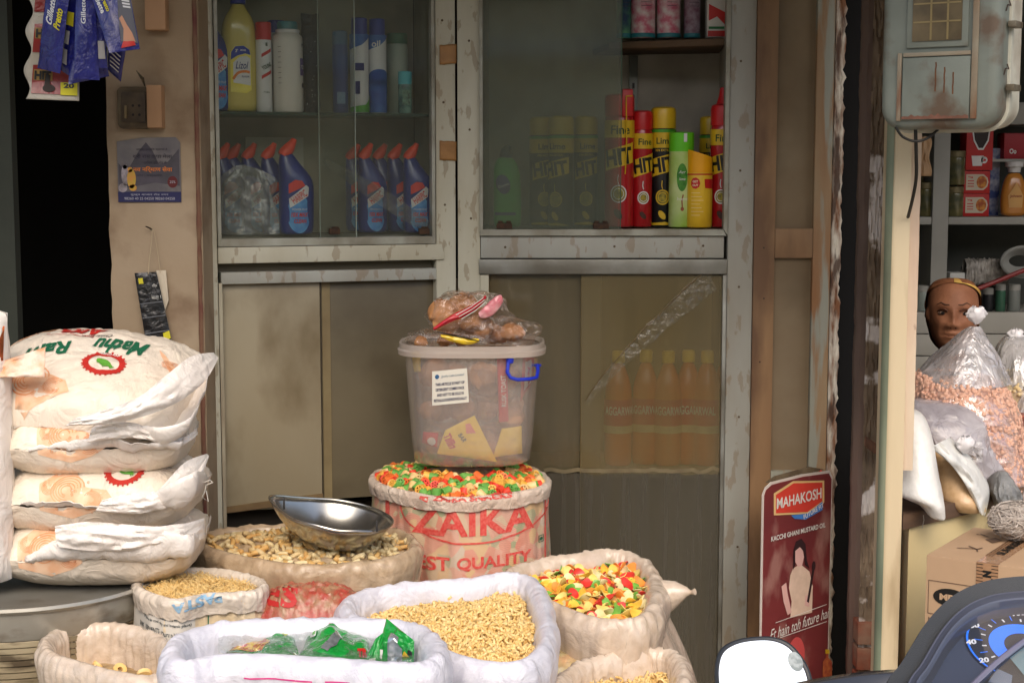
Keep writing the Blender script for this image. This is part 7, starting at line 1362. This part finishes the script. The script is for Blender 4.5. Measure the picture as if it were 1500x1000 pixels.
# grey film bag
t = thing('grey_bag', 'grey translucent plastic bag draped in front of the pink peanuts', 'bag', P(1430, 745, 3.84))
m = pxblob([(1330, 1372, 584, 3.88, .03), (1326, 1420, 592, 3.87, .06), (1328, 1446, 620, 3.85, .08), (1340, 1458, 660, 3.84, .09), (1362, 1466, 700, 3.83, .08), (1400, 1474, 730, 3.82, .06), (1440, 1478, 746, 3.82, .03)], 22, amp=.15, fine=.10); m.build('film', mat('grey_film', lin(190, 186, 190), lin(146, 140, 146), ns=12, rough=.16, coat=.6, fold=1, fs=16), t, ang=30)
# white rice bag
t = thing('rice_bag', 'white rice bag leaning against the pillar with one corner hanging over the plank', 'bag', P(1345, 755, 3.56))
m = pxblob([(1316, 1332, 596, 3.64, .03), (1310, 1350, 606, 3.63, .06), (1308, 1362, 640, 3.61, .09), (1308, 1370, 690, 3.58, .10), (1308, 1376, 718, 3.55, .09), (1345, 1381, 738, 3.51, .05), (1362, 1384, 756, 3.49, .02), (1374, 1383, 761, 3.48, .006)], 30, amp=.05); m.build('bag', mat('rice_white', lin(234, 234, 230), lin(222, 222, 218), ns=60, rough=.3, coat=.3, bump=.5, bs=140, fold=.3), t, ang=60)
t = thing('flour_pouch', 'tan bag with knotted white film top beside the rice bag', 'bag', P(1405, 748, 3.68))
m = pxblob([(1366, 1392, 660, 3.74, .03), (1364, 1410, 676, 3.73, .07), (1366, 1426, 705, 3.71, .09), (1372, 1438, 728, 3.69, .09), (1388, 1442, 744, 3.67, .06)], 40, amp=.05); m.build('bag', mat('tan_fill', lin(206, 174, 134), lin(194, 160, 118), ns=80, rough=.35, coat=.3, bump=.4, bs=160), t, ang=60)
m = MB()
def wflap(a, b):
    pts_ = cr([(1362, 655), (1385, 672), (1408, 700), (1428, 735), (1436, 752)], 10, False); pt2 = cr([(1392, 640), (1420, 668), (1440, 695), (1449, 720), (1442, 756)], 10, False); i = int(a * 40); x = pts_[i][0] * (1 - b) + pt2[i][0] * b; y = pts_[i][1] * (1 - b) + pt2[i][1] * b
    return P(x, y, 3.60 - .02 * math.sin(PI * b) + .05 * b + .012 * nz(a * 5, b * 4))
m.grid(wflap, 40, 14); m.build('white_flap', mat('film_white', lin(226, 226, 222), lin(206, 208, 206), ns=14, rough=.28, coat=.3, fold=.5, fs=20), t, solid=.003); knot(1413, 655, 3.62, .020, 44, KNW, t)
m = MB(); m.grid(lambda a, b: P(1385 + 55 * a, 650 + 4 * a + 26 * (b - .3) * a + 6 * b, 3.66) + V((0, .02 * nz(a * 6, b * 5), .004 * nz(a * 15, b * 9))), 24, 14); m.build('film_corner', CLW, t)
o = pxblob([(1350, 1360, 636, 3.72, .01), (1346, 1366, 648, 3.72, .03), (1346, 1370, 664, 3.72, .03)], 50).build('small_pouch', mat('pouch_straw', lin(222, 196, 140), rough=.4, coat=.3)); tag(o, 'small straw-coloured pouch between the rice bag and tan bag', 'pouch')
m = pxblob([(1462, 1474, 690, 3.70, .01), (1452, 1482, 704, 3.70, .04), (1450, 1492, 722, 3.69, .05), (1458, 1496, 740, 3.68, .03)], 60, amp=.25, fine=.2); o = m.build('grey_rag', mat('rag_grey', lin(140, 142, 142), lin(104, 106, 108), ns=30, rough=.6, fold=.8, fs=30), ang=40); tag(o, 'twisted grey rag bundle at the plank edge', 'rag')
# carton and its stack
ca = V((.862, 3.2, 0)); uu = V((.827, -.563, 0)).normalized(); vv = V((.563, .827, 0)).normalized(); ztop = P(1357, 812, 3.2).z; ca.x = P(1357, 812, 3.2).x
PK = Pl((ca.x, ca.y, 0), uu, (0, 0, 1)); CT_ = mat('cardboard', lin(186, 156, 124), lin(172, 142, 112), ns=6, rough=.75, bump=.15, bs=60)
t = thing('cardboard_box', 'brown cardboard box with patterned tape and black oval mark behind the dashboard', 'cardboard box', (ca.x, ca.y, ztop - .34))
m = MB(); m.pbox(PK, 0, ztop - .30, .46, ztop, -.31, 0); m.build('carton', CT_, t, bevel=.003)
m = MB(); m.pbox(PK, -.01, 0, .47, ztop - .303, -.30, .01); o = m.build('support_crate', WB, bevel=.004); tag(o, 'wooden crate under the cardboard box, hidden by the scooter', 'crate')
TP = mat('tape_clear_brown', lin(176, 136, 100), lin(160, 122, 90), ns=20, rough=.15, coat=.7)
ta0 = PK.hit(1430, 850)[0]; ta1 = PK.hit(1462, 850)[0]
m = MB(); m.pbox(PK, ta0, ztop - .065, ta1, ztop + .0005, 0.0006, .0016); m.add([PK.w(ta0, ztop + .001, .001), PK.w(ta1, ztop + .001, .001), PK.w(ta1, ztop + .001, -.309), PK.w(ta0, ztop + .001, -.309)], [(0, 1, 2, 3)]); m.build('tape', TP, t, smooth=False)
d = Dec(); 
for i in range(9): d.rect(ta0, ztop - .004 - i * .007, ta0 + .014, ztop - .0025 - i * .007); d.rect(ta1 - .014, ztop - .004 - i * .007, ta1, ztop - .0025 - i * .007)
d.text('N', (ta0 + ta1) / 2, ztop - .022, w=.014, h=.018, bold=.08, rot=-PI / 2); d.build('tape_print', MATS['ink_black'], on(PK, .0022), t)
tpm = lambda x, y: PK.w(x, ztop + .0018, -y)
d = Dec(); d.text('SUNRISE', (ta0 + ta1) / 2, .15, w=.14, h=.018, bold=.05, rot=PI / 2); d.build('tape_print', MATS['ink_black'], tpm, t)
d = Dec(); d.stroke([(.035, .09), (.075, .105), (.08, .12)], .004); d.stroke([(.05, .12), (.075, .10), (.08, .085)], .004); d.poly([(.06, .20), (.085, .175), (.095, .21), (.075, .225)]); d.stroke([(.06, .225), (.035, .245), (.03, .235)], .004)
for i in range(3): d.rect(.105 + .006 * i, .06, .107 + .006 * i, .24)
d.build('handling_marks', mat('ink_carton', lin(96, 74, 58)), tpm, t)
bx_, bz_ = PK.hit(1392, 875)
d = Dec(); d.ell(bx_, bz_, .036, .019, 30); d.build('oval_mark', MATS['ink_black'], on(PK, .0012), t)
d = Dec(); d.text('MPS', bx_ - .002, bz_, w=.04, h=.014, bold=.05); d.build('lettering', CT_, on(PK, .002), t)
d = Dec(); d.ring(bx_ + .015, bz_ - .004, .062 * 1.4142, .036 * 1.4142, .002, 4, PI / 4, 2.25 * PI); d.text('NET QTY', bx_ - .02, bz_ - .052, w=.05, bold=.02); d.build('print_frame', MATS['ink_carton'], on(PK, .0013), t)
m = MB(); rr = random.Random(9); cc0 = PK.w(PK.hit(1490, 800)[0] + .0, ztop + .035, -.16)
cc0 = P(1492, 762, 3.33)
for k in range(150):
    p0 = V((rr.gauss(0, 1), rr.gauss(0, 1), rr.gauss(0, 1))).normalized(); q0 = V((rr.gauss(0, 1), rr.gauss(0, 1), rr.gauss(0, 1))).normalized(); pts = []
    for i in range(22): a = i * rr.uniform(.22, .34); v_ = (p0 * math.cos(a) + q0 * math.sin(a)).normalized() * (.82 + .22 * nz(i * .3, k)); pts.append(cc0 + V((v_.x * .075, v_.y * .06, v_.z * .048)))
    m.tube(pts, .0013, 3)
o = m.build('thread_scrubber', mat('thread_grey', lin(190, 180, 170), rough=.6)); tag(o, 'tangled grey thread bundle on top of the cardboard box', 'thread bundle'); 
m = MB(); m.grid(lambda a, b: cc0 + V((.060 * math.cos(2 * PI * a) * math.sin(PI * b), .046 * math.sin(2 * PI * a) * math.sin(PI * b), .036 * math.cos(PI * b))) * (1 + .1 * nz(a * 9, b * 6)), 28, 16, cu=True); m.build('thread_core', mat('thread_core', lin(160, 148, 138), lin(130, 120, 112), ns=90, rough=.9, bump=1, bs=120), o)
# ================================================================== METAL SIGN leaning on the door
sa = P(1117, 710, 3.55); sb = P(1219, 700, 3.72); PG_ = Pl((sa.x, sa.y, 0), (sb.x - sa.x, sb.y - sa.y, 0), (0, 0, 1)); SW = ((sb - sa).x ** 2 + (sb - sa).y ** 2) ** .5; zs_ = P(1120, 712, 3.55).z
t = thing('metal_sign', 'maroon metal advertising sign for mustard oil leaning on the wooden door', 'sign', (sa.x, sa.y, zs_ - .58))
out = [(0, -.58), (SW, -.58), (SW, -.012), (SW - .012, .006), (SW * .55, .010), (.03, .006), (.01, -.004), (0, -.02)]
m = MB(); m.prism([(x, zs_ + y) for x, y in out], PG_.w, -.002, .001); m.build('panel_edge', mat('sign_white', lin(214, 204, 196), rough=.4), t, smooth=False)
MAR = mat('sign_maroon', lin(122, 52, 52), lin(102, 44, 48), ns=7, rough=.35, dirt=lin(168, 128, 118), ds=16, da=.6, lo=.54, hi=.70, dst=(1, 1, .5))
SG = lambda off: (lambda x, y: PG_.w(x, zs_ + y, off))
m = MB(); i_ = .005; m.prism([(i_, zs_ - .575), (SW - i_, zs_ - .575), (SW - i_, zs_ - .016), (SW - .016, zs_), (SW * .55, zs_ + .004), (.032, zs_), (i_ + .006, zs_ - .010), (i_, zs_ - .022)], PG_.w, .001, .0022); m.build('panel', MAR, t, smooth=False)
sgh = lambda x, y: (PG_.hit(x, y)[0], PG_.hit(x, y)[1] - zs_)
def sp_(d, pts): d.poly([sgh(*p) for p in pts])
d = Dec(); sp_(d, [(1132, 722), (1160, 704), (1206, 703), (1206, 735), (1182, 752), (1132, 754)]); d.build('logo_border', mat('sign_gold', lin(226, 190, 130)), SG(.003), t)
d = Dec(); sp_(d, [(1135, 724), (1161, 707), (1203, 706), (1203, 733), (1181, 749), (1135, 751)]); d.build('logo_field', mat('sign_red', lin(214, 66, 52)), SG(.0036), t)
d = Dec(); sp_(d, [(1157, 754), (1182, 751), (1203, 734), (1203, 746), (1178, 760), (1162, 759)]); d.build('logo_blue', mat('sign_blue', lin(70, 130, 206)), SG(.0038), t)
cx1, cy1 = sgh(1169, 729); d = Dec(); d.text('MAHAKOSH', cx1, cy1, w=SW * .64, h=.026, bold=.02, rot=.02); c2x, c2y = sgh(1191, 748); d.text('FUTURE FIT', c2x - .003, c2y + .001, w=SW * .30, h=.011, bold=.02, rot=.25)
c3x, c3y = sgh(1168, 778); d.text('KACCHI GHANI MUSTARD OIL', c3x, c3y, w=SW * .78, h=.012, bold=.02, rot=.02)
c4x, c4y = sgh(1170, 912); d.text('Et hain toh future hai.', c4x, c4y, w=SW * .86, h=.026, shear=.4, rot=.06)
for (p, q) in (((1134, 911), (1209, 884)), ((1140, 933), (1209, 909))): a_, b_ = sgh(*p); c_, e_ = sgh(*q); d.stroke([(a_, b_), (c_, e_)], .0016)
d.build('lettering', WHITE, SG(.0044), t)
SKN2 = mat('sign_skin', lin(220, 176, 168)); d = Dec(); sp_(d, [(1163, 806), (1168, 800), (1174, 803), (1176, 815), (1173, 828), (1167, 829), (1162, 820)]); sp_(d, [(1143, 858), (1150, 852), (1152, 868), (1158, 896), (1152, 900), (1146, 880)]); sp_(d, [(1178, 872), (1184, 868), (1184, 888), (1177, 886)]); d.build('figure_skin', SKN2, SG(.0036), t)
d = Dec(); sp_(d, [(1160, 832), (1166, 828), (1174, 828), (1184, 836), (1189, 858), (1188, 896), (1156, 904), (1158, 880), (1154, 860), (1156, 842)]); d.build('figure_dress', mat('sign_dress', lin(222, 196, 176), lin(206, 180, 160), ns=40), SG(.0033), t)
d = Dec(); sp_(d, [(1160, 834), (1160, 806), (1164, 792), (1172, 788), (1178, 796), (1180, 820), (1184, 832), (1177, 826), (1176, 808), (1170, 800), (1163, 806), (1163, 826)]); sp_(d, [(1180, 880), (1188, 834), (1191, 834), (1183, 882)]); d.ell(*sgh(1190, 828), .007, .012); d.build('figure_hair', mat('sign_hair', lin(52, 30, 34)), SG(.0040), t)
d = Dec(); d.ell(*sgh(1164, 962), .034, .05); d.build('pouch_print', mat('sign_pink', lin(206, 84, 84)), SG(.0034), t)
d = Dec(); sp_(d, [(1204, 968), (1208, 962), (1208, 950), (1212, 950), (1212, 962), (1217, 968), (1217, 1000), (1203, 1002)]); d.build('bottle_print', mat('sign_bottle', lin(150, 50, 44), lin(190, 110, 60), ns=90), SG(.0034), t)
d = Dec(); sp_(d, [(1207, 950), (1213, 950), (1213, 956), (1207, 956)]); d.build('bottle_cap_print', YEL, SG(.0042), t)
m = MB(); m.prism([(PG_.hit(1126, 700)[0], zs_ + .004), (PG_.hit(1212, 690)[0], zs_ + .008), (PG_.hit(1190, 690)[0], zs_ + .022), (PG_.hit(1140, 700)[0], zs_ + .016)], PG_.w, -.012, -.004); m.build('torn_backing', mat('torn_card', lin(110, 96, 74), lin(80, 66, 50), ns=30, rough=.9), t, bevel=.002)
m = MB(); a_, b_ = PG_.hit(1206, 694); m.prism([(a_ - .012, b_ - .002), (a_ + .016, b_ - .012), (a_ + .018, b_ + .000), (a_ - .006, b_ + .010)], PG_.w, -.008, -.003); m.build('red_tag', mat('tag_red', lin(226, 60, 38)), t, bevel=.001)
# ================================================================== SCOOTER
dc = P(1502, 948, 1.62); t = thing('scooter', 'parked scooter with dark dashboard, blue speedometer and round-cornered mirror', 'scooter', (dc.x, 1.62, 0))
el_ = R(21); PD_ = Pl(dc, (1, .05, 0), (0, math.cos(el_), math.sin(el_)))
DSH = mat('dash_plastic', lin(60, 62, 64), lin(50, 52, 54), ns=6, rough=.6, bump=.5, bs=700, spec=.5); DSI = mat('dash_inner', lin(84, 88, 102), lin(76, 80, 94), ns=6, rough=.3, spec=.6)
oc = [(1290, 1018), (1300, 992), (1316, 972), (1332, 946), (1352, 914), (1376, 886), (1405, 864), (1440, 850), (1475, 844), (1515, 842), (1560, 847), (1605, 862), (1645, 890), (1680, 930), (1705, 980), (1715, 1030), (1700, 1090), (1640, 1130), (1520, 1145), (1400, 1135), (1320, 1100), (1290, 1060)]
oc2 = cr(oc, 4); L2 = [PD_.hit(*p) for p in oc2]; cxm = PD_.hit(1505, 965)
def ringd(k, c, dy=0): return [PD_.w(cxm[0] + (x - cxm[0]) * k, cxm[1] + (y - cxm[1]) * k + dy, c) for x, y in L2]
m = MB(); m.loft([ringd(.90, -.11), ringd(1.0, -.06), ringd(1.004, -.012), ringd(.992, -.002), ringd(.98, .001), ringd(.95, -.001), ringd(.90, -.005), ringd(.855, -.009), ringd(.84, -.008)], cap=False); m.build('dash_shell', DSH, t, ang=50)
m = MB(); m.loft([ringd(.842, -.0085), ringd(.830, -.003), ringd(.815, -.003), ringd(.80, -.010), ringd(.79, -.011), ringd(.775, -.006), ringd(.76, -.007), ringd(.74, -.018), ringd(.72, -.028)], cap=False); m.build('dash_bezel', DSI, t, ang=50)
m = MB(); m.add(ringd(.725, -.0275), [tuple(range(len(L2)))]); m.build('dial_plate', mat('dial_plate', lin(70, 80, 104), lin(58, 66, 90), ns=4, rough=.5), t, smooth=False)
hd_ = lambda x, y: PD_.hit(x, y, -.027); dm = lambda off: (lambda x, y: PD_.w(x, y, -.0265 + off))
c0x, c0y = hd_(1502, 948); rxx = c0x - hd_(1418, 948)[0]
d = Dec(); d.ell(c0x, c0y, rxx * 1.02, rxx * 1.02, 60); d.build('dial_disc', mat('dial_dark', lin(44, 50, 66), rough=.4), dm(.0006), t)
BLE = mat('dial_blue', lin(40, 120, 250), lin(36, 110, 240), rough=.3, emit=.35); d = Dec(); d.ring(c0x, c0y, rxx, rxx, rxx * .035, 60, R(-20), R(225)); d.ring(c0x, c0y, rxx * .62, rxx * .62, rxx * .26, 60, R(-20), R(215))
for i in range(9): a_ = R(215 - i * 25); d.stroke([(c0x + rxx * q * math.cos(a_), c0y + rxx * q * math.sin(a_)) for q in (.72, .86)], rxx * .018)
d.build('dial_ring', BLE, dm(.0014), t)
d = Dec(); PWH = mat('dial_white', lin(226, 226, 238), rough=.4, emit=.15)
for i, s_ in enumerate(('20', '40', '60', '80', '100', '120')): a_ = R(203 - i * 31); d.text(s_, c0x + rxx * .93 * math.cos(a_), c0y + rxx * .93 * math.sin(a_), w=rxx * .2 * (1 if i < 4 else 1.3), h=rxx * .13, bold=.04, shear=.25, rot=.12)
for i in range(9): a_ = R(203 - i * 25); d.stroke([(c0x + rxx * q * math.cos(a_), c0y + rxx * q * math.sin(a_)) for q in (.68, .76)], rxx * .03)
d.build('dial_numbers', PWH, dm(.0022), t)
m = MB(); a_, b_ = PD_.hit(1408, 1012), PD_.hit(1508, 924); dx_, dy_ = b_[0] - a_[0], b_[1] - a_[1]; L_ = math.hypot(dx_, dy_); nx_, ny_ = -dy_ / L_ * .0042, dx_ / L_ * .0042
m.tube([PD_.w(a_[0] + dx_ * i / 8, a_[1] + dy_ * i / 8 + .004 * math.sin(i / 8 * PI), -.010) for i in range(12)], .0034, 8); m.build('cross_bar', mat('bar_silver', lin(150, 146, 166), rough=.25, metal=.5), t)
d = Dec(); e0, e1 = hd_(1436, 1004), hd_(1520, 930); d.poly([e0, e1, hd_(1600, 960), hd_(1590, 1040), hd_(1440, 1050)]); d.build('lower_plate', mat('plate_dark', lin(48, 52, 62), rough=.35), dm(.003), t)
d = Dec()
d.poly([hd_(1446, 1004), hd_(1460, 984), hd_(1482, 994), hd_(1480, 1008)]); d.build('lamp_window', mat('lamp_grey', lin(120, 134, 160), rough=.2, coat=.5), dm(.0045), t)
d = Dec(); d.poly([hd_(1478, 968), hd_(1510, 944), hd_(1560, 955), hd_(1550, 1010), hd_(1500, 995)]); d.build('display_window', mat('display_pale', lin(128, 160, 172), lin(110, 140, 156), ns=9, rough=.2, coat=.5), dm(.0045), t)
m = MB(); m.add([PD_.w(p[0] * 1, p[1], -.0125) for p in [(cxm[0] + (x - cxm[0]) * .77, cxm[1] + (y - cxm[1]) * .77) for x, y in L2]], [tuple(range(len(L2)))]); m.build('clear_cover', glass('dash_cover', .03, lin(180, 186, 200), .05, rough=.03), t, smooth=False)
# mirror
mc = P(1120, 1005, 2.2); PMi = Pl(mc, V((1, -.32, 0)), V((0, .36, 1)))
mo_ = [(1049, 1010), (1047, 978), (1054, 952), (1074, 938), (1102, 932), (1132, 932), (1156, 941), (1174, 960), (1187, 984), (1192, 1012), (1190, 1045), (1170, 1072), (1125, 1082), (1080, 1072), (1056, 1045)]
ml = [PMi.hit(*p) for p in cr(mo_, 5)]; mx_ = sum(p[0] for p in ml) / len(ml); my_ = sum(p[1] for p in ml) / len(ml)
def rm_(k, c, wd=0): return [PMi.w(mx_ + (x - mx_) * (k - wd), my_ + (y - my_) * (k - wd), c) for x, y in ml]
m = MB(); m.loft([rm_(.3, -.045), rm_(.7, -.038), rm_(.95, -.018), rm_(1.0, -.002), rm_(.995, .003), rm_(.96, .005), rm_(.90, .0045)], cap=False); m.add(rm_(.3, -.045), [tuple(range(len(ml)))]); mh = m.build('mirror', mat('mirror_housing', lin(44, 47, 52), rough=.35), t, ang=60)
m = MB(); m.add(rm_(.90, .0046), [tuple(range(len(ml)))]); m.build('mirror_glass', mat('mirror_glass', (.93, .93, .93, 1), (.92, .92, .92, 1), rough=.02, metal=1), mh, smooth=False)
a_, b_ = PMi.hit(1172, 970); d = Dec(); d.ell(a_ - .006, b_ + .001, .010, .0145, 24, rot=.5); d.build('painted_reflection', mat('reflection_pale', lin(176, 184, 184), lin(140, 150, 150), ns=120, f=.2, rough=.3), lambda x, y: PMi.w(x, y, .0056), mh)  # pale grey disc laid on the glass as a painted reflection
bar = P(1320, 1150, 1.75)
m = MB(); m.tube([PMi.w(mx_ + .01, my_ - .03, -.03), V((mc.x + .05, 2.14, mc.z - .12)), V((mc.x + .12, 2.0, mc.z - .08)), V((mc.x + .16, 1.80, .86))], .006, 10); m.build('mirror_stalk', BLACK, t)
hb0 = V((mc.x + .02, 1.60, .84)); m = MB(); m.tube([hb0, V((mc.x + .16, 1.80, .86)), V((dc.x - .12, 1.78, dc.z - .12)), V((dc.x + .12, 1.78, dc.z - .12)), V((dc.x + .34, 1.72, dc.z - .12)), V((dc.x + .46, 1.6, dc.z - .12))], .014, 12); m.build('handlebar', BLACK, t)
m = MB(); m.tube([V((dc.x, 1.85, dc.z - .12)), V((dc.x, 1.95, .55)), V((dc.x, 2.0, .30))], [.05, .05, .035], 14); m.build('steering_column', BLACK, t)
m = MB(); m.grid(lambda a, b: V((dc.x + (a - .5) * (.42 - .12 * b), 1.98 + .08 * math.sin(a * PI) - .0 * b, dc.z - .17 - b * .48)), 20, 12); m.build('front_shield', mat('scooter_paint', lin(50, 52, 58), rough=.25, coat=.6), t, solid=.02)
m = MB(); m.lathe([(.11, -.03), (.165, -.038), (.205, -.02), (.21, 0), (.205, .02), (.165, .038), (.11, .03)], n=40, cap=False); m.v = [V((dc.x + v.z, 2.08 + v.x, .215 + v.y)) for v in m.v]; wh = m.build('front_wheel', BLACK, t)
m = MB(); m.lathe([(.02, -.02), (.112, -.028), (.112, .028), (.02, .02)], n=30); m.v = [V((dc.x + v.z, 2.08 + v.x, .215 + v.y)) for v in m.v]; m.build('rim', ALU, wh)
m = MB(); m.grid(lambda a, b: V((dc.x + (a - .5) * .34, 1.95 - b * 1.1, .30 + .0 * b)), 4, 8); m.build('floorboard', BLACK, t, solid=.03)
m = MB(); m.grid(lambda a, b: V((dc.x + .14 * math.cos(2 * PI * a) * (1 - .2 * b), .80 + .38 * math.sin(2 * PI * a), .30 + .42 * b)), 24, 8, cu=True); m.build('seat_body', MATS['scooter_paint'], t)
m = MB(); m.grid(lambda a, b: V((dc.x + .15 * math.cos(2 * PI * a) * math.cos(PI / 2 * b), .80 + .40 * math.sin(2 * PI * a) * math.cos(PI / 2 * b), .70 + .10 * math.sin(PI / 2 * b))), 24, 8, cu=True); m.build('seat', BLACK, t)
m = MB(); m.lathe([(.11, -.03), (.165, -.038), (.205, -.02), (.21, 0), (.205, .02), (.165, .038), (.11, .03)], n=40, cap=False); m.v = [V((dc.x + v.z, .68 + v.x, .215 + v.y)) for v in m.v]; m.build('rear_wheel', BLACK, t)
